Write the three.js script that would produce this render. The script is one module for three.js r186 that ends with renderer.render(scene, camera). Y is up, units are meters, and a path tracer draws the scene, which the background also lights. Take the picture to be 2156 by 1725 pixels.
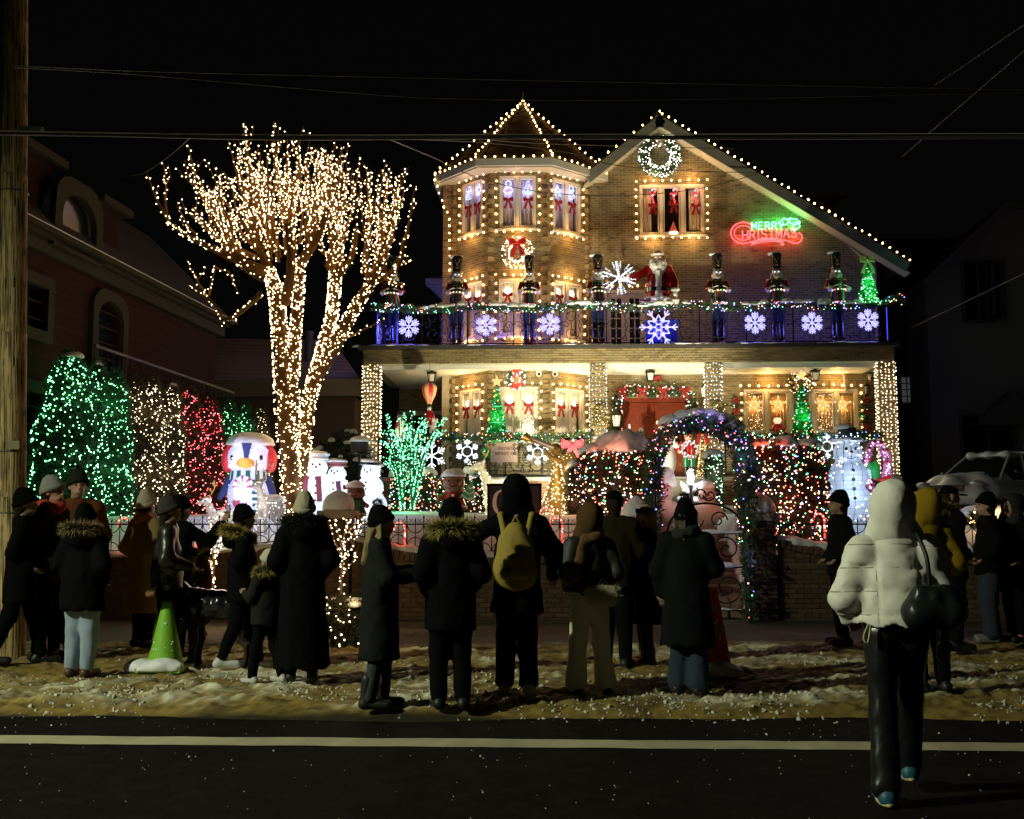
import * as THREE from 'three';
import { mergeVertices } from 'three/addons/utils/BufferGeometryUtils.js';
import { TextGeometry } from 'three/addons/geometries/TextGeometry.js';
import { FontLoader } from 'three/addons/loaders/FontLoader.js';

// ---------------------------------------------------------------- camera, sky, light, exposure
const scene = new THREE.Scene();
const FOV = 40,PITCH = 6.153 * Math.PI / 180,YAW = 2.3 * Math.PI / 180,EYE = 1.41;
const camera = new THREE.PerspectiveCamera(FOV,1024 / 819,0.1,400);
camera.rotation.order = 'YXZ';
camera.position.set(0,EYE,0);
camera.rotation.set(PITCH,YAW,0);
const renderer = new THREE.WebGLRenderer({ antialias: true });
renderer.setSize(1024,819);
renderer.toneMapping = THREE.LinearToneMapping;
renderer.toneMappingExposure = 1.0;
renderer.shadowMap.enabled = true;
{ // the black night sky of a town: a trace of warm air glow, a little stronger towards the horizon
  const W = 32,H = 16,d = new Float32Array(W * H * 4);
  for (let y = 0; y < H; y++) for (let x = 0; x < W; x++) {
    const up = Math.max(0,(y + 0.5) / H * 2 - 1),k = 0.0016 - 0.0010 * up,i = (y * W + x) * 4;
    d[i] = k * 1.0; d[i + 1] = k * 0.95; d[i + 2] = k * 0.9; d[i + 3] = 1;
  }
  const sky = new THREE.DataTexture(d,W,H,THREE.RGBAFormat,THREE.FloatType);
  sky.mapping = THREE.EquirectangularReflectionMapping; sky.magFilter = THREE.LinearFilter; sky.needsUpdate = true;
  scene.background = sky; scene.environment = sky;
}
const moon = new THREE.DirectionalLight(new THREE.Color(1,0.96,0.88),0.006);
moon.name = 'moonlight'; moon.position.set(-20,30,24); moon.target.position.set(0,0,-18);
Object.assign(moon.shadow.camera,{ left: -30,right: 30,top: 30,bottom: -30,near: 1,far: 120 });
scene.add(moon,moon.target);
function point(x,y,z,c,cd,r = 2) {
  const l = new THREE.PointLight(new THREE.Color(...c),cd); l.position.set(x,y,z); l.name = 'lamp_light'; l.shadow.radius = r; scene.add(l); return l;
}
function spot(p,t,c,cd,deg,r = 3,pen = 0.5) {
  const l = new THREE.SpotLight(new THREE.Color(...c),cd,0,deg * Math.PI / 180,pen); l.position.set(...p); l.target.position.set(...t);
  l.name = 'flood_light'; l.shadow.radius = r; scene.add(l,l.target); return l;
}
// street lamps of the street itself (one up the street by the kerb, one across it), outside the frame
const LAMPS = [
  { at: [-11.2,7.2,-2.6],c: [0.94,1,0.72],cd: 520,aim: [0.3,0,-7.6] },
];
// flood lights on the lawn that light the house, and in the porch ceiling
const FLOODS = [
  { at: [3.75,2.55,-28.6],aim: [2.0,10.4,-34.1],c: [1,0.93,0.6],cd: 150,deg: 33 },
  { at: [-1.9,2.5,-28.2],aim: [-1.6,10.2,-33],c: [1,0.9,0.54],cd: 105,deg: 42 },
  { at: [0.3,2.5,-28.6],aim: [1.9,5.4,-34.1],c: [1,0.89,0.62],cd: 150,deg: 52 },
];

// ---------------------------------------------------------------- measuring: a pixel of the 2156 x 1725 print and a distance give a place
const FL = 862.5 / Math.tan(FOV / 2 * Math.PI / 180);
function ray(px,py) {
  let x = (px - 1078) / FL,y = (862.5 - py) / FL,z = -1;
  [y,z] = [y * Math.cos(PITCH) - z * Math.sin(PITCH),y * Math.sin(PITCH) + z * Math.cos(PITCH)];
  [x,z] = [x * Math.cos(YAW) + z * Math.sin(YAW),-x * Math.sin(YAW) + z * Math.cos(YAW)];
  return [x,y,z];
}
function at(px,py,D) { const r = ray(px,py),s = D / -r[2]; return new THREE.Vector3(r[0] * s,EYE + r[1] * s,-D); }
function onGround(px,py,h) { const r = ray(px,py),s = (h - EYE) / r[1]; return new THREE.Vector3(r[0] * s,h,r[2] * s); }
const PXM = (D) => D / FL;                                  // metres per print pixel at a distance

// ---------------------------------------------------------------- helpers
let seed = 7;
function rnd(a = 1,b) { seed = (seed + 0x6d2b79f5) | 0; let t = Math.imul(seed ^ (seed >>> 15),1 | seed); t = (t + Math.imul(t ^ (t >>> 7),61 | t)) ^ t; const r = ((t ^ (t >>> 14)) >>> 0) / 4294967296; return b === undefined ? r * a : a + r * (b - a); }
const V = (x,y,z) => new THREE.Vector3(x,y,z);
const clamp = (x,a = 0,b = 1) => Math.min(b,Math.max(a,x)),lerp = (a,b,t) => a + (b - a) * t;
const smooth = (a,b,x) => { const t = clamp((x - a) / (b - a)); return t * t * (3 - 2 * t); };
function hash3(x,y,z) { let h = Math.imul(x,374761393) ^ Math.imul(y,668265263) ^ Math.imul(z,1274126177); h = Math.imul(h ^ (h >>> 13),1274126177); return ((h ^ (h >>> 16)) >>> 0) / 4294967296; }
function noise(x,y,z) {
  const ix = Math.floor(x),iy = Math.floor(y),iz = Math.floor(z); let u = x - ix,v = y - iy,w = z - iz; u = u * u * (3 - 2 * u); v = v * v * (3 - 2 * v); w = w * w * (3 - 2 * w);
  const h = (a,b,c) => hash3(ix + a,iy + b,iz + c);
  return lerp(lerp(lerp(h(0,0,0),h(1,0,0),u),lerp(h(0,1,0),h(1,1,0),u),v),lerp(lerp(h(0,0,1),h(1,0,1),u),lerp(h(0,1,1),h(1,1,1),u),v),w) * 2 - 1;
}
const fbm = (x,y,z,n = 3) => { let s = 0,a = 0.5; for (let i = 0; i < n; i++) { s += a * noise(x,y,z); x *= 2.03; y *= 2.03; z *= 2.03; a *= 0.5; } return s; };
const matCache = new Map();
function mat(c,rough = 0.8,o = {}) {
  const key = JSON.stringify([c,rough,o]);
  if (!matCache.has(key)) {
    const P = o.clearcoat || o.sheen || o.transmission || o.specularIntensity !== undefined;
    const m = P ? new THREE.MeshPhysicalMaterial() : new THREE.MeshStandardMaterial();
    m.color.setRGB(...c); m.roughness = rough; m.side = THREE.DoubleSide;
    for (const [k,v] of Object.entries(o)) { if (k === 'emissive') m.emissive.setRGB(...v); else if (k === 'sheenColor') m.sheenColor.setRGB(...v); else m[k] = v; }
    matCache.set(key,m);
  }
  return matCache.get(key);
}
const glow = (c,k) => mat([0.02,0.02,0.02],0.5,{ emissive: c.map((v) => v * k) });
const used = new Map();
function numbered(name) { const n = used.get(name) ?? 0; used.set(name,n + 1); return n ? `${name}_${String(n).padStart(3, '0')}` : name; }
function tag(o,label,category,group,kind) { if (label) o.userData.label = label; if (category) o.userData.category = category; if (group) o.userData.group = group; if (kind) o.userData.kind = kind; return o; }
function thing(name,label,category,pos = [0,0,0],turn = 0,group) {
  const o = new THREE.Group(); o.name = numbered(name); scene.add(o); o.position.set(...(pos.isVector3 ? pos.toArray() : pos)); o.rotation.y = turn; return tag(o,label,category,group);
}
function part(name,geo,m,parent,o = {}) {
  const k = new THREE.Mesh(Array.isArray(geo) ? merge(geo) : geo,m); k.name = name; if (o.label) k.userData.label = o.label; if (o.kind) k.userData.kind = o.kind; parent.add(k); return k;
}
function group(name,parent) { const g = new THREE.Group(); g.name = name; parent.add(g); return g; }
function structure(name,geo,m) { const k = new THREE.Mesh(Array.isArray(geo) ? merge(geo) : geo,m); k.name = numbered(name); k.userData.kind = 'structure'; scene.add(k); return k; }
function dup(src,label,pos,turn,name) {
  const c = src.clone(); c.name = numbered(name ?? src.name.replace(/_\d{3}$/,'')); scene.add(c); if (pos) c.position.set(...(pos.isVector3 ? pos.toArray() : pos)); if (turn !== undefined) c.rotation.y = turn;
  c.userData = { ...src.userData,label }; return c;
}
function many(name,geo,m,mats,parent,colors) {           // copies that nobody would count: one part
  const k = new THREE.InstancedMesh(geo,m,mats.length); k.name = name; k.userData.kind = 'stuff';
  mats.forEach((a,i) => { k.setMatrixAt(i,a); if (colors) k.setColorAt(i,colors[i]); }); parent.add(k); return k;
}
function merge(list) {
  let nv = 0,ni = 0; const col = list.some((g) => g.attributes.color);
  for (const g of list) { nv += g.attributes.position.count; ni += g.index ? g.index.count : g.attributes.position.count; }
  const p = new Float32Array(nv * 3),n = new Float32Array(nv * 3),ix = new Uint32Array(ni),c = col ? new Float32Array(nv * 3).fill(1) : null; let v = 0,k = 0;
  for (const g of list) {
    if (!g.attributes.normal) g.computeVertexNormals();
    p.set(g.attributes.position.array.subarray(0,g.attributes.position.count * 3),v * 3); n.set(g.attributes.normal.array.subarray(0,g.attributes.position.count * 3),v * 3);
    if (g.attributes.color) c.set(g.attributes.color.array,v * 3);
    if (g.index) for (let i = 0; i < g.index.count; i++) ix[k++] = g.index.array[i] + v; else for (let i = 0; i < g.attributes.position.count; i++) ix[k++] = i + v;
    v += g.attributes.position.count;
  }
  const o = new THREE.BufferGeometry(); o.setAttribute('position',new THREE.BufferAttribute(p,3)); o.setAttribute('normal',new THREE.BufferAttribute(n,3)); if (c) o.setAttribute('color',new THREE.BufferAttribute(c,3)); o.setIndex(new THREE.BufferAttribute(ix,1)); return o;
}
const box = (w,h,d,x = 0,y = 0,z = 0) => new THREE.BoxGeometry(w,h,d).translate(x,y,z);
const slab = (x0,x1,y0,y1,z0,z1) => box(x1 - x0,y1 - y0,Math.abs(z1 - z0),(x0 + x1) / 2,(y0 + y1) / 2,(z0 + z1) / 2);
const ball = (r,x = 0,y = 0,z = 0,sx = 1,sy = 1,sz = 1,a = 16,b = 12) => new THREE.SphereGeometry(r,a,b).scale(sx,sy,sz).translate(x,y,z);
const cyl = (r1,r0,h,x = 0,y = 0,z = 0,n = 16) => new THREE.CylinderGeometry(r1,r0,h,n).translate(x,y + h / 2,z);     // stands on y
const lathe = (pts,n = 20) => new THREE.LatheGeometry(pts.map((p) => new THREE.Vector2(Math.max(p[0],0.0005),p[1])),n);
const UPV = V(0,1,0);
function bar(a,b,r0,r1 = r0,n = 6) {
  const d = b.clone().sub(a),L = d.length(); const g = new THREE.CylinderGeometry(r1,r0,L,n,1,false).translate(0,L / 2,0);
  return g.applyQuaternion(new THREE.Quaternion().setFromUnitVectors(UPV,d.normalize())).translate(a.x,a.y,a.z);
}
function tube(pts,r,n = 6,seg,closed = false) {
  const c = new THREE.CatmullRomCurve3(pts,closed,'catmullrom',0.5); return new THREE.TubeGeometry(c,seg ?? Math.max(4,pts.length * 3),r,n,closed);
}
function taper(pts,rs,n = 7,seg = 3,bump = 0) {            // a limb: a bent tube whose radius changes, closed at its end
  const c = new THREE.CatmullRomCurve3(pts),N = (pts.length - 1) * seg,f = c.computeFrenetFrames(N,false),pos = [],idx = [];
  for (let i = 0; i <= N; i++) {
    const t = i / N,q = c.getPoint(t),k = t * (rs.length - 1),j = Math.min(rs.length - 2,Math.floor(k)),r = lerp(rs[j],rs[j + 1],k - j);
    for (let s = 0; s < n; s++) { const a = s / n * Math.PI * 2,rr = r * (1 + bump * noise(q.x * 9 + Math.cos(a) * 2,q.y * 4,Math.sin(a) * 2 + q.z * 9)),v = f.normals[i].clone().multiplyScalar(Math.cos(a) * rr).addScaledVector(f.binormals[i],Math.sin(a) * rr).add(q); pos.push(v.x,v.y,v.z); }
  }
  for (let i = 0; i < N; i++) for (let s = 0; s < n; s++) { const a = i * n + s,b = i * n + (s + 1) % n; idx.push(a,b,a + n,b,b + n,a + n); }
  const e = c.getPoint(1),k = pos.length / 3; pos.push(e.x,e.y,e.z); for (let s = 0; s < n; s++) idx.push(N * n + s,N * n + (s + 1) % n,k);
  const g = new THREE.BufferGeometry(); g.setAttribute('position',new THREE.Float32BufferAttribute(pos,3)); g.setIndex(idx); g.computeVertexNormals(); return g;
}
function plate(pts,depth = 0.02,holes = []) {                // an outline in x, y with thickness along z, rounded a little
  const s = new THREE.Shape(pts.map((p) => new THREE.Vector2(...p))); for (const h of holes) s.holes.push(new THREE.Path(h.map((p) => new THREE.Vector2(...p))));
  return new THREE.ExtrudeGeometry(s,{ depth,bevelEnabled: true,bevelSize: Math.min(0.004,depth / 4),bevelThickness: Math.min(0.004,depth / 4),bevelSegments: 1,curveSegments: 6 }).translate(0,0,-depth / 2);
}
const circlePts = (r,n = 24,x = 0,y = 0,sx = 1,sy = 1) => Array.from({ length: n },(_,i) => [x + Math.cos(i / n * 6.28319) * r * sx,y + Math.sin(i / n * 6.28319) * r * sy]);
const starPts = (R,r,n = 5,rot = Math.PI / 2) => Array.from({ length: n * 2 },(_,i) => { const a = rot + i * Math.PI / n,q = i % 2 ? r : R; return [Math.cos(a) * q,Math.sin(a) * q]; });
const M4 = (p,q = new THREE.Quaternion(),s = 1) => new THREE.Matrix4().compose(p,q,s.isVector3 ? s : V(s,s,s));
const rq = () => new THREE.Quaternion(rnd(-1,1),rnd(-1,1),rnd(-1,1),rnd(-1,1)).normalize();
function place(geo,p,q,s) { return geo.clone().applyMatrix4(M4(p,q,s)); }

// ---- bodies out of blended fields (surface nets)
const cap = (a,b,ra,rb = ra,sq = 1) => {                   // a tapered capsule, squashed along z by sq
  const [ax,ay,az] = a,bx = b[0] - ax,by = b[1] - ay,bz = (b[2] - az) / sq,l2 = bx * bx + by * by + bz * bz || 1e-9,R = Math.max(ra,rb);
  const f = (x,y,z) => { const px = x - ax,py = y - ay,pz = (z - az) / sq; let t = (px * bx + py * by + pz * bz) / l2; t = t < 0 ? 0 : t > 1 ? 1 : t; const dx = px - bx * t,dy = py - by * t,dz = pz - bz * t; return (Math.sqrt(dx * dx + dy * dy + dz * dz) - ra - (rb - ra) * t) * (sq < 1 ? 0.5 + 0.5 * sq : 1); };
  f.box = [Math.min(ax,b[0]) - R,Math.min(ay,b[1]) - R,Math.min(az,b[2]) - R * Math.max(1,sq),Math.max(ax,b[0]) + R,Math.max(ay,b[1]) + R,Math.max(az,b[2]) + R * Math.max(1,sq)]; return f;
};
const ell = (c,r) => { const m = Math.min(...r),f = (x,y,z) => { const k = Math.hypot((x - c[0]) / r[0],(y - c[1]) / r[1],(z - c[2]) / r[2]); return (k - 1) * m * (k < 1 ? 1 : 1); }; f.box = [c[0] - r[0],c[1] - r[1],c[2] - r[2],c[0] + r[0],c[1] + r[1],c[2] + r[2]]; return f; };
function blend(list,k) { return (x,y,z) => { let d = 1e3; for (let i = 0; i < list.length; i++) { const e = list[i](x,y,z),h = Math.max(k - Math.abs(d - e),0) / k; d = Math.min(d,e) - h * h * k * 0.25; } return d; }; }
function bounds(list,pad) { const b = [1e9,1e9,1e9,-1e9,-1e9,-1e9]; for (const f of list) for (let i = 0; i < 3; i++) { b[i] = Math.min(b[i],f.box[i] - pad); b[i + 3] = Math.max(b[i + 3],f.box[i + 3] + pad); } return b; }
function net(d,b,h) {
  const nx = Math.ceil((b[3] - b[0]) / h) + 2,ny = Math.ceil((b[4] - b[1]) / h) + 2,nz = Math.ceil((b[5] - b[2]) / h) + 2,val = new Float32Array(nx * ny * nz),at3 = (i,j,k) => i + nx * (j + ny * k),S = 4,reach = h * S * 0.95;
  for (let K = 0; K < nz; K += S) for (let J = 0; J < ny; J += S) for (let I = 0; I < nx; I += S) {
    const c = d(b[0] + (I + 1.5) * h,b[1] + (J + 1.5) * h,b[2] + (K + 1.5) * h),far = Math.abs(c) > reach * 2.2;
    for (let k = K; k < Math.min(nz,K + S); k++) for (let j = J; j < Math.min(ny,J + S); j++) for (let i = I; i < Math.min(nx,I + S); i++) val[at3(i,j,k)] = far ? c : d(b[0] + i * h,b[1] + j * h,b[2] + k * h);
  }
  const vid = new Int32Array(nx * ny * nz).fill(-1),pos = [],idx = [];
  const E = [[0,1],[2,3],[4,5],[6,7],[0,2],[1,3],[4,6],[5,7],[0,4],[1,5],[2,6],[3,7]];
  for (let k = 0; k < nz - 1; k++) for (let j = 0; j < ny - 1; j++) for (let i = 0; i < nx - 1; i++) {
    const v = []; let s = 0; for (let c = 0; c < 8; c++) { v[c] = val[at3(i + (c & 1),j + (c >> 1 & 1),k + (c >> 2))]; if (v[c] < 0) s++; }
    if (s === 0 || s === 8) continue;
    let x = 0,y = 0,z = 0,n = 0;
    for (const [p,q] of E) if ((v[p] < 0) !== (v[q] < 0)) { const t = v[p] / (v[p] - v[q]); x += lerp(p & 1,q & 1,t); y += lerp(p >> 1 & 1,q >> 1 & 1,t); z += lerp(p >> 2,q >> 2,t); n++; }
    vid[at3(i,j,k)] = pos.length / 3; pos.push(b[0] + (i + x / n) * h,b[1] + (j + y / n) * h,b[2] + (k + z / n) * h);
  }
  const quad = (a,b2,c,e,flip) => { if (a < 0 || b2 < 0 || c < 0 || e < 0) return; if (flip) idx.push(a,c,b2,a,e,c); else idx.push(a,b2,c,a,c,e); };
  for (let k = 1; k < nz - 1; k++) for (let j = 1; j < ny - 1; j++) for (let i = 1; i < nx - 1; i++) {
    const a = val[at3(i,j,k)] < 0;
    if (a !== val[at3(i + 1,j,k)] < 0) quad(vid[at3(i,j - 1,k - 1)],vid[at3(i,j,k - 1)],vid[at3(i,j,k)],vid[at3(i,j - 1,k)],!a);
    if (a !== val[at3(i,j + 1,k)] < 0) quad(vid[at3(i - 1,j,k - 1)],vid[at3(i - 1,j,k)],vid[at3(i,j,k)],vid[at3(i,j,k - 1)],!a);
    if (a !== val[at3(i,j,k + 1)] < 0) quad(vid[at3(i - 1,j - 1,k)],vid[at3(i,j - 1,k)],vid[at3(i,j,k)],vid[at3(i - 1,j,k)],!a);
  }
  const g = new THREE.BufferGeometry(); g.setAttribute('position',new THREE.Float32BufferAttribute(pos,3)); g.setIndex(idx); g.computeVertexNormals(); return g;
}
function blob(list,h = 0.02,k = 0.04,mod) { const d0 = blend(list,k),d = mod ? (x,y,z) => mod(d0(x,y,z),x,y,z) : d0; return net(d,bounds(list,h * 3 + 0.02),h); }
function tint(g,f) { const p = g.attributes.position,c = new Float32Array(p.count * 3); for (let i = 0; i < p.count; i++) c.set(f(p.getX(i),p.getY(i),p.getZ(i)),i * 3); g.setAttribute('color',new THREE.BufferAttribute(c,3)); return g; }

// ---- light bulbs
const WARM = [1,0.53,0.17],COOL = [0.78,0.92,1],MINI = [1,0.76,0.44],GREEN = [0.12,1,0.36],RED = [1,0.07,0.05],BLUE = [0.12,0.2,1],AMBER = [1,0.5,0.1],PINK = [1,0.35,0.7],PURPLE = [0.55,0.25,1];
const dot = new THREE.OctahedronGeometry(1,0);
const bigBulb = new THREE.SphereGeometry(1,7,5);
function bulbs(points,colors,r,k,parent,name = 'light_bulbs') {       // fairy lights: one instanced part per colour
  const sets = colors.map(() => []);
  points.forEach((p) => sets[Math.floor(rnd(colors.length))].push(M4(p,rq(),r * rnd(0.8,1.25))));
  sets.forEach((s,i) => s.length && many(name,dot,glow(colors[i],k),s,parent));
}
// ---- evergreen twigs: small crossed blades
const sprig = (() => {
  const pos = [],idx = []; seed = 99;
  for (let i = 0; i < 7; i++) { const a = i / 7 * 6.283,t = rnd(-0.4,0.7),d = V(Math.cos(a) * 0.75,t,Math.sin(a) * 0.75).normalize(),s = V(-Math.sin(a),0.2,Math.cos(a)).multiplyScalar(0.11),k = pos.length / 3,e = d.clone(); pos.push(s.x,s.y,s.z,-s.x,-s.y,-s.z,e.x,e.y,e.z); idx.push(k,k + 1,k + 2); }
  const g = new THREE.BufferGeometry(); g.setAttribute('position',new THREE.Float32BufferAttribute(pos,3)); g.setIndex(idx); g.computeVertexNormals(); return g;
})();
seed = 7;
const greens = [[0.035,0.08,0.03],[0.05,0.1,0.035],[0.028,0.065,0.03],[0.06,0.1,0.05]].map((c) => new THREE.Color().setRGB(...c));
const leafMat = mat([1,1,1],0.75);
function foliage(points,size,parent,name = 'foliage',cols = greens) {
  const ms = points.map((p) => M4(p,rq(),size * rnd(0.7,1.35))); return many(name,sprig,leafMat,ms,parent,points.map(() => cols[Math.floor(rnd(cols.length))]));
}
const snowMat = mat([0.82,0.84,0.86],0.6),snowDull = mat([0.68,0.66,0.62],0.75);
function snowHeap(w,h,d,s = 1,cell = 0.05,rough = 0.3) {              // a soft heap of snow, flat below
  return net((x,y,z) => { const q = Math.hypot(x / (w / 2),y / h,z / (d / 2)) - 1; return Math.max(q * Math.min(h,w / 2,d / 2) * 0.8 + rough * h * fbm(x * 4 + s * 7,y * 4 + s,z * 4 - s * 3,3),-y - 0.02); },[-w / 2 - 0.15,-0.1,-d / 2 - 0.15,w / 2 + 0.15,h * 1.5 + 0.1,d / 2 + 0.15],cell);
}
const TXT = await new FontLoader().loadAsync('fonts/droid/droid_sans_bold.typeface.json'),TXS = await new FontLoader().loadAsync('fonts/droid/droid_serif_regular.typeface.json');
function text(s,size,depth = 0.01,font = TXT) { return new TextGeometry(s,{ font,size,depth,curveSegments: 4 }); }
const width = (g) => { g.computeBoundingBox(); return g.boundingBox.max.x - g.boundingBox.min.x; };

// ---------------------------------------------------------------- ground: road, snowy verge, pavement, lawn
const WALLZ = -17.2;
const asphalt = (() => {
  const N = 512,c = new Uint8Array(N * N * 4),b = new Uint8Array(N * N * 4);
  for (let y = 0; y < N; y++) for (let x = 0; x < N; x++) { const i = (y * N + x) * 4,g = hash3(x,y,3),f = noise(x / 40,y / 40,5) * 0.5 + noise(x / 9,y / 9,9) * 0.5,v = 27 + f * 8 + (g - 0.5) * 22; c[i] = v + 2; c[i + 1] = v; c[i + 2] = v - 2; c[i + 3] = 255; b[i] = b[i + 1] = b[i + 2] = 110 + g * 90 + f * 30; b[i + 3] = 255; }
  const t = (d,s) => { const q = new THREE.DataTexture(d,N,N); q.wrapS = q.wrapT = THREE.RepeatWrapping; q.magFilter = THREE.LinearFilter; if (s) q.colorSpace = THREE.SRGBColorSpace; q.needsUpdate = true; q.repeat.set(0.7,0.7); return q; };
  const m = new THREE.MeshPhysicalMaterial({ specularIntensity: 0.06,map: t(c,1),bumpMap: t(b),bumpScale: 0.006,roughness: 0.8 }); return m;
})();
{
  const g = new THREE.PlaneGeometry(240,240).rotateX(-Math.PI / 2).translate(0,-0.03,-100); structure('ground',g,mat([0.06,0.055,0.05],0.95));
  const road = new THREE.PlaneGeometry(80,15,1,1).rotateX(-Math.PI / 2); const uv = road.attributes.uv; for (let i = 0; i < uv.count; i++) uv.setXY(i,uv.getX(i) * 80,uv.getY(i) * 15);
  road.translate(0,0,-1.4); structure('road',road,asphalt);
  // the worn edge line
  const pos = [],idx = []; const N = 400; for (let i = 0; i <= N; i++) { const x = -20 + i * 0.1,a = 0.012 * noise(x * 5,1,1) + 0.006 * noise(x * 22,4,1),b = 0.012 * noise(x * 5,9,1) + 0.006 * noise(x * 22,14,1); pos.push(x,0.004,-7.83 + a,x,0.004,-7.54 + b); if (i < N) idx.push(i * 2,i * 2 + 1,i * 2 + 2,i * 2 + 1,i * 2 + 3,i * 2 + 2); }
  const L = new THREE.BufferGeometry(); L.setAttribute('position',new THREE.Float32BufferAttribute(pos,3)); L.setIndex(idx); L.computeVertexNormals();
  tint(L,(x,y,z) => { const k = 0.72 + 0.2 * fbm(x * 3,1,z * 9) + 0.1 * noise(x * 20,2,z * 30); return [0.66 * k,0.6 * k,0.38 * k]; });
  structure('road_marking',L,mat([1,1,1],0.8,{ vertexColors: true }));
}
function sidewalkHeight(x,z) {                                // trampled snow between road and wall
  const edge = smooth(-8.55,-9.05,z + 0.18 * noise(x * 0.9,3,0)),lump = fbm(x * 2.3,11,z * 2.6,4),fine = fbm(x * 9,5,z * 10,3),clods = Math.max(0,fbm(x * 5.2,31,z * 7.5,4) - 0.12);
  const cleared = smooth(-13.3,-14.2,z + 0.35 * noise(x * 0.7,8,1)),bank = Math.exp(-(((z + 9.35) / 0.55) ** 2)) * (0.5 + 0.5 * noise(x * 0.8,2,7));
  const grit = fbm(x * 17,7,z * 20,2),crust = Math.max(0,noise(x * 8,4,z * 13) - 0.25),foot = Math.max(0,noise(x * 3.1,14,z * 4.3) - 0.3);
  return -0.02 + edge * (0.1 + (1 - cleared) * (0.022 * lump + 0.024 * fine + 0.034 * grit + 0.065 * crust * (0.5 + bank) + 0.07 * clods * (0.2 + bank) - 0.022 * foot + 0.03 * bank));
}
{
  const build = (x0,x1,z0,z1,sx,sz,H,col,m,name) => {
    const nx = Math.round((x1 - x0) / sx),nz = Math.round(Math.abs(z1 - z0) / sz),pos = new Float32Array((nx + 1) * (nz + 1) * 3),idx = [];
    for (let j = 0; j <= nz; j++) for (let i = 0; i <= nx; i++) { const x = x0 + (x1 - x0) * i / nx,z = z0 + (z1 - z0) * j / nz; pos.set([x,H(x,z),z],(j * (nx + 1) + i) * 3); if (i < nx && j < nz) { const a = j * (nx + 1) + i; idx.push(a,a + 1,a + nx + 2,a,a + nx + 2,a + nx + 1); } }
    const g = new THREE.BufferGeometry(); g.setAttribute('position',new THREE.BufferAttribute(pos,3)); g.setIndex(idx); g.computeVertexNormals(); tint(g,col); return structure(name,g,m);
  };
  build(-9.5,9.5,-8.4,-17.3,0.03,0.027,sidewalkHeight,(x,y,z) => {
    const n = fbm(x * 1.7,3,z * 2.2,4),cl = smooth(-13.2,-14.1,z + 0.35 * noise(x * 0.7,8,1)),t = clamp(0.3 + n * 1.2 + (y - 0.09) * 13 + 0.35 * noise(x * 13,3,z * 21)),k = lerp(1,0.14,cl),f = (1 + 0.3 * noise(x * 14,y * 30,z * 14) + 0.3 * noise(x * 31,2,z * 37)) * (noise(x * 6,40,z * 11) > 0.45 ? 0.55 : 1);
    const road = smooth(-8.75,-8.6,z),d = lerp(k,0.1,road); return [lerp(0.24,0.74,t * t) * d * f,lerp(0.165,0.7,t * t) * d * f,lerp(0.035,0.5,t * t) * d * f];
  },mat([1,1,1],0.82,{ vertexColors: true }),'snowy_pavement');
  build(-30,30,-17.45,-46,0.16,0.16,lawnHeight,(x,y,z) => { const k = 0.85 + 0.15 * fbm(x,3,z); return [0.78 * k,0.79 * k,0.8 * k]; },mat([1,1,1],0.75,{ vertexColors: true }),'snowy_lawn');
  // crumbs of snow and ice on the road and along its edge
  const lump = net((x,y,z) => Math.hypot(x,y * 1.3,z) - 0.7 + 0.35 * noise(x * 2.5,y * 2.5,z * 2.5),[-1.2,-1.2,-1.2,1.2,1.2,1.2],0.3),ms = [];
  for (let i = 0; i < 520; i++) { const x = rnd(-6,6),z = -3.5 - 5.3 * Math.pow(rnd(),0.75),s = rnd() < 0.1 ? rnd(0.006,0.014) : rnd(0.0025,0.007); ms.push(M4(V(x,s * 0.3,z),rq(),s)); }
  for (let i = 0; i < 0; i++) { const x = rnd(-7,7),z = -8.75 - Math.abs(rnd(-1,1) * rnd(0,2.6)),s = rnd(0.006,0.02); ms.push(M4(V(x,Math.max(0,sidewalkHeight(x,z)) + s * 0.3,z),rq(),s)); }
  const o = new THREE.Group(); o.name = numbered('snow_crumbs'); scene.add(o); tag(o,'loose crumbs of snow and ice lying on the asphalt and along the road edge','snow',null,'stuff'); many('snow',lump,snowMat,ms,o); const cl = []; for (let i = 0; i < 6500; i++) { const band = [-9.0,-9.45,-10.4,-11.6,-12.6][Math.floor(rnd(4.99) * rnd(0.5,1))],x = rnd(-7.5,7.5),z = band + rnd(-0.45,0.45) * rnd(0.3,1.2); if (noise(x * 1.1,5,z * 1.6) < -0.1) continue; const s = rnd(0.01,0.034) * rnd(0.45,1); cl.push(M4(V(x,Math.max(0,sidewalkHeight(x,z)) - s * 0.05,z),rq(),V(s * 1.3,s * 0.8,s))); } many('snow_clods',lump,mat([0.6,0.6,0.5],0.6),cl,o);
}
function lawnHeight(x,z) {
  const d = -17.45 - z; let y = 1.05 + 0.62 * smooth(0,2.2,d) + 0.42 * smooth(2,14,d) + 0.05 * fbm(x * 0.9,2,z * 0.9);
  if (x > 1.45 && x < 2.85) y = Math.min(y,-0.12 + 1.75 * smooth(0.2,2.5,d));       // the path behind the gate rises in steps
  if (x > 7.5) y = lerp(y,0.35 + 0.75 * smooth(0,2,d) + 0.8 * smooth(2,12,d),smooth(7.5,8.6,x));       // the drive on the neighbour's side
  return y;
}

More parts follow.
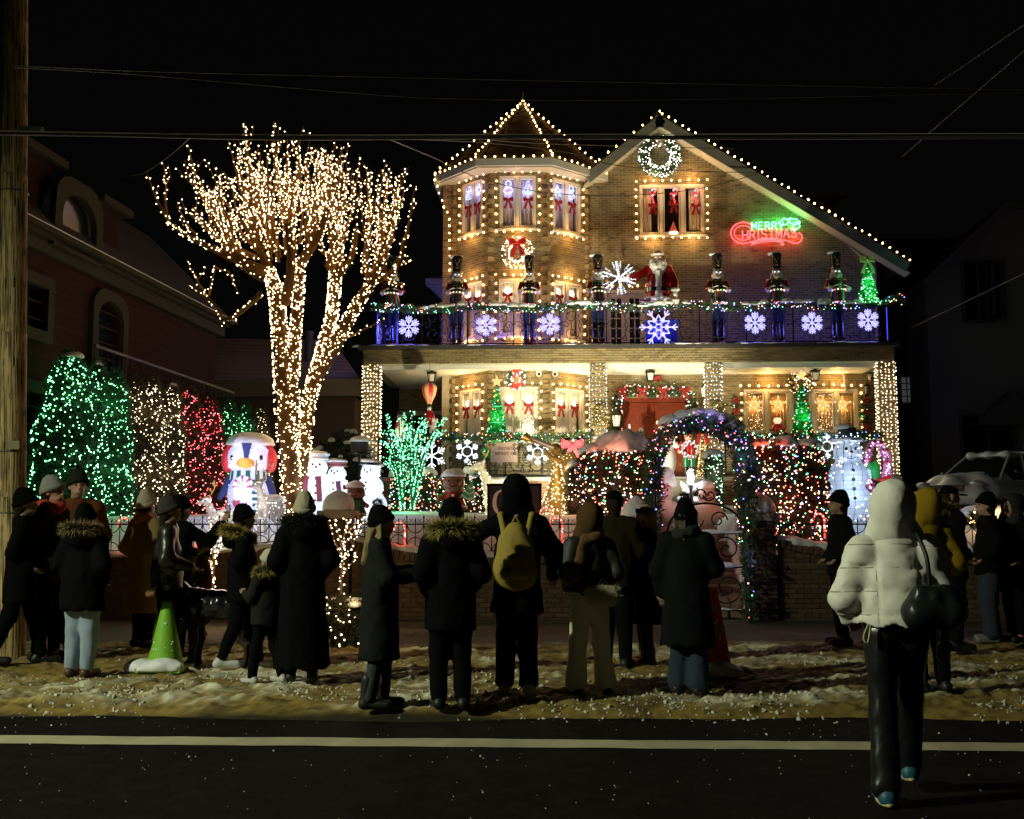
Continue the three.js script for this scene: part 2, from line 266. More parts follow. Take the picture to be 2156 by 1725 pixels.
// ---------------------------------------------------------------- the decorated house
const FLOOR1 = 2.92,FLOOR2 = 6.66,ZP = -32,ZW = -34.1,ZB = -33,EAVE = 12.2;
const face = (x0,z0,x1,z1) => { const L = Math.hypot(x1 - x0,z1 - z0),u = [(x1 - x0) / L,(z1 - z0) / L]; return { o: [x0,z0],u,n: [-u[1],u[0]],L }; };
const F = { main: face(0,ZW,1,ZW),bayL: face(-3.14,ZW,-1.98,ZB),bayC: face(-1.98,ZB,-0.33,ZB),bayR: face(-0.33,ZB,0.93,ZW),beam: face(0,ZP,1,ZP),rail: face(0,-32.1,1,-32.1),low: face(0,-31.9,1,-31.9) };
const fp = (f,u,v,out = 0) => V(f.o[0] + f.u[0] * u + f.n[0] * out,v,f.o[1] + f.u[1] * u + f.n[1] * out);
const fm = (f,u = 0,v = 0,out = 0) => { const p = fp(f,u,v,out),m = new THREE.Matrix4().makeBasis(V(f.u[0],0,f.u[1]),UPV,V(f.n[0],0,f.n[1])); return m.setPosition(p); };
function onFace(f,px,py) { const r = ray(px,py),nx = f.n[0],nz = f.n[1],t = (f.o[0] * nx + f.o[1] * nz) / (r[0] * nx + r[2] * nz),x = r[0] * t,z = r[2] * t; return { u: (x - f.o[0]) * f.u[0] + (z - f.o[1]) * f.u[1],v: EYE + r[1] * t }; }
const uAt = (f,px) => onFace(f,px,700).u;
const turnOf = (f) => Math.atan2(f.n[0],f.n[1]);
const house = thing('brick_house','large tan brick house with octagonal tower, gable and balcony, covered in lights','house');
const wallMortar = mat([0.1,0.08,0.055],0.95),mortar = mat([0.42,0.39,0.29],0.95),brickM = mat([1,1,1],0.85),brickGeo = new THREE.BoxGeometry(1,1,1);
const cream = mat([0.6,0.57,0.48],0.45),white = mat([0.55,0.54,0.5],0.45),iron = mat([0.012,0.012,0.013],0.4,{ metalness: 0.6 });
const brickTone = () => { const k = rnd(0.72,1.18),w = rnd(-0.02,0.03),dark = rnd() < 0.09 ? 0.62 : 1; return new THREE.Color().setRGB((0.215 + w) * k * dark,(0.165 + w * 0.5) * k * dark,0.08 * k * dark); };
const redTone = () => { const k = rnd(0.65,1.2); return new THREE.Color().setRGB(0.3 * k,0.145 * k,0.075 * k); };
// running bond on a face; keep(u0, u1, v) trims; holes are [u0, u1, v0, v1]
function layBricks(f,u0,u1,v0,v1,holes,out,o = {}) {
  const len = o.len ?? 0.215,h = o.h ?? 0.074,jt = 0.0145,tone = o.tone ?? brickTone,base = fm(f),list = [];
  const rows = Math.round((v1 - v0) / h),hh = (v1 - v0) / rows;
  for (let r = 0; r < rows; r++) {
    const a = v0 + r * hh,b = a + hh,off = (r % 2) * (len + jt) / 2;
    for (let u = u0 - off; u < u1; u += len + jt) {
      let runs = [[Math.max(u,u0),Math.min(u + len,u1)]];
      for (const q of holes) if (b - 0.01 > q[2] && a + 0.01 < q[3]) runs = runs.flatMap(([s,e]) => (e <= q[0] || s >= q[1] ? [[s,e]] : [[s,Math.min(e,q[0])],[Math.max(s,q[1]),e]]));
      if (o.clip) runs = runs.map(([s,e]) => { const [ca,cb] = o.clip(b); return [Math.max(s,ca),Math.min(e,cb)]; });
      for (const [s,e] of runs) if (e - s > 0.03) { const m = base.clone().multiply(new THREE.Matrix4().compose(V((s + e) / 2,(a + b) / 2 - jt / 4,out + rnd(-0.003,0.004)),new THREE.Quaternion(),V(e - s,hh - jt,0.05))); list.push([m,tone()]); }
    }
  }
  return list;
}
const brickWork = [];                                           // everything past the 300 that show largest
const soldier = (f,u0,u1,v0,h,out) => { const base = fm(f); for (let u = u0; u < u1 - 0.03; u += 0.085) brickWork.push([base.clone().multiply(new THREE.Matrix4().compose(V(u + 0.037,v0 + h / 2,out + rnd(-0.003,0.005)),new THREE.Quaternion(),V(0.07,h,0.05))),brickTone()]); };
function wallOn(f,outline,holes,depth = 0.25,m = mortar,name = 'wall') {
  const s = new THREE.Shape(outline.map((p) => new THREE.Vector2(...p))); for (const h of holes) s.holes.push(new THREE.Path([[h[0],h[2]],[h[1],h[2]],[h[1],h[3]],[h[0],h[3]]].map((p) => new THREE.Vector2(...p))));
  return part(name,new THREE.ExtrudeGeometry(s,{ depth,bevelEnabled: false }).translate(0,0,-depth).applyMatrix4(fm(f)),m,house);
}
// ---- openings
const vU = [onFace(F.bayC,1090,482).v,onFace(F.bayC,1090,371).v],vM = [onFace(F.bayC,1090,708).v,onFace(F.bayC,1090,587).v],vG = [onFace(F.bayC,1090,930).v,onFace(F.bayC,1090,815).v];
const win = (f,a,b,v,panes,o = {}) => ({ f,u0: uAt(f,a),u1: uAt(f,b),v0: v[0],v1: v[1],panes: panes.map((p) => uAt(f,p)),...o });
const gv = [onFace(F.main,1418,495.6).v,onFace(F.main,1418,389).v],pv = [onFace(F.main,1680,912).v,onFace(F.main,1680,820).v];
const WINDOWS = [
  win(F.bayL,974,1015.5,vU,[996],{ k: 'upper',n: 'upper side bay window near the dark side wall' }),win(F.bayC,1051.6,1129,vU,[1090],{ k: 'upper',n: 'upper front bay window' }),win(F.bayR,1165,1222.5,vU,[1193],{ k: 'upper',n: 'upper bay window beside the gable wall' }),
  win(F.bayL,974,1015.5,vM,[996],{ k: 'mid',n: 'balcony side bay window near the dark side wall' }),win(F.bayC,1050.6,1128.5,vM,[1090],{ k: 'mid',n: 'balcony front bay window' }),win(F.bayR,1166,1224,vM,[1194],{ k: 'mid',n: 'balcony bay window beside the french doors' }),
  win(F.bayL,970,1013.5,vG,[993],{ k: 'ground',n: 'porch side bay window beside the hanging balloon' }),win(F.bayC,1052,1131,vG,[1091],{ k: 'ground',n: 'porch front bay window behind the green tree' }),win(F.bayR,1168,1227.5,vG,[1198],{ k: 'ground',n: 'porch bay window beside the white-lit column' }),
  win(F.main,1350,1487,gv,[1396,1441],{ k: 'gable',n: 'gable window' }),win(F.main,1563.6,1801,pv,[1610,1660,1708,1756],{ k: 'porch',n: 'wide porch window' }),
];
const fdoor = { u0: uAt(F.main,1272),u1: uAt(F.main,1363),v0: FLOOR2,v1: onFace(F.main,1316,611).v },door = { u0: uAt(F.main,1308.6),u1: uAt(F.main,1443),v0: FLOOR1,v1: onFace(F.main,1376,839).v };
const holesOn = (f) => WINDOWS.filter((w) => w.f === f).map((w) => [w.u0,w.u1,w.v0,w.v1]).concat(f === F.main ? [[fdoor.u0,fdoor.u1,fdoor.v0,fdoor.v1],[door.u0,door.u1,door.v0,door.v1]] : []);
// ---- gable wall
const GX = 3.18,GY = 14.12,SL = 0.803,SR = 0.632,gableTop = (x) => GY - 0.35 - (x < GX ? (GX - x) * SL : (x - GX) * SR);
{
  const x0 = 0.9,x1 = 9.75; wallOn(F.main,[[x0,FLOOR1],[x1,FLOOR1],[x1,gableTop(x1)],[GX,gableTop(GX)],[x0,gableTop(x0)]],holesOn(F.main));
  const w = layBricks(F.main,0.93,x1,FLOOR1,6.18,holesOn(F.main),-0.013); brickWork.push(...w);
  brickWork.push(...layBricks(F.main,0.93,x1,6.68,gableTop(GX),holesOn(F.main),-0.013,{ clip: (v) => [GX - Math.max(0,gableTop(GX) - v) / SL,GX + Math.max(0,gableTop(GX) - v) / SR] }));
  for (const q of WINDOWS) { const h = 0.24; soldier(q.f,q.u0 - 0.1,q.u1 + 0.1,q.v1 + 0.012,h,0.006); soldier(q.f,q.u0 - 0.1,q.u1 + 0.1,q.v0 - 0.16,0.1,0.03); }
  soldier(F.main,fdoor.u0 - 0.1,fdoor.u1 + 0.1,fdoor.v1 + 0.012,0.24,0.006);
  for (const f of [F.bayL,F.bayC,F.bayR]) { wallOn(f,[[0,FLOOR1],[f.L,FLOOR1],[f.L,EAVE],[0,EAVE]],holesOn(f)); brickWork.push(...layBricks(f,0.06,f.L - 0.06,FLOOR1,6.18,holesOn(f),-0.013),...layBricks(f,0.06,f.L - 0.06,6.68,EAVE,holesOn(f),-0.013)); }
  // toothed corners of the bay: every second course stands out
  for (const [x,z,a] of [[-1.98,ZB,0.4],[-0.33,ZB,-0.4],[0.93,ZW,-0.35],[-3.14,ZW,0.4]]) for (let v = FLOOR1,r = 0; v < EAVE - 0.15; v += 0.148,r++) {
    if (v > 6.1 && v < 6.68) continue; const q = new THREE.Quaternion().setFromAxisAngle(UPV,r % 2 ? a * 0.2 : a * 1.6); brickWork.push([M4(V(x,v + 0.068,z + 0.0),q,V(r % 2 ? 0.14 : 0.25,r % 2 ? 0.1 : 0.135,r % 2 ? 0.1 : 0.17)),brickTone()]);
  }
  // side wall beyond the bay and the tall side of the house
  const side = face(-3.52,-34.12,-3.14,-34.12); wallOn(side,[[0,FLOOR1],[0.4,FLOOR1],[0.4,EAVE],[0,EAVE]],[],0.2); brickWork.push(...layBricks(side,0,0.38,6.68,EAVE,[],-0.013));
  part('wall',[slab(-3.52,-3.3,0,EAVE,-34.32,-44)],mortar,house);
  const ret = face(-5.3,-37.4,-3.5,-37.4); wallOn(ret,[[0,FLOOR1],[1.8,FLOOR1],[1.8,6.2],[0,6.2]],[[0.42,1.28,FLOOR1,5.25]],0.25); brickWork.push(...layBricks(ret,0,1.8,FLOOR1,6.15,[[0.42,1.28,FLOOR1 - 1,5.25]],-0.013)); part('lintel',box(1.5,0.12,0.3,-4.45,5.32,-37.32),white,house);
  part('wall',[slab(9.5,9.75,0,9.5,-34.36,-44)],mortar,house); part('wall',slab(-3.3,9.5,0,12,-43.8,-44),mortar,house);
  // beam of the balcony
  const bx0 = -5.58,bx1 = 9.58; part('wall',[slab(bx0,bx1,6.2,6.62,ZP - 0.03,ZP - 0.4),slab(bx0,bx0 + 0.36,6.2,6.62,ZP - 0.4,-37.6),slab(bx1 - 0.36,bx1,6.2,6.62,ZP - 0.4,-34.1)],mortar,house);
  const beam = layBricks(F.beam,bx0,bx1,6.2,6.62,[],-0.028).sort((p,q) => Math.abs(p[0].elements[12] - 1.6) - Math.abs(q[0].elements[12] - 1.6));
  const tones = Array.from({ length: 10 },() => { const c = brickTone(); return mat([c.r,c.g,c.b],0.85); });
  beam.forEach(([m,c],i) => { if (i < 300) { const k = part('brick',brickGeo,tones[Math.floor(rnd(10))],house); k.applyMatrix4(m); } else brickWork.push([m,c]); });
  const bs = face(bx0,-37.6,bx0,ZP - 0.03); brickWork.push(...layBricks(bs,0,5.5,6.2,6.62,[],0.012));
  // deck, its dark coping and the porch ceiling
  part('balcony_deck',slab(-5.72,9.72,6.625,6.72,ZP + 0.12,-37.6),mat([0.05,0.045,0.045],0.5),house);
  part('deck_snow',[-5.4,-3.1,0.2,3.4,5.2,7.6].map((x,i) => place(snowHeap(2.3,0.05,0.3,i,0.05,0.5),V(x + 0.6,6.72,ZP - 0.02))),snowMat,house);
  part('ceiling',slab(bx0 + 0.36,bx1 - 0.36,6.13,6.19,ZP - 0.36,-37.5),mat([0.82,0.79,0.7],0.6),house); part('ceiling_trim',slab(bx0 + 0.33,bx1 - 0.33,6.08,6.2,ZP - 0.3,ZP - 0.36),white,house);
  // porch floor and brick base
  const bf = face(-5.58,-31.86,2.45,-31.86),bf2 = face(3.95,-31.86,9.6,-31.86);
  part('porch_floor',slab(-5.6,9.62,FLOOR1 - 0.1,FLOOR1,-31.82,-37.6),mat([0.42,0.4,0.36],0.8),house); part('porch_base',[slab(-5.58,2.45,1.2,FLOOR1 - 0.1,-31.9,-32.2),slab(3.95,9.6,1.2,FLOOR1 - 0.1,-31.9,-32.2)],mortar,house);
  for (const [f,L] of [[bf,8.03],[bf2,5.65]]) brickWork.push(...layBricks(f,0,L,1.4,FLOOR1 - 0.11,[],-0.03,{ tone: redTone }));
  for (let i = 0; i < 7; i++) part('step',slab(2.45,3.95,FLOOR1 - 0.1 - (i + 1) * 0.16,FLOOR1 - 0.1 - i * 0.16 - (i ? 0 : 0.003),-31.84 + i * 0.3,-31.84 + (i + 1) * 0.3 + 0.03),mat([0.42,0.41,0.33],0.8),house);
  // columns
  for (const [x,w] of [[-5.36,0.46],[1.18,0.43],[4.47,0.43],[9.36,0.46]]) {
    part('column',slab(x - w / 2 + 0.03,x + w / 2 - 0.03,FLOOR1,6.2,ZP - 0.03,ZP - w + 0.03),mortar,house);
    const fs = [face(x - w / 2,ZP,x + w / 2,ZP),face(x + w / 2,ZP,x + w / 2,ZP - w),face(x - w / 2,ZP - w,x - w / 2,ZP)]; for (const f of fs) brickWork.push(...layBricks(f,0.004,w - 0.004,FLOOR1,6.19,[],-0.022,{ h: 0.1 }));
  }
}
// ---- windows
const frameM = mat([0.58,0.52,0.42],0.4),paneM = mat([1,1,1],0.03,{ transmission: 1,thickness: 0,ior: 1.45 }),curtainM = mat([0.66,0.6,0.5],0.85),curtainBlue = mat([0.62,0.6,0.66],0.85),roomM = mat([0.1,0.075,0.05],0.9),curtainGold = mat([0.36,0.24,0.1],0.8),darkRoom = mat([0.02,0.02,0.02],0.9);
function drape(w,h,folds,amp = 0.025) { const g = new THREE.PlaneGeometry(w,h,folds * 6,1),p = g.attributes.position; for (let i = 0; i < p.count; i++) { const x = p.getX(i) / w; p.setZ(i,amp * Math.sin(x * folds * 6.283) + amp * 0.5 * Math.sin(x * folds * 2.3 + 1)); } g.computeVertexNormals(); g.deleteAttribute('uv'); return g; }
for (const w of WINDOWS) {
  const W = w.u1 - w.u0,H = w.v1 - w.v0,g = group('window',house); g.applyMatrix4(fm(w.f,w.u0,w.v0,0)); const e = 0.07,fr = [];
  fr.push(slab(0,W,0,e,-0.1,0.035),slab(0,W,H - e,H,-0.1,0.035),slab(0,e,e,H - e,-0.1,0.032),slab(W - e,W,e,H - e,-0.1,0.032));
  const edges = [e,...w.panes.flatMap((p) => [p - w.u0 - 0.07,p - w.u0 + 0.07]),W - e]; for (const p of w.panes) fr.push(slab(p - w.u0 - 0.055,p - w.u0 + 0.055,e,H - e,-0.1,0.028));
  part('frame',fr,frameM,g); part('sill',box(W + 0.16,0.06,0.2,W / 2,-0.035,0.02),white,g);
  for (let i = 0; i < edges.length; i += 2) {
    const a = edges[i],b = edges[i + 1],s = 0.035; part('sash',[slab(a,b,e,e + s,-0.07,0.012),slab(a,b,H - e - s,H - e,-0.07,0.012),slab(a,a + s,e + s,H - e - s,-0.07,0.01),slab(b - s,b,e + s,H - e - s,-0.07,0.01)],frameM,g);
    part('pane',new THREE.PlaneGeometry(b - a - 0.04,H - 2 * e - 0.04).translate((a + b) / 2,H / 2,-0.03),paneM,g);
  }
  const dark = w.k === 'gable'; part('room',[slab(0,W,0,H,-0.74,-0.7),slab(-0.02,0,0,H,-0.26,-0.7),slab(W,W + 0.02,0,H,-0.26,-0.7),slab(0,W,-0.02,0,-0.26,-0.7),slab(0,W,H,H + 0.02,-0.26,-0.7)],dark ? darkRoom : roomM,g);
  if (dark) { part('curtain',drape(0.3,H - 0.16,3).translate(e + 0.16,H / 2,-0.2),curtainM,g); part('curtain',drape(0.34,H - 0.16,3).translate(W - e - 0.2,H / 2,-0.2),curtainM,g); }
  else if (w.k === 'porch') { for (let i = 0; i < edges.length; i += 2) { const a = edges[i],b = edges[i + 1]; part('curtain',drape(b - a - 0.03,H - 0.5,6).translate((a + b) / 2,H / 2 - 0.22,-0.22),curtainGold,g); part('valance',[0,1,2,3,4].map((k) => box(b - a - 0.03,0.07,0.05,(a + b) / 2,H - 0.12 - k * 0.075,-0.18 + 0.012 * (k % 2))),curtainGold,g); } }
  else { part('curtain',drape(W - 0.12,H - 0.12,w.k === 'mid' ? 12 : 9).translate(W / 2,H / 2,-0.24),w.k === 'upper' ? curtainBlue : curtainM,g); if (w.k === 'ground') part('blind',[0,1,2,3,4].map((k) => box(W - 0.16,0.055,0.03,W / 2,H - 0.13 - k * 0.06,-0.14 + 0.01 * (k % 2))),curtainM,g); }
}
// ---- balcony doors and front door
{
  const W = fdoor.u1 - fdoor.u0,H = fdoor.v1 - fdoor.v0,g = group('balcony_door',house); g.applyMatrix4(fm(F.main,fdoor.u0,fdoor.v0,0));
  part('frame',[slab(0,W,H - 0.1,H,-0.12,0.03),slab(0,0.09,0,H - 0.1,-0.12,0.03),slab(W - 0.09,W,0,H - 0.1,-0.12,0.03)],frameM,g);
  for (const s of [0,1]) {
    const a = 0.09 + s * (W - 0.18) / 2 + 0.006,b = 0.09 + (s + 1) * (W - 0.18) / 2 - 0.006,f = [slab(a,a + 0.12,0,H - 0.11,-0.08,-0.02),slab(b - 0.12,b,0,H - 0.11,-0.08,-0.02),slab(a + 0.12,b - 0.12,H - 0.25,H - 0.11,-0.08,-0.022),slab(a + 0.12,b - 0.12,0,0.3,-0.08,-0.022)];
    for (let i = 1; i < 5; i++) f.push(slab(a + 0.12,b - 0.12,0.3 + i * (H - 0.55) / 5 - 0.015,0.3 + i * (H - 0.55) / 5 + 0.015,-0.07,-0.03)); f.push(slab((a + b) / 2 - 0.015,(a + b) / 2 + 0.015,0.3,H - 0.25,-0.072,-0.032)); part('door_leaf',f,frameM,g);
    for (let i = 0; i < 5; i++) for (const t of [0,1]) { const pw = (b - a - 0.24) / 2; part('pane',new THREE.PlaneGeometry(pw - 0.03,(H - 0.55) / 5 - 0.03).translate(a + 0.12 + (t + 0.5) * pw,0.3 + (i + 0.5) * (H - 0.55) / 5,-0.05),paneM,g); }
  }
  part('handle',[box(0.02,0.16,0.03,W / 2 - 0.07,1.0,0),box(0.02,0.16,0.03,W / 2 + 0.07,1.0,0)],mat([0.5,0.4,0.2],0.3,{ metalness: 0.9 }),g); part('room',[slab(0,W,0,H,-0.9,-0.86),slab(-0.02,0,0,H,-0.26,-0.9),slab(W,W + 0.02,0,H,-0.26,-0.9),slab(0,W,H,H + 0.02,-0.26,-0.9)],darkRoom,g);
}
{
  const W = door.u1 - door.u0,H = door.v1 - door.v0,g = group('front_door',house),wood = mat([0.2,0.035,0.014],0.32,{ clearcoat: 0.4 }); g.applyMatrix4(fm(F.main,door.u0,door.v0,0));
  part('frame',[slab(0,W,H - 0.12,H,-0.2,0.04),slab(0,0.12,0,H - 0.12,-0.2,0.04),slab(W - 0.12,W,0,H - 0.12,-0.2,0.04)],wood,g);
  for (const s of [0,1]) {
    const a = 0.12 + s * (W - 0.24) / 2 + 0.005,w = (W - 0.24) / 2 - 0.01,hh = H - 0.13,off = (q) => (Array.isArray(q) ? merge(q) : q).translate(a,0,-0.06);
    const ov = circlePts(1,20).map(([x,y]) => [w / 2 + x * 0.16,1.12 + y * 0.5]); part('door_leaf',off([new THREE.ExtrudeGeometry((() => { const q = new THREE.Shape([[0,0],[w,0],[w,hh],[0,hh]].map((p) => new THREE.Vector2(...p))); q.holes.push(new THREE.Path(ov.map((p) => new THREE.Vector2(...p)))); return q; })(),{ depth: 0.05,bevelEnabled: false })]),wood,g);
    const m = [tube(ov.map(([x,y]) => V(x,y,0.06)),0.022,6,40,true)]; for (let i = 0; i < 2; i++) { const cx = w * (0.27 + i * 0.46),arc = []; for (let k = 0; k <= 10; k++) { const t = Math.PI * k / 10; arc.push(V(cx - Math.cos(t) * w * 0.19,hh - 0.62 + Math.sin(t) * 0.22,0.055)); } m.push(tube(arc,0.02,6),box(w * 0.36,0.03,0.03,cx,hh - 0.16,0.055),box(w * 0.36,0.03,0.03,cx,0.18,0.055),box(0.03,0.34,0.03,cx - w * 0.18,0.34,0.055),box(0.03,0.34,0.03,cx + w * 0.18,0.34,0.055)); }
    part('moulding',off(m),wood,g); part('glass',off([ball(1,w / 2,1.12,0.03,0.155,0.49,0.012,20,14)]),mat([0.4,0.42,0.4],0.15,{ metalness: 0.3 }),g);
    const cames = []; for (let k = -2; k <= 2; k++) cames.push(box(0.012,0.9 - Math.abs(k) * 0.16,0.012,w / 2 + k * 0.05,1.12,0.046)); part('came',off(cames),iron,g);
  }
}
// ---- roofs
const shingleM = mat([1,1,1],0.9),roofDark = mat([0.045,0.036,0.028],0.95),shingles = [];
{
  const ev = [[-3.72,-34.1],[-2.34,-32.5],[-0.13,-32.5],[1.53,-34.1],[1.53,-36.3],[-0.13,-37.9],[-2.34,-37.9],[-3.72,-36.3]],ap = at(1101,219,35.2),ey = 12.4;
  const pos = [],idx = []; ev.forEach(([x,z]) => pos.push(x,ey,z)); pos.push(ap.x,ap.y,ap.z); for (let i = 0; i < 8; i++) idx.push(i,(i + 1) % 8,8); const g = new THREE.BufferGeometry(); g.setAttribute('position',new THREE.Float32BufferAttribute(pos,3)); g.setIndex(idx); const rg = g.toNonIndexed(); rg.computeVertexNormals(); part('tower_roof',rg,roofDark,house);
  for (const i of [7,0,1,2]) {
    const A = V(ev[i][0],ey,ev[i][1]),B = V(ev[(i + 1) % 8][0],ey,ev[(i + 1) % 8][1]),mid = A.clone().add(B).multiplyScalar(0.5),up = ap.clone().sub(mid),L = up.length(); up.normalize(); const u = B.clone().sub(A),W = u.length(); u.normalize(); const n = u.clone().cross(up).normalize(); if (n.y < 0) n.negate();
    const rows = Math.floor(L / 0.13); for (let r = 0; r < rows; r++) { const t = (r + 0.5) / rows,half = W / 2 * (1 - t); for (let s = -half + (r % 2) * 0.12; s < half; s += 0.24) { const m = new THREE.Matrix4().makeBasis(u,up,n).multiply(new THREE.Matrix4().makeRotationX(-0.07 + rnd(-0.03,0.03))); m.setPosition(mid.clone().addScaledVector(up,t * L).addScaledVector(u,clamp(s + 0.1,-half,half)).addScaledVector(n,0.022 + rnd(0.012))); m.scale(V(0.225,0.16,0.014)); const k = rnd(0.6,1.3); shingles.push([m,new THREE.Color().setRGB(0.07 * k,0.052 * k,0.036 * k)]); } }
  }
  // soffit, gutter, hip caps, finial
  const inner = ev.map(([x,z]) => [x,z]),rim = (y0,y1,o0,o1) => { const q = [],c = [-1.1,-35.2]; for (let i = 0; i < 8; i++) { const P = inner[i],Q = inner[(i + 1) % 8],e = (p,o) => { const d = Math.hypot(p[0] - c[0],p[1] - c[1]); return [p[0] + (p[0] - c[0]) / d * o,p[1] + (p[1] - c[1]) / d * o]; }; const a = e(P,o1),b = e(Q,o1),a2 = e(P,o0),b2 = e(Q,o0),gg = new THREE.BufferGeometry(),vs = [a,b,b2,a2].flatMap(([x,z]) => [[x,y0,z],[x,y1,z]]).flat(); gg.setAttribute('position',new THREE.Float32BufferAttribute(vs,3)); gg.setIndex([0,2,3,0,3,1,2,4,5,2,5,3,4,6,7,4,7,5,6,0,1,6,1,7,1,3,5,1,5,7,0,4,2,0,6,4]); const k = gg.toNonIndexed(); k.computeVertexNormals(); q.push(k); } return q; };
  part('gutter',rim(12.2,12.42,-0.02,0.1),white,house); part('soffit',rim(12.16,12.19,-1.2,0.02),mat([0.46,0.4,0.28],0.6),house);
  part('finial',[bar(V(ap.x,ap.y - 0.05,ap.z),V(ap.x,ap.y + 0.4,ap.z),0.03,0.015),ball(0.14,ap.x,ap.y,ap.z,1,0.6,1)],mat([0.2,0.15,0.1],0.6),house);
  const hips = [0,1,2,3].map((i) => bar(V(ev[i][0],ey + 0.03,ev[i][1]),ap,0.05,0.05,5)); part('hip_cap',hips,mat([0.09,0.065,0.045],0.9),house);
  const slabBetween = (a,b,t,z0,z1) => { const d = V(b.x - a.x,b.y - a.y,0),L = d.length(),g = new THREE.BoxGeometry(L,t,Math.abs(z1 - z0)); g.translate(L / 2,-t / 2,0).rotateZ(Math.atan2(d.y,d.x)).translate(a.x,a.y,(z0 + z1) / 2); return g; };
  const apx = V(GX,GY,0),rt = V(10.62,GY - (10.62 - GX) * SR,0),lf = V(0.85,GY - (GX - 0.85) * SL,0);
  part('gable_roof',[slabBetween(apx,rt,0.12,-33.56,-43.9),slabBetween(lf,apx,0.12,-33.56,-43.9)],roofDark,house);
  const lower = (p,k) => V(p.x,p.y - k,0); part('bargeboard',[slabBetween(lower(apx,0.02),lower(rt,0.02),0.3,-33.5,-33.57),slabBetween(lower(lf,0.02),lower(apx,0.02),0.3,-33.5,-33.57)],mat([0.19,0.185,0.15],0.6),house);
  part('ridge_cap',slab(GX - 0.12,GX + 0.12,GY - 0.42,GY - 0.03,-33.5,-33.6),mat([0.19,0.185,0.15],0.6),house); part('soffit',[slabBetween(lower(apx,0.3),lower(rt,0.3),0.04,-33.575,-34.1),slabBetween(lower(lf,0.3),lower(apx,0.3),0.04,-33.575,-34.1)],mat([0.42,0.39,0.29],0.6),house);
  for (const [a,b,s] of [[apx,rt,1],[lf,apx,-1]]) { const L = Math.hypot(b.x - a.x,b.y - a.y); for (let k = 0; k < L; k += 0.24) { const t = k / L,m = new THREE.Matrix4().makeRotationZ(Math.atan2(b.y - a.y,b.x - a.x)); m.setPosition(V(lerp(a.x,b.x,t),lerp(a.y,b.y,t) + 0.03,-33.62)); m.scale(V(0.22,0.03,0.16)); shingles.push([m,new THREE.Color().setRGB(0.09,0.075,0.06)]); } }
  // rear roof with its own hip, seen past the long slope; small side roof beside the tower
  const rr = [at(1612,372,38),at(1748,368,38),at(1782,408,38),at(1640,408,38)]; { const zs = [-40,-40,-38,-38],g2 = new THREE.BufferGeometry(),vs = rr.flatMap((p,i) => [p.x,p.y,zs[i]]); g2.setAttribute('position',new THREE.Float32BufferAttribute([...vs,rr[2].x,rr[2].y,-42],3)); g2.setIndex([0,3,2,0,2,1,1,2,4]); g2.computeVertexNormals(); part('rear_roof',g2,mat([0.5,0.38,0.22],0.95),house); }
  part('rear_wall',slab(rr[3].x - 1.5,rr[2].x - 0.5,9,rr[2].y - 0.1,-38.3,-42),mat([0.2,0.12,0.06],0.9),house); part('gutter',slab(rr[3].x - 1,rr[2].x,rr[2].y - 0.12,rr[2].y,-37.9,-38.05),mat([0.12,0.1,0.07],0.6),house);
  const s0 = at(897,597,36),s1 = at(950,590,36); part('side_roof',[slab(s0.x,s1.x + 0.3,s0.y - 0.06,s0.y + 0.12,-35.8,-36.4),plate([[s0.x + 0.05,s0.y - 0.06],[s1.x + 0.3,s0.y - 0.06],[s1.x + 0.3,s0.y - 0.75],[s0.x + 0.75,s0.y - 0.75]],0.4).translate(0,0,-36.15)],cream,house);
  part('side_roof_cover',plate([[s0.x,s0.y + 0.12],[s1.x + 0.3,s0.y + 0.12],[s1.x + 0.3,s0.y + 0.34]],0.6).translate(0,0,-36.1),roofDark,house);
  const low = face(-3.6,-35.4,-2.9,-35.4); wallOn(low,[[-0.1,6.7],[0.7,6.7],[0.7,8.2],[-0.1,8.2]],[],0.2); 
  part('downspout',[bar(V(9.68,9.35,-33.95),V(9.68,6.75,-33.95),0.04),bar(V(9.68,9.35,-33.95),V(8.9,9.95,-33.7),0.04),bar(V(8.62,6.1,-33.9),V(8.7,5.6,-34.0),0.035)],mat([0.3,0.27,0.24],0.5),house);
}
many('brickwork',brickGeo,brickM,brickWork.map((b) => b[0]),house,brickWork.map((b) => b[1]));
many('shingles',brickGeo,shingleM,shingles.map((b) => b[0]),house,shingles.map((b) => b[1]));

// ---------------------------------------------------------------- lights and decorations on the house
const wireM = mat([0.02,0.03,0.02],0.6),warmBulb = glow(WARM,20),sock = mat([0.02,0.05,0.02],0.6);
function lightString(label,pts,step,opts = {}) {              // a wire with big bulbs, each bulb a part
  const t = thing('light_string',label,'light string',[0,0,0],0,opts.group),wire = [];
  for (let i = 0; i + 1 < pts.length; i++) {
    const a = pts[i],b = pts[i + 1],L = a.distanceTo(b),n = Math.max(1,Math.round(L / step)),line = [];
    for (let k = 0; k <= n; k++) { const p = a.clone().lerp(b,k / n).add(V(rnd(-0.02,0.02),rnd(-0.02,0.02),rnd(-0.01,0.02))); line.push(p.clone().add(V(0,-0.025,-0.01))); if (k === n && i + 2 < pts.length) continue; const m = part('bulb',bigBulb,opts.m ?? warmBulb,t); m.position.copy(p).add(V(0,0.015,0)); const r = (opts.r ?? 0.0235) * rnd(0.85,1.15); m.scale.set(r,r * 1.35,r); m.rotation.set(rnd(-0.5,0.5),0,rnd(-0.7,0.7)); }
    wire.push(tube(line,0.007,4,line.length * 2));
  }
  part('wire',wire,wireM,t); return t;
}
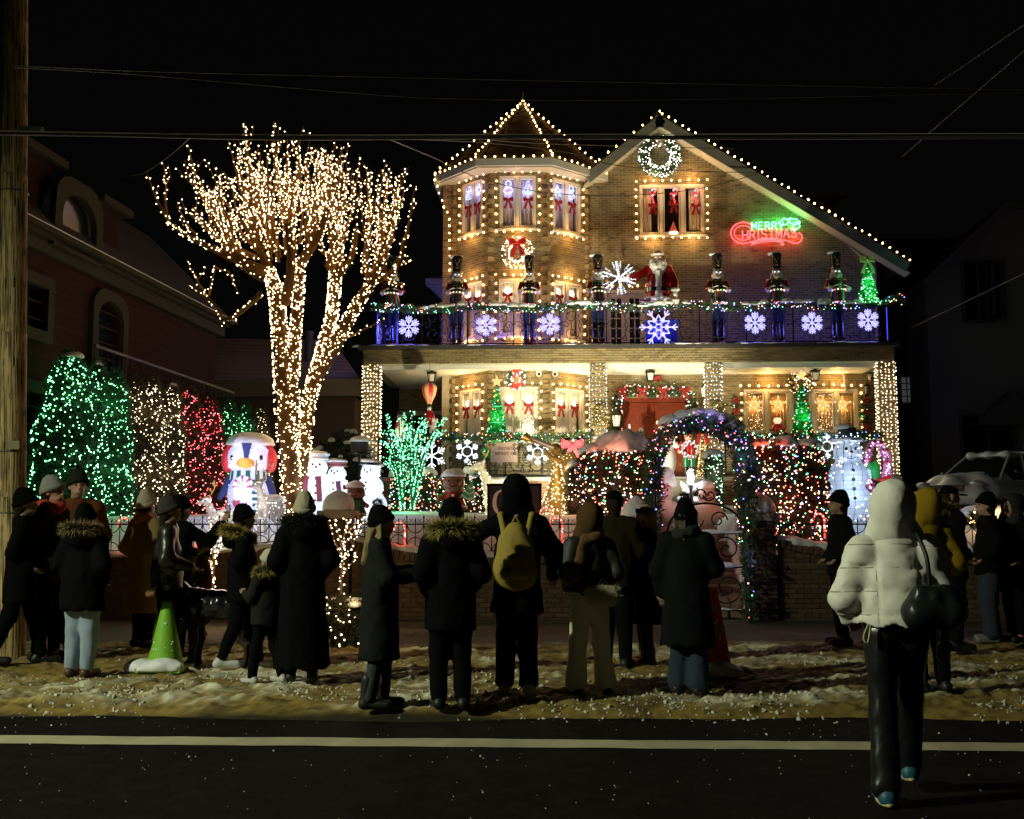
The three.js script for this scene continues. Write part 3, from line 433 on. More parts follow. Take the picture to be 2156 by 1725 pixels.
{
  const ev = [[-3.78,-34.1],[-2.38,-32.42],[-0.09,-32.42],[1.58,-34.1]].map(([x,z]) => V(x,12.47,z)),ap = at(1101,219,35.2).add(V(0,0.06,0.05));
  lightString('warm bulbs along the eaves of the octagonal tower roof',[V(-3.78,12.47,-36.3),...ev],0.27);
  ['outer ridge of the tower roof towards the big tree','second ridge of the tower roof from the big tree','second ridge of the tower roof from the gable','outer ridge of the tower roof towards the gable'].forEach((n,i) => lightString('warm bulbs climbing the ' + n,[ev[i].clone().add(V(0,0.06,0.02)),ap],0.25));
  lightString('warm bulbs along the short roof edge of the gable beside the tower',[V(1.35,GY - (GX - 1.35) * SL + 0.07,-33.56),V(GX,GY + 0.08,-33.56)],0.34);
  lightString('warm bulbs down the long roof edge of the gable',[V(GX + 0.1,GY + 0.02,-33.56),V(10.62,GY - (10.62 - GX) * SR + 0.07,-33.56)],0.235);
  lightString('loose warm bulbs hanging down the dark side of the tower',[V(-3.78,12.3,-34.0),V(-3.55,11.6,-33.98),V(-3.3,11.0,-33.9),V(-3.28,9.4,-34.0)],0.24);
  for (const w of WINDOWS) {
    const f = w.f,o = 0.1,a = w.u0 - o,b = w.u1 + o,t = w.v1 + 0.1,s = w.v0 - 0.1,P = (u,v) => fp(f,u,v,0.06),pts = w.k === 'ground' || w.k === 'porch' ? [P(a,s + 0.25),P(a,t),P(b,t),P(b,s + 0.25)] : [P(a,s),P(a,t),P(b,t),P(b,s),P(a,s)];
    lightString('warm bulbs framing the ' + w.n,pts,0.27,{ group: 'bulb strings round the windows' });
    const m = fp(f,(w.u0 + w.u1) / 2,0,0.32),hw = (w.u1 - w.u0) / 2; for (const q of w.k === 'gable' || w.k === 'porch' ? [-0.6,0.6] : [0]) { point(m.x + f.u[0] * q * hw,w.v1 + 0.16,m.z + f.u[1] * q * hw,WARM,1.7,6); if (w.k !== 'ground' && w.k !== 'porch') point(m.x + f.u[0] * q * hw,w.v0 - 0.16,m.z + f.u[1] * q * hw,WARM,1.5,6); }
  }
  lightString('warm bulbs over the balcony doors',[V(fdoor.u0,fdoor.v1 + 0.1,-34.02),V(fdoor.u1,fdoor.v1 + 0.1,-34.02)],0.27);
}
// ---- red bows and lit ornaments in the windows
const bowM = mat([0.3,0.012,0.012],0.55,{ sheen: 0.6,sheenColor: [0.5,0.05,0.05] });
const bowParts = (() => {
  const leaf = (a) => { const pts = []; for (let i = 0; i <= 14; i++) { const t = i / 14 * Math.PI * 2,r = Math.sin(t / 2); pts.push(V(Math.cos(a) * r * 0.16 * (0.4 + 0.6 * r) + Math.sin(t) * 0.05 * -Math.sin(a),Math.sin(a) * r * 0.16 + Math.sin(t) * 0.05 * Math.cos(a),0.03 * r)); } return pts; };
  const ribbon = (pts,w) => { const pos = [],idx = []; pts.forEach((p,i) => { pos.push(p.x,p.y,p.z - w * 0.35,p.x,p.y,p.z + w * 0.35); if (i) { const a = i * 2; idx.push(a - 2,a - 1,a,a - 1,a + 1,a); } }); const g = new THREE.BufferGeometry(); g.setAttribute('position',new THREE.Float32BufferAttribute(pos,3)); g.setIndex(idx); g.computeVertexNormals(); return g; };
  const petal = (s) => merge([plate([[0,0.015],[s * 0.06,0.06],[s * 0.15,0.1],[s * 0.165,0.03],[s * 0.15,-0.045],[s * 0.06,-0.03],[0,-0.015]],0.035),ribbon(leaf(s > 0 ? 0.2 : Math.PI - 0.2),0.06)]);
  const tail = (s) => plate([[0,0],[s * 0.05,-0.02],[s * 0.16,-0.3],[s * 0.115,-0.285],[s * 0.075,-0.32],[s * 0.0,-0.04]],0.015);
  return [petal(1),petal(-1),tail(1),tail(-1),ball(0.035,0,0,0.02,1,1.1,0.8,8,6)];
})();
function bow(label,p,turn,s = 1,o = {}) { const t = thing('red_bow',label,'bow',p,turn,o.group ?? 'red bows in the windows'); ['loop','loop','tail','tail','knot'].forEach((n,i) => part(n,bowParts[i],o.m ?? bowM,t)); t.scale.setScalar(s); return t; }
const onPx = (f,px,py,out) => { const q = onFace(f,px,py); return fp(f,q.u,q.v,out); };
const globeGeo = ball(1,0,0,0,1,1.1,1,12,9);
{
  const rows = [
    [F.bayL,987.6,438,'upper side bay window, pane by the dark wall',0],[F.bayL,1007,432,'upper side bay window, pane by the corner',0],[F.bayC,1070,421,'upper front bay window, pane towards the tree',0],[F.bayC,1112,421,'upper front bay window, pane towards the gable',0],[F.bayR,1174,426,'upper bay window beside the gable wall, first pane',0],[F.bayR,1203.6,432,'upper bay window beside the gable wall, second pane',0],
    [F.main,1375,434,'gable window, first pane from the tower',0],[F.main,1419,430,'gable window, middle pane',0],[F.main,1465,434,'gable window, pane farthest from the tower',0],
    [F.bayL,986,632,'balcony side bay window, pane by the dark wall',1],[F.bayL,1007,630,'balcony side bay window, pane by the corner',1],[F.bayC,1069,622,'balcony front bay window, pane towards the tree',1],[F.bayC,1110,622,'balcony front bay window, pane behind the toy soldier',1],[F.bayR,1177,625,'balcony bay window beside the doors, first pane',1],[F.bayR,1206,630,'balcony bay window beside the doors, second pane',1],
    [F.bayL,983,862,'porch side bay window, pane by the balloon',1],[F.bayL,1006,860,'porch side bay window, pane by the corner',1],[F.bayC,1073,853,'porch front bay window, pane half behind the green tree',1],[F.bayC,1113,853,'porch front bay window, pane with sparkling lights',1],[F.bayR,1181,858,'porch bay window by the column, first pane',1],[F.bayR,1209,860,'porch bay window by the column, second pane',1],
  ];
  for (const [f,px,py,n,globe] of rows) {
    bow('red ribbon bow in the ' + n,onPx(f,px,py,0.02),turnOf(f),0.92);
    if (globe) { const p = onPx(f,px,py - 11,-0.09),t = thing('window_lamp','round lamp glowing above the bow, ' + n,'lamp',p,turnOf(f),'round lamps in the windows'); const b = part('globe',globeGeo,glow([1,0.86,0.56],7),t); b.scale.setScalar(0.1); part('holder',[cyl(0.018,0.022,0.22,0,-0.3,0,8),cyl(0.06,0.07,0.03,0,-0.32,0,10)],cream,t); point(p.x,p.y,p.z,[1,0.84,0.5],f === F.bayC ? 1.5 : 1.1,5); }
  }
}
{ // lit stained ornaments in the upper windows and candy canes in the gable
  const tb = (pts,r = 0.016) => tube(pts.map(([x,y]) => V(x,y,0)),r,5,pts.length * 2,true),cols = [[0.45,0.3,1],[0.15,0.7,1],[1,0.35,0.75],[0.2,1,0.5],[1,0.65,0.25]];
  const kinds = {
    angel: { line: [tb(circlePts(0.085,14,0,0.15)),tb([[0,0.06],[0.14,-0.06],[0.1,-0.12],[0.06,-0.14],[0,-0.2],[-0.06,-0.14],[-0.1,-0.12],[-0.14,-0.06]])],body: plate([[0,0.06],[0.14,-0.06],[0.06,-0.14],[0,-0.2],[-0.06,-0.14],[-0.14,-0.06]],0.012),n: 'angel' },
    tree: { line: [tb([[0,0.24],[0.06,0.14],[0.03,0.13],[0.11,0.0],[0.06,0],[0.17,-0.15],[-0.17,-0.15],[-0.06,0],[-0.11,0],[-0.03,0.13],[-0.06,0.14]])],body: plate([[0,0.22],[0.15,-0.13],[-0.15,-0.13]],0.012),n: 'fir tree' },
    star: { line: [tb(starPts(0.19,0.07,5))],body: plate(starPts(0.15,0.05,5),0.012),n: 'star' },
  };
  const list = [[F.bayL,989,408,'tree','side pane by the dark wall'],[F.bayL,1009,400,'star','side pane by the corner'],[F.bayC,1070,397,'angel','front pane towards the tree'],[F.bayC,1112,397,'tree','front pane towards the gable'],[F.bayR,1174,402,'star','first pane beside the gable wall'],[F.bayR,1203,408,'angel','second pane beside the gable wall']];
  for (const [f,px,py,k,n] of list) {
    const o = kinds[k],p = onPx(f,px,py,0.0),t = thing('lit_window_ornament',`lit pastel ${o.n} ornament in the upper bay, ${n}`,'ornament',p,turnOf(f),'lit ornaments in the upper bay windows');
    part('outline_light',o.line,glow([0.75,0.8,1],1.5),t); part('stained_body',o.body,mat([0.3,0.22,0.5],0.4,{ emissive: [0.26,0.2,0.5] }),t); const ds = []; for (let i = 0; i < 22; i++) ds.push(V(rnd(-0.11,0.11),rnd(-0.15,0.12),0.02)); bulbs(ds,cols,0.02,3,t); point(p.x,p.y,p.z + 0.25,[0.6,0.45,1],0.16,4);
    point(p.x - f.n[0] * 0.1,p.y,p.z - f.n[1] * 0.1,[0.5,0.45,1],0.22,4);
  }
  for (const [px,n] of [[1373,'first pane from the tower'],[1418,'middle pane'],[1464,'pane farthest from the tower']]) {
    const t = thing('lit_candy_cane',`lit candy cane with bow in the gable window, ${n}`,'candy cane',onPx(F.main,px,411,0.02),0,'candy canes in the gable window'),pts = []; for (let i = 0; i <= 8; i++) pts.push(V(0.06 + 0.06 * Math.cos(i / 8 * Math.PI),0.13 + 0.07 * Math.sin(i / 8 * Math.PI),0)); pts.reverse(); const c = new THREE.CatmullRomCurve3([...pts,V(0,0,0),V(0.05,-0.27,0)]);
    const w = [],r = []; for (let i = 0; i < 12; i++) (i % 2 ? r : w).push(bar(c.getPoint(i / 12),c.getPoint((i + 1) / 12),0.028,0.028,7)); part('white_light',w,glow([1,0.8,0.7],1.8),t); part('red_light',r,glow([1,0.05,0.05],1.6),t); part('ribbon',[bowParts[0].clone().scale(0.7,0.7,1).translate(0.0,0.02,0.03),bowParts[1].clone().scale(0.7,0.7,1).translate(0.0,0.02,0.03)],glow([1,0.08,0.08],0.9),t); point(t.position.x,t.position.y,t.position.z + 0.2,[1,0.25,0.2],0.12,4);
  }
  const p = onPx(F.main,1418,493,0.04),t = thing('table_tree_light','small red tinsel tree glowing at its foot inside the gable window','table tree',p); part('cone',lathe([[0.14,0.06],[0.11,0.12],[0.1,0.14],[0.07,0.22],[0.05,0.26],[0,0.4]],12),mat([0.35,0.06,0.03],0.5,{ emissive: [0.2,0.03,0.015] }),t); part('lit_foot',cyl(0.12,0.13,0.05,0,0,0,12),glow([1,0.8,0.5],5),t);
}
// ---- wreaths
function wreath(label,p,turn,R,r,o) {
  const t = thing('wreath',label,'wreath',p,turn),core = new THREE.TorusGeometry(R - r * 0.9,r * 0.5,7,36); part('ring',core,mat(o.core ?? [0.04,0.05,0.02],0.9),t); const lp = [],bp = [];
  for (let i = 0; i < o.leaves; i++) { const a = rnd(6.283),b = rnd(6.283),k = r * rnd(0.5,1); lp.push(V(Math.cos(a) * (R - r + Math.cos(b) * k),Math.sin(a) * (R - r + Math.cos(b) * k),Math.sin(b) * k)); }
  for (let i = 0; i < o.n; i++) { const a = rnd(6.283),b = rnd(-0.9,3.9),k = r * rnd(0.75,1.1); bp.push(V(Math.cos(a) * (R - r + Math.cos(b) * k),Math.sin(a) * (R - r + Math.cos(b) * k),Math.max(0.01,Math.sin(b) * k + 0.03))); }
  if (o.leaves) foliage(lp,r * 0.55,t); bulbs(bp,o.colors,o.rb,o.k,t);
  if (o.balls) { const q = []; for (let i = 0; i < o.balls; i++) { const a = i / o.balls * 6.283 + 0.4; part('bauble',ball(r * 0.4,Math.cos(a) * (R - r),Math.sin(a) * (R - r),r * 0.9,1,1,1,10,8),mat(o.ballC ?? [0.5,0.02,0.02],0.2,{ metalness: 0.3 }),t); } }
  if (o.bow) for (const [bx,by,bs,br] of o.bow) { const g = group('bow',t); g.position.set(bx,by,r + 0.05); g.scale.setScalar(bs); g.rotation.z = br ?? 0; ['loop','loop','tail','tail','knot'].forEach((n,i) => part(n,bowParts[i],o.bowM ?? bowM,g)); }
  return t;
}
wreath('large wreath of white lights high under the gable peak',onPx(F.main,1388,334,0.16),0,0.66,0.17,{ leaves: 700,n: 330,colors: [[1,0.88,0.6],[0.9,0.95,0.9]],rb: 0.017,k: 7,bow: [[0,0.5,1,0]],bowM: mat([0.6,0.42,0.25],0.6) });
wreath('round wreath of warm lights with red bow on the front of the bay',onPx(F.bayC,1090,535,0.12),0,0.5,0.13,{ leaves: 60,n: 240,colors: [MINI,[1,0.85,0.6]],rb: 0.014,k: 8,bow: [[0,0.28,1.5,0]],bowM: mat([0.45,0.02,0.02],0.35,{ emissive: [0.12,0.004,0.004] }),core: [0.3,0.2,0.08] });
wreath('small wreath with red poinsettias over the porch bay window',onPx(F.bayC,1087,801,0.12),0,0.3,0.1,{ leaves: 260,n: 90,colors: [[1,0.9,0.7],[0.9,1,0.95]],rb: 0.014,k: 8,bow: [[0.03,0.26,0.75,0],[-0.08,-0.18,0.6,1.2],[0.17,-0.12,0.6,-1.2]],bowM: mat([0.55,0.02,0.02],0.4,{ emissive: [0.1,0.003,0.003] }) });
wreath('wreath with gold baubles and lights above the wide porch window',onPx(F.main,1684,806,0.14),0,0.4,0.13,{ leaves: 420,n: 90,colors: [[1,0.9,0.7],[1,0.6,0.2]],rb: 0.014,k: 7,balls: 11,ballC: [0.5,0.25,0.05] });
// ---- sign on the gable wall: green and red rope light
{
  const t = thing('rope_light_sign','red and green rope light sign reading MERRY CHRISTMAS on the gable wall','sign',onPx(F.main,1614,492,0.1)),k = PXM(34.1),green = [],red = [],G = { M: ['0,0 0,1 .5,.3 1,1 1,0'],E: ['.9,1 0,1 0,0 .9,0','0,.5 .7,.5'],R: ['0,0 0,1 .7,1 .9,.85 .9,.65 .7,.5 0,.5','.45,.5 1,0'],Y: ['0,1 .5,.45 1,1','.5,.45 .5,0'],H: ['0,0 0,1','1,0 1,1','0,.5 1,.5'],I: ['.5,0 .5,1'],S: ['1,.85 .75,1 .25,1 0,.8 .2,.57 .8,.45 1,.2 .75,0 .25,0 0,.15'],T: ['0,1 1,1','.5,1 .5,0'],A: ['0,0 .5,1 1,0','.2,.38 .8,.38'] };
  const write = (word,x,y,w,h,gap,out,r,rise = 0) => [...word].forEach((c,i) => { const cw = c === 'I' ? w * 0.4 : w,ox = x,oy = y + rise * i; x += cw + gap; for (const l of G[c]) { const p = l.split(' ').map((q) => q.split(',').map(Number)); for (let k = 0; k + 1 < p.length; k++) out.push(bar(V(ox + p[k][0] * cw,oy + p[k][1] * h,0),V(ox + p[k + 1][0] * cw,oy + p[k + 1][1] * h,0),r,r,5)); } });
  write('MERRY',-0.46,0.12,0.14,0.21,0.065,green,0.0135); write('HRISTMAS',-0.75,-0.2,0.16,0.27,0.065,red,0.0145,0.008);
  const rope = (pts,out,r) => out.push(tube(pts.map(([x,y]) => V(x,y,0)),r,5,pts.length * 6));
  const C = (o) => { const q = []; for (let i = 0; i <= 16; i++) { const a = 0.75 + i / 16 * 4.6; q.push([-0.72 + Math.cos(a) * (0.38 - o),0.0 + Math.sin(a) * (0.33 - o)]); } return q; };
  rope(C(0),red,0.012); rope(C(0.1),red,0.01); rope([[-0.5,-0.29],[-0.2,-0.2],[0.2,-0.18],[0.55,-0.24],[0.85,-0.34],[1.02,-0.26],[1.05,-0.1],[0.95,0.0]],red,0.012); rope([[-0.5,-0.37],[-0.1,-0.28],[0.25,-0.27],[0.45,-0.33],[0.5,-0.4],[0.4,-0.35]],red,0.011); rope([[-0.48,-0.33],[-0.2,-0.24],[0.2,-0.225],[0.5,-0.28]],red,0.013);
  for (const [hx,hy,ha] of [[0.52,0.33,0.5],[0.82,0.34,-0.3],[0.88,0.2,0.9]]) { const q = []; for (let i = 0; i < 16; i++) { const a = i / 16 * 6.283,rr = 0.13 * (1 + 0.22 * Math.cos(a * 5)),x = Math.cos(a) * rr * 1.2,y = Math.sin(a) * rr * 0.7; q.push(V(hx + x * Math.cos(ha) - y * Math.sin(ha),hy + x * Math.sin(ha) + y * Math.cos(ha),0)); } green.push(tube(q,0.013,5,32,true)); }
  part('green_rope_light',green,glow([0.12,1,0.34],7),t); part('red_rope_light',red,glow([1,0.05,0.06],8),t); part('frame',[bar(V(-1.0,0,-0.05),V(1.0,0.05,-0.05),0.012),bar(V(-0.6,-0.3,-0.05),V(-0.5,0.3,-0.05),0.01),bar(V(0.6,-0.3,-0.05),V(0.6,0.35,-0.05),0.01)],iron,t);
  const p = t.position; for (const x of [-0.8,0,0.8]) point(p.x + x,p.y - 0.2,p.z + 0.14,[1,0.03,0.04],0.8,6); for (const x of [-0.25,0.3,0.75]) point(p.x + x,p.y + 0.3,p.z + 0.14,[0.06,1,0.2],x > 0 ? 1.1 : 0.6,6);
}
// ---- balcony railing of wrought iron
function scrollPanel(W,H) {                                     // one panel of scrolls, W wide and H high
  const out = [],sp = (cx,cy,r,a0,turns,dir) => { const q = []; for (let i = 0; i <= 22; i++) { const t = i / 22,a = a0 + dir * turns * 6.283 * t,k = r * (1 - 0.82 * t); q.push(V(cx + Math.cos(a) * k,cy + Math.sin(a) * k,0)); } out.push(tube(q,0.0095,4,44)); };
  for (const s of [-1,1]) { sp(s * W * 0.26,H * 0.74,H * 0.2,s > 0 ? 3.1 : 0,1.3,-s); sp(s * W * 0.26,H * 0.28,H * 0.22,s > 0 ? 3.1 : 0,1.3,s); sp(s * W * 0.4,H * 0.52,H * 0.13,s > 0 ? 0 : 3.1,1.1,s); sp(s * W * 0.12,H * 0.1,H * 0.08,1.5,1,s); out.push(tube([V(s * W * 0.06,0.03,0),V(s * W * 0.1,H * 0.3,0),V(s * W * 0.03,H * 0.5,0),V(s * W * 0.11,H * 0.72,0),V(0,H * 0.96,0)],0.009,4,24),ball(0.03,s * W * 0.34,H * 0.86,0,1.6,0.7,0.3,6,5),ball(0.03,s * W * 0.3,H * 0.1,0,1.6,0.7,0.3,6,5)); }
  const o = []; for (let i = 0; i < 16; i++) o.push(V(Math.cos(i / 16 * 6.283) * W * 0.1,H * 0.5 + Math.sin(i / 16 * 6.283) * H * 0.2,0)); out.push(tube(o,0.009,4,32,true)); return merge(out);
}
function railing(label,a,b,H,n,name) {
  const d = b.clone().sub(a),L = d.length(),t = thing(name,label,'railing',a,Math.atan2(-d.z,d.x)),w = L / n,sc = scrollPanel(w - 0.06,H - 0.12);
  part('top_rail',box(L,0.045,0.05,L / 2,H - 0.02,0),iron,t); part('bottom_rail',box(L,0.03,0.035,L / 2,0.075,0),iron,t);
  for (let i = 0; i <= n; i++) part('post',[box(0.035,H - 0.01,0.035,i * w,H / 2,0),ball(0.035,i * w,H + 0.02,0,1,1,1,8,6)],iron,t); for (let i = 0; i < n; i++) part('scroll_panel',sc,iron,t).position.set((i + 0.5) * w,0.09,0); return t;
}
railing('black wrought iron balcony railing with scrolls along the house front',V(-5.25,FLOOR2 + 0.06,-32.12),V(9.45,FLOOR2 + 0.06,-32.12),1.12,11,'balcony_railing');
railing('black wrought iron railing running back along the dark end of the balcony',V(-5.27,FLOOR2 + 0.06,-37),V(-5.27,FLOOR2 + 0.06,-32.16),1.12,3,'balcony_railing');
railing('black scrolled porch railing below the bay windows',V(-5.1,FLOOR1,-31.92),V(0.95,FLOOR1,-31.92),1.1,5,'porch_railing');
railing('black scrolled porch railing below the wide porch window',V(4.75,FLOOR1,-31.92),V(9.1,FLOOR1,-31.92),1.1,3,'porch_railing');
// ---- garlands
const MULTI = [[1,0.12,0.08],[0.15,0.3,1],[0.1,1,0.35],[1,0.55,0.12],[1,0.85,0.6]];
function garland(label,pts,r,o = {}) {
  const t = thing('garland',label,'garland'),c = new THREE.CatmullRomCurve3(pts),L = c.getLength(),lp = [],bp = []; const off = (k) => V(rnd(-1,1),rnd(-1,1),rnd(-1,1)).normalize().multiplyScalar(k);
  for (let i = 0; i < L * (o.leaf ?? 95); i++) lp.push(c.getPoint(rnd()).add(off(r * Math.sqrt(rnd())))); for (let i = 0; i < L * (o.n ?? 20); i++) { const d = off(r * 1.1); d.z = Math.abs(d.z) * 0.9; bp.push(c.getPoint(rnd()).add(d)); }
  part('rope',tube(pts,0.02,5,pts.length * 4),mat([0.02,0.04,0.015],0.9),t); foliage(lp,r * 0.8,t); bulbs(bp,o.colors ?? MULTI,o.rb ?? 0.015,o.k ?? 7,t);
  const sn = []; if (o.snow) for (const [a,b] of o.snow) { const n = Math.max(1,Math.round((b - a) / 0.26)); for (let i = 0; i < n; i++) { const p = c.getPoint((a + (b - a) * (i + 0.5) / n - pts[0].x) / (pts[pts.length - 1].x - pts[0].x)); if (rnd() < 0.8) sn.push(place(snowHeap(rnd(0.22,0.42),rnd(0.06,0.14),0.22,i + a,0.03,0.5),p.clone().add(V(0,r * rnd(0.3,0.6),rnd(0,0.05))))); } } if (sn.length) part('snow',sn,snowMat,t,{ kind: 'stuff' }); return t;
}
{
  const y = FLOOR2 + 1.2,pts = []; for (let x = -5.3; x <= 9.5; x += 0.74) pts.push(V(x,y + 0.04 * Math.sin(x * 2.1) - 0.02,-32.08)); garland('long green garland with coloured lights and snow on the balcony railing',pts,0.13,{ n: 24,snow: [[-4.0,-2.6],[-1.9,-0.6],[0.3,1.5],[2.1,4.1],[5.3,6.1],[6.2,7.6],[8.2,9.3]],colors: [[1,0.3,0.2],[0.2,0.35,1],[0.2,1,0.5],[1,0.8,0.6],[0.5,0.4,1]] });
  garland('garland hanging over the balcony end beside the small tree',[V(9.4,y + 0.05,-32.1),V(9.7,y + 0.16,-32.0),V(9.95,y + 0.05,-32.1)],0.12,{ colors: MULTI });
  const yl = 4.06,p1 = []; for (let x = -5.0; x <= 1.1; x += 0.5) p1.push(V(x,yl + 0.03 * Math.sin(x * 3),-31.9)); garland('green garland with coloured lights on the porch railing below the bay',p1,0.14,{ n: 22 });
  const p2 = []; for (let x = 4.6; x <= 9.2; x += 0.5) p2.push(V(x,yl + 0.03 * Math.sin(x * 3),-31.9)); garland('green garland with coloured lights on the porch railing below the wide window',p2,0.14,{ n: 22 });
  const dl = door.u0 - 0.12,dr = door.u1 + 0.12,dt = door.v1 + 0.12,g = garland('thick garland with white lights and red bows round the front door',[V(dl - 0.04,FLOOR1 + 0.9,-33.95),V(dl - 0.02,FLOOR1 + 1.7,-33.95),V(dl,dt - 0.1,-33.95),V(dl + 0.4,dt + 0.12,-33.95),V((dl + dr) / 2,dt + 0.06,-33.95),V(dr - 0.4,dt + 0.12,-33.95),V(dr,dt - 0.1,-33.95),V(dr + 0.02,FLOOR1 + 1.9,-33.95)],0.17,{ n: 34,leaf: 150,colors: [[1,0.9,0.65],[0.95,1,0.9],[1,0.2,0.1]] });
  [[0.05,0.35],[0.32,0.52],[0.62,0.52],[0.9,0.4]].forEach(([k,s]) => { const b = group('bow',g); b.position.set(lerp(dl,dr,k),dt + 0.1,-33.76); b.scale.setScalar(0.95); ['loop','loop','tail','tail','knot'].forEach((n,i) => part(n,bowParts[i],bowM,b)); });
  for (const [x,n] of [[1545,'beside the wide porch window near the column'],[1818,'beside the wide porch window near the house corner']]) { const p = onPx(F.main,x,873,0.12),q = []; for (let i = -3; i <= 3; i++) q.push(V(p.x + 0.02 * i * i * 0.3,p.y + i * 0.16,p.z)); const s = garland('hanging swag of greens and red flowers ' + n,q,0.13,{ n: 5,leaf: 130,k: 4 }); for (const k of [-2,0.3,2]) { const b = group('flower',s); b.position.set(p.x + 0.05,p.y + k * 0.2,p.z + 0.13); b.scale.setScalar(0.7); for (let j = 0; j < 6; j++) part('petal',ball(0.1,0.1,0,0,1,0.42,0.25,8,5).rotateZ(j * 1.047),bowM,b); } }
  const p = onPx(F.main,1401,806,0.15),d = thing('hanging_ornament','ribbon and leaf ornament hanging above the front door','ornament',p); ['loop','loop','tail','tail','knot'].forEach((n,i) => part(n,bowParts[i].clone().scale(1.3,1.1,1).translate(0,0.2,0),bowM,d)); const lp = []; for (let i = 0; i < 160; i++) lp.push(V(rnd(-0.35,0.35),rnd(-0.15,0.1),rnd(-0.08,0.1))); foliage(lp,0.09,d,'foliage',[[0.2,0.14,0.05],[0.08,0.12,0.05],[0.3,0.2,0.1]].map((c) => new THREE.Color().setRGB(...c))); d.position.x = 2.95; d.position.y = 5.8;
}
// ---- lit snowflakes on the railings
function flake(kind) {
  const out = [],arms = kind === 'star' ? 12 : 6,b = (x0,y0,x1,y1,r) => { const a = V(x0,y0,0),c = V(x1,y1,0); return [bar(a,c,r,r,6),ball(r,x1,y1,0,1,1,1,6,4)]; };
  const arm = [];
  if (kind === 'feather') { arm.push(...b(0,0.1,0,1,0.042)); for (const [h,l] of [[0.36,0.3],[0.55,0.32],[0.74,0.24]]) for (const s of [-1,1]) arm.push(...b(s * 0.05,h,s * (0.05 + l * 0.72),h + l * 0.78,0.042)); arm.push(...b(-0.06,0.1,0.06,0.1,0.03)); }
  if (kind === 'star') { arm.push(...b(0,0.16,0,1,0.035)); for (const s of [-1,1]) { arm.push(...b(0,0.72,s * 0.14,0.9,0.035)); arm.push(...b(0,0.62,s * 0.1,0.36,0.03)); } }
  if (kind === 'plain') { arm.push(...b(0,0.02,0,1,0.036)); for (const s of [-1,1]) { arm.push(...b(0,0.5,s * 0.24,0.7,0.036),...b(0,0.72,s * 0.15,0.86,0.03)); } }
  if (kind === 'fat') { arm.push(...b(0,0.42,0,1,0.055),...b(0,0.36,0.0,0.42,0.05)); for (const s of [-1,1]) { arm.push(...b(0,0.6,s * 0.22,0.76,0.06),...b(0,0.78,s * 0.16,0.9,0.055),...b(s * 0.21,0.36,0,0.44,0.05)); } }
  const A = merge(arm),n = kind === 'star' ? 6 : 6; for (let i = 0; i < n; i++) out.push(A.clone().rotateZ(i * 6.2832 / n + (kind === 'star' ? 0.5236 : 0)));
  if (kind === 'star') { for (let i = 0; i < 6; i++) { const q = starPts(0.62,0.36,6,Math.PI / 2 + 0.5236 * 0); } const q = starPts(0.66,0.38,6,Math.PI / 2),r2 = circlePts(0.16,14); for (let i = 0; i < 12; i++) out.push(bar(V(...q[i],0),V(...q[(i + 1) % 12],0),0.03,0.03,5)); out.push(tube(r2.map(([x,y]) => V(x,y,0)),0.03,5,28,true)); } else if (kind !== 'fat') out.push(tube(circlePts(0.09,10).map(([x,y]) => V(x,y,0)),0.03,5,20,true));
  return merge(out);
}
const flakes = Object.fromEntries(['feather','star','plain','fat'].map((k) => [k,flake(k)]));
function snowflake(label,kind,p,R,c,k,turn = 0,grp,light) {
  const t = thing('snowflake_light',label,'snowflake',p,turn,grp),g = part('led_tubes',flakes[kind],glow(c,k),t); g.scale.set(R,R,R * 0.7); part('frame',flakes[kind],mat([0.3,0.32,0.35],0.5),t).scale.set(R * 0.99,R * 0.99,R * 0.35); t.children[1].position.z = -0.03; if (light) point(p.x + light[0],p.y,p.z + light[1],light.slice(2,5),light[5],8); return t;
}
const ICE = [0.4,0.38,1];
[[860.5,688,'first from the tree'],[1023,685,'below the side window of the bay'],[1157.5,682.5,'below the bay window near the doors'],[1590,680,'between the two toy drummers beyond the gable'],[1710,680,'third from the balcony end by the small tree'],[1828,674,'below the small green tree at the balcony end']].forEach(([x,y,n],i) => snowflake('blue-white lit snowflake on the balcony railing, ' + n,'feather',at(x,y,32.0),0.315,ICE,2.5,0,'snowflakes on the balcony railing',[0,-0.35,0.18,0.14,1,i < 3 ? 1.9 : 1.3]));
snowflake('largest blue-white snowflake with a star centre on the balcony railing','star',at(1387,689,31.98),0.54,ICE,2.3,0,null,[0,-0.4,0.16,0.12,1,2.2]);
snowflake('blue-white lit snowflake on the end railing seen edge on','feather',V(-5.34,7.32,-33.2),0.4,[0.25,0.25,1],2.6,-Math.PI / 2,null,[0.3,0,0.1,0.1,1,2.5]);
[[983.5,951,'below the side bay window'],[1132,954,'behind the gold trumpet'],[1742,940,'held up beside the big snowman']].forEach(([x,y,n]) => snowflake('icy white lit snowflake on the porch railing, ' + n,'fat',at(x,y,31.82),0.34,[0.78,0.92,1],1.8,0,'snowflakes on the porch railing',[0,0.25,0.5,0.75,1,1.6]));
snowflake('plain white rope light snowflake standing among the snowy bushes','plain',at(909,960,28.2),0.37,[0.9,0.97,1],2.6,0,null,[0,0.3,0.7,0.85,1,0.8]);
// blue rope light on the posts and along the deck
{ const t = thing('rope_light','blue rope light along the posts and foot of the balcony railing','rope light'),k = []; for (const [x,h] of [[-5.2,0.9],[-4.62,0.7],[9.42,1.0]]) k.push(bar(V(x,FLOOR2 + 0.15,-32.05),V(x,FLOOR2 + 0.1 + h,-32.05),0.011)); part('led_tube',k,glow([0.06,0.07,1],1.6),t); for (const x of [-5,-4.3,3.2,5.4,7.2,9.2]) point(x,7.25,-32.5,[0.1,0.08,1],0.9,10); for (const x of [-1.8,-0.6]) point(x,7.0,-32.45,[0.4,0.15,1],0.5,8); }
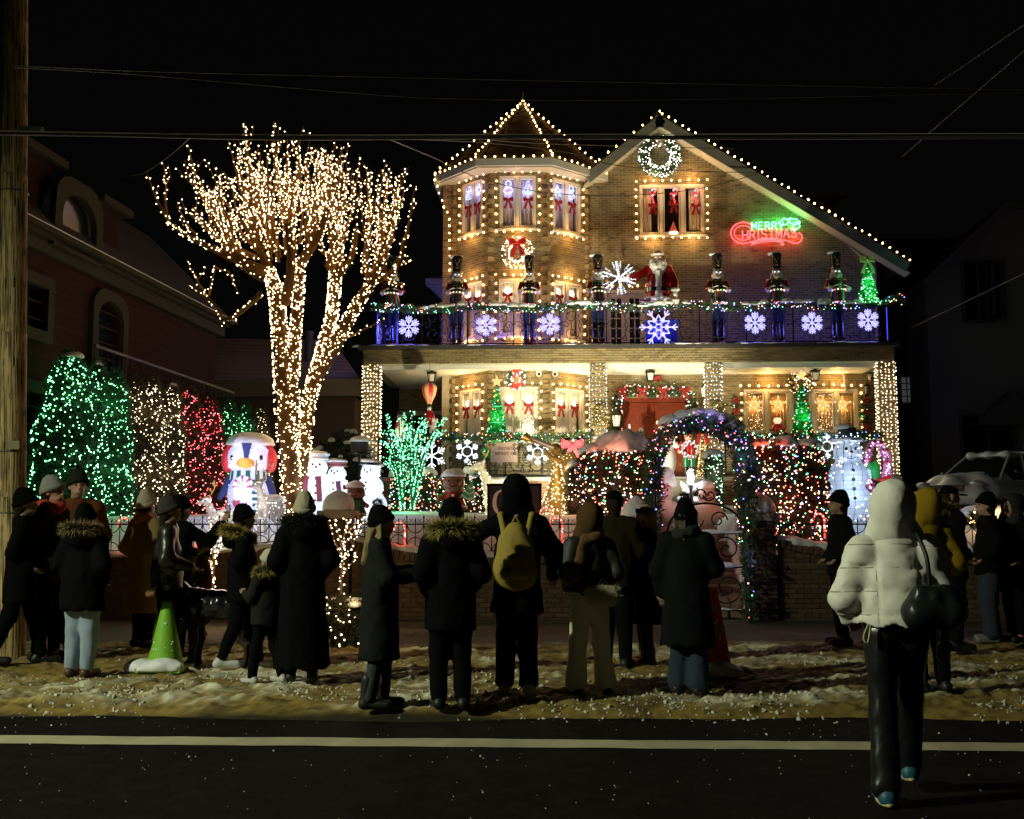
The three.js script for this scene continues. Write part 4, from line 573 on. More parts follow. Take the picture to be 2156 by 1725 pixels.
// ---- light nets on the porch columns
function columnNet(label,x,w,rows,cols,c,r,k,pl) {
  const t = thing('light_net',label,'light net'),ps = [],y0 = FLOOR1 + 0.12,y1 = 6.14,wires = [];
  for (let i = 0; i < rows; i++) { const y = lerp(y0,y1,i / (rows - 1)); for (let j = 0; j < cols; j++) ps.push(V(x - w / 2 + w * (j + 0.5) / cols + rnd(-0.025,0.025),y + rnd(-0.03,0.03),ZP + 0.03)); for (const s of [-1,1]) for (let j = 0; j < 3; j++) ps.push(V(x + s * (w / 2 + 0.03),y + rnd(-0.04,0.04),ZP - 0.06 - j * 0.14)); wires.push(tube([V(x - w / 2 - 0.02,y,ZP - 0.3),V(x - w / 2 - 0.02,y - 0.02,ZP + 0.02),V(x,y - 0.03,ZP + 0.025),V(x + w / 2 + 0.02,y,ZP + 0.02),V(x + w / 2 + 0.02,y,ZP - 0.3)],0.005,3,12)); }
  part('wire',wires,wireM,t); bulbs(ps,[c],r,k,t); if (pl) for (const y of [3.6,4.5,5.4]) point(x,y,ZP + 0.4,c,pl,8);
}
columnNet('net of warm lights round the porch column nearest the big tree',-5.36,0.46,30,5,[1,0.76,0.46],0.0165,9,0.3);
columnNet('net of small white lights round the column beside the bay',1.18,0.43,26,4,[1,0.9,0.75],0.012,6,0.06);
columnNet('net of small white lights round the column beside the front door',4.47,0.43,26,5,[1,0.93,0.82],0.013,7,0.06);
columnNet('net of warm lights round the porch column at the dark house corner',9.36,0.46,36,4,[1,0.74,0.48],0.015,9,0.25);
// ---- lamps of the porch
{
  const L = (label,p) => { const t = thing('ceiling_lantern',label,'lantern',p,0,'ceiling lanterns of the porch'); part('cap',[cyl(0.2,0.17,0.05,0,-0.1,0,4).rotateY(0.785),cyl(0.05,0.05,0.06,0,-0.06,0,8)],iron,t); part('cage',[0,1,2,3].map((i) => bar(V(0.16,-0.1,0).applyAxisAngle(UPV,i * 1.5708 + 0.785),V(0.11,-0.34,0).applyAxisAngle(UPV,i * 1.5708 + 0.785),0.012)).concat(box(0.17,0.015,0.17,0,-0.34,0)),iron,t); part('glass',cyl(0.13,0.09,0.2,0,-0.32,0,4).rotateY(0.785),mat([0.5,0.46,0.38],0.4,{ emissive: [0.25,0.2,0.12] }),t); return t; };
  L('black ceiling lantern over the porch end with the balloon',at(909,777,32.9).setY(6.13)); L('black ceiling lantern over the front door',at(1369,774,32.9).setY(6.13)); L('black ceiling lantern over the wide porch window',at(1716,771,33).setY(6.13));
  const S = (label,p,on,s = 1) => { const t = thing('wall_lantern',label,'lantern',p); part('cap',[lathe([[0.0,0.42],[0.03,0.4],[0.03,0.36],[0.11,0.28],[0.12,0.25],[0,0.25]],6)],iron,t); part('glass',lathe([[0.07,0],[0.105,0.25]],6),on ? glow([1,0.8,0.45],1.6) : mat([0.3,0.28,0.2],0.4),t); part('cage',[0,1,2,3,4,5].map((i) => bar(V(0.075,0,0).applyAxisAngle(UPV,i * 1.047),V(0.11,0.25,0).applyAxisAngle(UPV,i * 1.047),0.009)).concat([cyl(0.085,0.04,0.04,0,-0.04,0,6),box(0.04,0.05,0.2,0,0.3,-0.1)]),iron,t); if (on) point(p.x,p.y + 0.12,p.z + 0.14,[1,0.72,0.36],2.2,4); t.scale.setScalar(s); };
  S('lit black wall lantern between the front door and the column',onPx(F.main,1482,838,0.22),1,1.1); S('dark wall lantern at the far end of the porch',onPx(F.main,1822,832,0.22),0,0.9); S('lit yellow lantern on a post beside the front door',at(1298,898,33.2),1,1.25);
  const cam = (label,p) => { const t = thing('security_camera',label,'camera',p); part('housing',[ball(0.09,0,0,0,1,1,0.8),cyl(0.08,0.1,0.05,0,0.05,-0.03)],white,t); part('lens',ball(0.045,0,-0.02,0.05),iron,t); }; cam('white dome camera over the porch bay window',onPx(F.bayC,1135,788,0.1)); cam('white dome camera beside the bay corner on the porch',onPx(F.bayR,1164,788,0.1)); cam('white dome camera at the far porch end',onPx(F.main,1832,797,0.1));
}

// ---------------------------------------------------------------- figures on the balcony and the porch
const gloss = (c,r = 0.25) => mat(c,r,{ clearcoat: 0.5 }),redG = gloss([0.35,0.012,0.012]),blackG = gloss([0.014,0.014,0.014]),goldM = mat([0.6,0.4,0.1],0.3,{ metalness: 0.8 }),skinM = mat([0.6,0.38,0.26],0.5),whiteM = mat([0.78,0.76,0.72],0.5);
function toyDrummer(label,p,H) {
  const t = thing('toy_drummer',label,'toy soldier',p,0,'tall toy drummers along the balcony'),YM = [[-1,-1],[0,0],[0.38,0.44],[0.42,0.475],[0.5,0.595],[0.68,0.725],[0.8,0.822],[0.972,0.99],[2,2]],ym = (y) => { let i = 1; while (y > YM[i][0]) i++; const [a,b] = YM[i - 1],[c,d] = YM[i]; return b + (d - b) * (y - a) / (c - a); },S = (q) => { const g = Array.isArray(q) ? merge(q) : q,v = g.attributes.position; for (let i = 0; i < v.count; i++) v.setY(i,ym(v.getY(i))); return g.scale(H,H,H); };
  part('base',S([cyl(0.085,0.095,0.05,0,0,0,20)]),gloss([0.25,0.02,0.02]),t);
  for (const s of [-1,1]) { part('boot',S([cyl(0.032,0.03,0.16,s * 0.036,0.06,0,12),ball(0.034,s * 0.036,0.075,0.022,1,0.7,1.5,10,8),cyl(0.037,0.037,0.015,s * 0.036,0.215,0,12)]),blackG,t); part('trouser_leg',S([cyl(0.04,0.031,0.21,s * 0.036,0.23,0,12)]),gloss([0.006,0.014,0.07]),t); }
  part('jacket',S([lathe([[0.075,0.42],[0.08,0.45],[0.062,0.5],[0.07,0.58],[0.074,0.635],[0.05,0.67],[0.03,0.685]],18)]).scale(1,1,0.8),gloss([0.02,0.03,0.022]),t);
  part('braid',S([0.52,0.56,0.6,0.64].flatMap((y,i) => [bar(V(-0.045 + i * 0.002,y,0.05),V(0.045,y,0.05),0.005,0.005,5),ball(0.007,0,y + 0.005,0.06,1,1,1,6,5)])),goldM,t);
  for (const s of [-1,1]) { part('sleeve',S([bar(V(s * 0.082,0.645,0),V(s * 0.108,0.53,0.0),0.023,0.022,10),bar(V(s * 0.112,0.53,0),V(s * 0.098,0.5,0.06),0.023,0.021,10),ball(0.024,s * 0.112,0.53,0,1,1,1,10,8)]),redG,t); part('epaulette',S([ball(0.029,s * 0.082,0.66,0,1.1,0.5,0.9,12,8)]),goldM,t); part('hand',S([ball(0.029,s * 0.096,0.505,0.082,1,0.95,1,12,8),...[-1,0,1].map((q) => ball(0.011,s * 0.096 + q * 0.013,0.497,0.105,1,1,1.2,6,5))]),whiteM,t); part('drumstick',S([bar(V(s * 0.1,0.52,0.085),V(s * 0.035,0.54,0.13),0.006),ball(0.013,s * 0.035,0.54,0.13,1,1,1,8,6)]),cream,t); }
  const dr = 0.062,ds = []; for (let i = 0; i < 12; i++) { const a = i / 12 * 6.283; ds.push(V(Math.cos(a) * (dr + 0.006),0.0,Math.sin(a) * (dr + 0.006))); }
  for (let i = 0; i < 12; i++) part('drum_panel',S(new THREE.CylinderGeometry(dr,dr,0.095,2,1,false,i / 12 * 6.2832,6.2832 / 12).translate(0,0.44,0.075)),i % 2 ? redG : gloss([0.01,0.22,0.13]),t);
  part('drum_head',S([cyl(dr - 0.002,dr - 0.002,0.1,0,0.39,0.075,20)]),whiteM,t); for (const y of [0.392,0.488]) part('drum_hoop',S(new THREE.TorusGeometry(dr,0.006,5,24).rotateX(Math.PI / 2).translate(0,y,0.075)),goldM,t);
  bulbs([0.39,0.49].flatMap((y) => ds.map((v) => V(v.x,ym(y),v.z + 0.075).multiplyScalar(H))),[[1,0.2,0.15],[1,0.9,0.7],[0.2,1,0.5]],0.019,5,t);
  part('head',S([lathe([[0.0,0.67],[0.03,0.675],[0.046,0.7],[0.05,0.74],[0.048,0.8],[0,0.8]],16),box(0.04,0.022,0.02,0,0.692,0.042),bar(V(0,0.755,0.045),V(0,0.728,0.066),0.008,0.011,6)]),gloss([0.62,0.5,0.36]),t);
  part('whiskers',S([ball(0.02,-0.05,0.71,0.004,0.8,1.8,1,8,6),ball(0.02,0.05,0.71,0.004,0.8,1.8,1,8,6),ball(0.018,0,0.684,0.035,1.5,0.8,0.8,8,6)]),whiteM,t);
  part('moustache',S([-1,1].flatMap((s) => [bar(V(0,0.722,0.056),V(s * 0.022,0.718,0.052),0.007,0.006,5),bar(V(s * 0.022,0.718,0.052),V(s * 0.034,0.728,0.044),0.006,0.002,5),box(0.018,0.005,0.008,s * 0.019,0.775,0.047)])),blackG,t);
  part('eye_lights',S([-1,1].map((s) => ball(0.008,s * 0.019,0.757,0.047,1,0.8,0.6,8,6))),glow([0.5,0.75,1],3),t);
  part('hat',S([lathe([[0.05,0.785],[0.058,0.795],[0.052,0.803],[0.047,0.82],[0.052,0.9],[0.059,0.965],[0.057,0.972],[0,0.972]],20),ball(0.05,0,0.79,0.028,0.95,0.16,0.9,12,6)]),blackG,t);
  part('hat_trim',S([new THREE.TorusGeometry(0.052,0.004,5,24).rotateX(Math.PI / 2).translate(0,0.8,0),bar(V(-0.028,0.93,0.046),V(0,0.875,0.05),0.003),bar(V(0.028,0.93,0.046),V(0,0.875,0.05),0.003),bar(V(-0.015,0.85,0.046),V(0.015,0.83,0.046),0.003),bar(V(0.015,0.85,0.046),V(-0.015,0.83,0.046),0.003),ball(0.008,0,0.87,0.05,1,1,1,6,5)]),goldM,t);
  part('snow_cap',place(snowHeap(0.135 * H,0.025 * H,0.12 * H,label.length,0.02,0.5),V(0,0.985 * H,0)),snowMat,t); part('snow',place(snowHeap(0.11 * H,0.014 * H,0.09 * H,label.length + 3,0.02,0.5),V(0,0.585 * H,0.075 * H)),snowMat,t);
  return t;
}
{
  const D = 32.62,H = at(963,535,D).y - FLOOR2 - 0.06,first = toyDrummer('tall toy drummer in black hat half hidden behind the big lit tree',at(827,600,D).setY(FLOOR2 + 0.06),H * 0.98);
  [[963,'tall toy drummer at the balcony rail in front of the tower side window',0.03],[1114.5,'tall toy drummer at the rail in front of the bay and its round wreath',-0.02],[1259,'tall toy drummer at the rail between the bay and the french doors',0.02],[1511,'tall toy drummer standing beyond the red-suited statue under the gable window',0.1],[1635.5,'tall toy drummer standing below the red and green sign',-0.12],[1761,'tall toy drummer standing nearest the small green balcony tree',0.12]].forEach(([x,l,r]) => dup(first,l,at(x,600,D).setY(FLOOR2 + 0.06),r));
}
{ // the bearded statue, his gift boxes and what he holds
  const p = at(1386,640,32.9),t = thing('bearded_statue','big bearded statue in glossy red fur-trimmed suit with outstretched arm on the balcony','statue',V(p.x,at(1386,680,32.9).y,-32.9)),K = (at(1386,520,32.9).y - t.position.y) / 2.0,m = (name,list,k,mt) => { const g = blob(list,0.022,k); g.scale(K,K,K); return part(name,g,mt,t); };
  m('trousers',[cap([-0.13,0.5,0],[-0.14,0.18,0.02],0.15,0.12),cap([0.13,0.5,0],[0.14,0.18,0.02],0.15,0.12)],0.03,redG); m('boots',[-1,1].flatMap((s) => [cap([s * 0.15,0.26,0.02],[s * 0.15,0.06,0.02],0.105,0.085),cap([s * 0.15,0.05,0.0],[s * 0.17,0.05,0.17],0.075,0.06)]),0.04,blackG);
  m('jacket',[cap([0,0.62,0],[0,1.02,0.02],0.29,0.3,0.8),cap([0,1.05,0],[0,1.36,0],0.3,0.2,0.75),cap([-0.24,1.38,0],[0.24,1.38,0],0.13,0.13),cap([-0.27,1.38,0],[-0.56,1.2,0.12],0.125,0.11),cap([-0.56,1.2,0.12],[-0.76,1.12,0.2],0.11,0.1),cap([0.28,1.38,0],[0.42,1.06,0.05],0.125,0.11),cap([0.42,1.06,0.05],[0.43,0.86,0.14],0.11,0.1)],0.06,redG);
  m('fur_trim',[...Array.from({ length: 14 },(_,i) => { const a = i / 14 * 6.283; return ell([Math.cos(a) * 0.29,0.58,Math.sin(a) * 0.25],[0.11,0.075,0.1]); }),cap([0,0.6,0.25],[0,1.3,0.2],0.1,0.08),ell([-0.78,1.11,0.2],[0.06,0.12,0.12]),ell([0.43,0.84,0.15],[0.12,0.06,0.12])],0.05,whiteM);
  part('belt',merge([new THREE.CylinderGeometry(0.335,0.34,0.1,28,1,true).scale(1,1,0.86).translate(0,0.84,0.015)]).scale(K,K,K),blackG,t); part('buckle',new THREE.TorusGeometry(0.065,0.018,4,4).rotateZ(0.785).translate(0,0.84,0.315).scale(K,K,K),goldM,t);
  m('head',[ell([0,1.64,0.02],[0.13,0.17,0.14]),ell([0,1.6,0.15],[0.035,0.03,0.04]),ell([-0.06,1.58,0.12],[0.045,0.035,0.035]),ell([0.06,1.58,0.12],[0.045,0.035,0.035]),cap([0,1.35,0],[0,1.55,0],0.09)],0.02,skinM);
  part('beard',blob([ell([0,1.42,0.12],[0.2,0.2,0.12]),ell([-0.09,1.52,0.14],[0.1,0.06,0.06]),ell([0.09,1.52,0.14],[0.1,0.06,0.06]),ell([-0.15,1.58,0.03],[0.06,0.12,0.1]),ell([0.15,1.58,0.03],[0.06,0.12,0.1]),ell([0,1.3,0.15],[0.12,0.1,0.08])],0.015,0.04,(d,x,y,z) => d + 0.022 * noise(x * 22,y * 16,z * 22)).scale(K,K,K),whiteM,t); part('eyebrows',merge([-1,1].map((s) => ball(0.035,s * 0.055,1.69,0.145,1.1,0.45,0.5,8,6))).scale(K,K,K),whiteM,t); part('eyes',merge([-1,1].map((s) => ball(0.014,s * 0.052,1.655,0.145,1,1,0.6,8,6))).scale(K,K,K),blackG,t); part('mouth',ball(0.035,0,1.515,0.195,1,0.4,0.3,8,6).scale(K,K,K),mat([0.35,0.05,0.05],0.4),t);
  part('cap',blob([ell([0,1.76,0],[0.135,0.14,0.14]),cap([0.03,1.86,-0.03],[0.13,1.82,-0.1],0.08,0.05),cap([0.13,1.82,-0.1],[0.2,1.6,-0.12],0.05,0.035)],0.02,0.05,(d,x,y) => Math.max(d,1.75 - y)).scale(K,K,K),redG,t); part('cap_trim',blob([...Array.from({ length: 10 },(_,i) => { const a = i / 10 * 6.283; return ell([Math.cos(a) * 0.125,1.785,Math.sin(a) * 0.13],[0.05,0.035,0.05]); }),ell([0.2,1.57,-0.12],[0.055,0.055,0.055])],0.018,0.03).scale(K,K,K),whiteM,t); part('snow_cap',place(snowHeap(0.26,0.09,0.26,4,0.03,0.4),V(0,1.84 * K,0)),snowMat,t);
  const fingers = (x,y,z,s) => [ell([x,y,z],[0.055,0.06,0.05]),...[0,1,2,3].map((i) => cap([x + s * 0.03,y + 0.035 - i * 0.023,z + 0.02],[x + s * 0.1,y + 0.03 - i * 0.026,z + 0.045],0.016,0.012)),cap([x,y + 0.05,z + 0.02],[x + s * 0.05,y + 0.09,z + 0.05],0.018,0.013)];
  part('glove',blob(fingers(-0.86,1.08,0.24,-1),0.012,0.02).scale(K,K,K),whiteM,t); part('glove',blob([ell([0.43,0.74,0.18],[0.06,0.07,0.05]),...[0,1,2,3].map((i) => cap([0.39 + i * 0.027,0.71,0.22],[0.39 + i * 0.027,0.66,0.2],0.016,0.013)),cap([0.37,0.75,0.2],[0.38,0.7,0.24],0.018,0.014)],0.012,0.02).scale(K,K,K),whiteM,t);
  const l = thing('hand_lantern','white lantern hanging from the hand of the red-suited statue','lantern',t.position.clone().add(V(0.43 * K,0.3 * K,0.2 * K))); part('cap',[lathe([[0,0.42],[0.02,0.4],[0.1,0.3],[0.11,0.28],[0,0.28]],6),new THREE.TorusGeometry(0.04,0.008,5,14).translate(0,0.45,0)],whiteM,l); part('glass',lathe([[0.06,0.02],[0.09,0.28]],6),glow([1,0.85,0.6],1.2),l); part('cage',[0,1,2,3,4,5].map((i) => bar(V(0.065,0,0).applyAxisAngle(UPV,i * 1.047),V(0.095,0.28,0).applyAxisAngle(UPV,i * 1.047),0.009)).concat(cyl(0.08,0.05,0.04,0,-0.02,0,6)),whiteM,l); point(l.position.x + 0.14,l.position.y + 0.15,l.position.z - 0.12,[1,0.72,0.36],1.0,5);
  // a lit star flake held in the outstretched hand
  const s = snowflake('icy star of clear lights held out by the red-suited statue','plain',t.position.clone().add(V(-1.02 * K,1.12 * K,0.3 * K)),0.45,[0.75,0.9,1],0.5,0,null,[0,0.2,0.7,0.85,1,0.5]); s.rotation.z = 0.15; const ps = []; for (let i = 0; i < 6; i++) for (let k = 1; k < 9; k++) for (const q of [-1,1]) { const a = i * 1.0472; ps.push(V(Math.sin(a) * k * 0.06 + q * 0.02,Math.cos(a) * k * 0.06,0.03)); if (k > 5) ps.push(V(Math.sin(a + q * 0.25) * k * 0.06,Math.cos(a + q * 0.25) * k * 0.06,0.03)); } bulbs(ps,[[0.8,0.93,1]],0.014,7,s);
  const gift = (label,x,y,z,w,h,c,c2) => { const q = thing('gift_box',label,'gift box',[x,y,z],rnd(-0.2,0.2),'gift boxes at the feet of the statue'); part('box',box(w,h,w,0,h / 2,0),mat(c,0.35),q); part('lid',box(w + 0.04,0.08,w + 0.04,0,h - 0.03,0),mat(c,0.35),q); part('ribbon',[box(0.07,h + 0.02,w + 0.05,0,h / 2,0.0),box(w + 0.05,h + 0.022,0.07,0,h / 2,0),place(bowParts[0],V(0,h + 0.05,0)),place(bowParts[1],V(0,h + 0.05,0))],mat(c2,0.4),q); };
  gift('large blue gift box with white ribbon under the red-suited statue',p.x + 0.1,FLOOR2 + 0.06,-32.85,0.9,t.position.y - FLOOR2 - 0.07,[0.03,0.05,0.4],[0.5,0.5,0.7]); gift('small pale gift box on the snow of the railing before the statue',p.x - 0.42,at(1366,640,32.5).y - 0.16,-32.5,0.22,0.2,[0.5,0.45,0.6],[0.6,0.3,0.6]); 
}
// ---- lit fir trees of green tinsel
function litTree(label,p,H,R,o = {}) {
  const t = thing('green_lit_tree',label,'lit tree',p),tiers = o.tiers ?? 4,lp = [],bp = [],cp = [],prof = (y) => { const k = (1 - y / H) * tiers,f = k - Math.floor(k); return R * (0.1 + 0.9 * (1 - y / H)) * (1 - 0.26 * (1 - f) * (k < tiers ? 1 : 0)); };
  const rp = (k) => { let y = H * (1 - Math.sqrt(rnd())) * 0.96,a = rnd(6.283),r = prof(y) * k; return V(Math.cos(a) * r,y + 0.03,Math.sin(a) * r); };
  for (let i = 0; i < (o.leaf ?? 1500); i++) lp.push(rp(rnd(0.55,1.02))); for (let i = 0; i < (o.n ?? 130); i++) bp.push(rp(1.02)); for (let i = 0; i < (o.m ?? 60); i++) cp.push(rp(1.05));
  part('stem',cyl(0.02,0.04,H,0,0,0,8),wireM,t); foliage(lp,o.size ?? 0.085,t,'tinsel',[[0.015,0.3,0.06],[0.02,0.42,0.1],[0.01,0.2,0.05]].map((c) => new THREE.Color().setRGB(...c)));
  bulbs(bp,[[0.1,1,0.32],[0.35,1,0.6]],0.015,5,t,'green_light_bulbs'); bulbs(cp,o.colors ?? [[1,0.95,0.8],[1,0.2,0.12],[0.2,0.4,1],[1,0.65,0.1]],o.rm ?? 0.022,5,t);
  for (const k of [0.25,0.5,0.72]) { const y = H * k,r = prof(y) + 0.05; if (o.rings) part('tinsel_ring',new THREE.TorusGeometry(r,0.022,5,26).rotateX(Math.PI / 2 + 0.12).translate(0,y,0),mat([0.05,0.4,0.22],0.4),t); }
  if (o.star) part('star_light',place(plate(starPts(0.17,0.075),0.05),V(0,H + 0.12,0)),glow([1,0.72,0.25],o.starK ?? 1.1),t); for (const k of [0.2,0.55]) { point(p.x,p.y + H * k,p.z + prof(H * k) + 0.22,[0.12,1,0.3],0.7,6); point(p.x,p.y + H * k,p.z,[0.12,1,0.3],1.0,4); } return t;
}
litTree('green lit tree with coloured bulbs and gold star before the porch bay',V(at(1046,900,32.4).x,FLOOR1 + 0.55,-32.4),at(1046,812,32.4).y - FLOOR1 - 0.55,0.46,{ star: 1,rings: 1,leaf: 1900 });
litTree('green lit tree with gold star before the wide porch window',V(at(1690,900,32.6).x,FLOOR1 + 0.5,-32.6),at(1690,800,32.6).y - FLOOR1 - 0.5,0.46,{ star: 1,rings: 1,leaf: 1900 });
for (const [x,n] of [[1046,'before the bay'],[1690,'before the wide window']]) { const q = at(x,900,x < 1300 ? 32.4 : 32.6),s = thing('plant_stand','dark wooden stand under the green lit porch tree ' + n,'stand',[q.x,FLOOR1,q.z]); part('top',cyl(0.3,0.3,0.04,0,x < 1300 ? 0.51 : 0.46,0,16),mat([0.1,0.06,0.03],0.6),s); for (let i = 0; i < 4; i++) part('leg',bar(V(0.22,0,0).applyAxisAngle(UPV,i * 1.57),V(0.18,x < 1300 ? 0.51 : 0.46,0).applyAxisAngle(UPV,i * 1.57),0.025),mat([0.1,0.06,0.03],0.6),s); }
{ const q = at(1829,640,32.4),a = litTree('small bright green lit tree with gold bow on the balcony end',V(q.x,q.y - 0.05,q.z),at(1829,552,32.4).y - q.y,0.33,{ leaf: 1300,n: 150,m: 60,colors: [[0.8,1,0.85]],rm: 0.017 }); const b = group('bow',a); b.position.set(0,at(1829,545,32.4).y - q.y,0.05); b.scale.setScalar(1.3); ['loop','loop','tail','tail','knot'].forEach((n,i) => part(n,bowParts[i],mat([0.55,0.5,0.25],0.4),b)); const s = thing('plant_stand','iron stand under the small green balcony tree','stand',[q.x,FLOOR2 + 0.06,q.z]); part('top',cyl(0.25,0.25,0.03,0,q.y - FLOOR2 - 0.15,0,14),iron,s); part('leg',cyl(0.03,0.03,q.y - FLOOR2 - 0.15,0,0,0,8),iron,s); part('foot',cyl(0.16,0.2,0.03,0,0,0,14),iron,s); }
// ---- window lights of the wide porch window
{
  const xs = [[1587.6,1],[1638.6,1],[1733,1],[1773.6,1]]; xs.forEach(([x,k],i) => { const t = thing('window_star_light','lit paper star in the wide porch window, ' + ['first pane from the door','second pane from the door','pane beyond the green tree','last pane at the far end'][i],'star',onPx(F.main,x,852,0.0),0,'lit stars in the wide porch window'); part('star_body',plate(starPts(0.25,0.1),0.04),mat([0.6,0.36,0.12],0.5,{ emissive: [0.75,0.42,0.14] }),t); const ps = []; for (const [a,b] of starPts(0.24,0.1)) ps.push(V(a,b,0.03)); bulbs(ps,[MINI],0.014,6,t); point(t.position.x,t.position.y,t.position.z - 0.1,[1,0.62,0.25],0.75,5); });
  for (const [x,n] of [[1587,'first pane from the door'],[1735,'pane beyond the green tree']]) { const t = thing('curtain_light','curtain of tiny warm lights in the wide porch window, ' + n,'light curtain'),ps = []; for (let i = 0; i < 90; i++) ps.push(onPx(F.main,x + rnd(-20,20),rnd(826,908),-0.1)); bulbs(ps,[MINI],0.0085,8,t); part('wire',[-15,-5,5,15].map((d) => bar(onPx(F.main,x + d,826,-0.1),onPx(F.main,x + d,910,-0.1),0.003,0.003,3)),wireM,t); }
  { const t = thing('curtain_light','curtain of tiny sparkling lights in the porch bay window beside the green tree','light curtain'),ps = []; for (let i = 0; i < 420; i++) ps.push(onPx(F.bayC,rnd(1093,1126),868 + 50 * Math.sqrt(rnd()),-0.08)); bulbs(ps,[MINI,[1,0.9,0.7]],0.007,8,t); part('wire',[1098,1106,1114,1122].map((d) => bar(onPx(F.bayC,d,864,-0.08),onPx(F.bayC,d,918,-0.08),0.003,0.003,3)),wireM,t); }
  { const q = onPx(F.main,1637,905,0.0),t = thing('window_doll','small bearded doll glowing inside the wide porch window','doll',q.setY(q.y - 0.2)); part('body',blob([cap([0,0.1,0],[0,0.35,0],0.14,0.09),cap([-0.1,0.34,0],[-0.18,0.2,0.08],0.05),cap([0.1,0.34,0],[0.18,0.2,0.08],0.05)],0.02,0.03),redG,t); part('head',ball(0.1,0,0.5,0.01),skinM,t); part('beard_lamp',ball(0.11,0,0.47,0.05,1.1,1,0.7),mat([0.8,0.75,0.7],0.6,{ emissive: [0.9,0.65,0.4] }),t); part('cap',lathe([[0.11,0.53],[0.08,0.62],[0,0.74]],12),redG,t); }
}
// ---- hot-air balloon hanging on the porch, and the yellow snowman on the rail
{
  const p = at(904,852,31.0),t = thing('toy_balloon','red and cream striped toy balloon hanging under the porch ceiling','toy balloon',p),R = 0.21,prof = [[0.05,0],[0.09,0.08],[0.17,0.24],[0.21,0.4],[0.2,0.5],[0.14,0.58],[0.0,0.61]].map((q) => new THREE.Vector2(...q)); for (let i = 0; i < 10; i++) part('gore',new THREE.LatheGeometry(prof,3,i / 10 * 6.2832,6.2832 / 10),i % 2 ? mat([0.6,0.42,0.2],0.4,{ emissive: [0.18,0.1,0.03] }) : mat([0.5,0.02,0.02],0.35,{ emissive: [0.16,0.01,0.01] }),t); part('cord',bar(V(0,0.6,0),V(0,6.13 - p.y,0),0.006),iron,t); part('basket',[cyl(0.09,0.07,0.13,0,-0.4,0,12),...[0,1,2,3].map((i) => bar(V(0.08,-0.28,0).applyAxisAngle(UPV,i * 1.57),V(0.06,0.02,0).applyAxisAngle(UPV,i * 1.57),0.004,0.004,4))],mat([0.2,0.1,0.04],0.8),t);
  const d = thing('toy_bearded_figure','little bearded figure in red riding in the hanging balloon basket','doll',p.clone().add(V(0,-0.42,0.02))); part('body',blob([cap([0,0.06,0],[0,0.22,0],0.1,0.07),cap([-0.07,0.2,0],[-0.13,0.1,0.06],0.035),cap([0.07,0.2,0],[0.13,0.1,0.06],0.035),cap([-0.04,0,0.02],[-0.05,-0.14,0.06],0.04),cap([0.04,0,0.02],[0.05,-0.14,0.06],0.04)],0.015,0.02),redG,d); part('head',ball(0.06,0,0.32,0),skinM,d); part('beard',ball(0.06,0,0.29,0.03,1,1.1,0.7),whiteM,d); part('hat',lathe([[0.07,0.35],[0.05,0.41],[0,0.48]],10),mat([0.02,0.05,0.02],0.6),d);
  const e = thing('toy_white_bear','little white toy bear in a red hat climbing below the hanging balloon','doll',at(911,905,31.1)); part('body',blob([ell([0,0.12,0],[0.09,0.12,0.08]),ell([0,0.28,0.01],[0.07,0.07,0.07]),ell([0,0.265,0.07],[0.035,0.03,0.03]),cap([0.07,0.18,0],[0.12,0.28,0.04],0.035),cap([-0.07,0.16,0],[-0.13,0.1,0.04],0.035),cap([-0.04,0.04,0],[-0.06,-0.06,0.04],0.04),cap([0.04,0.04,0],[0.06,-0.06,0.04],0.04),ell([-0.05,0.34,0],[0.02,0.025,0.015]),ell([0.05,0.34,0],[0.02,0.025,0.015])],0.014,0.02),whiteM,e); part('hat',lathe([[0.06,0.32],[0.04,0.38],[0,0.43]],10),redG,e);
}
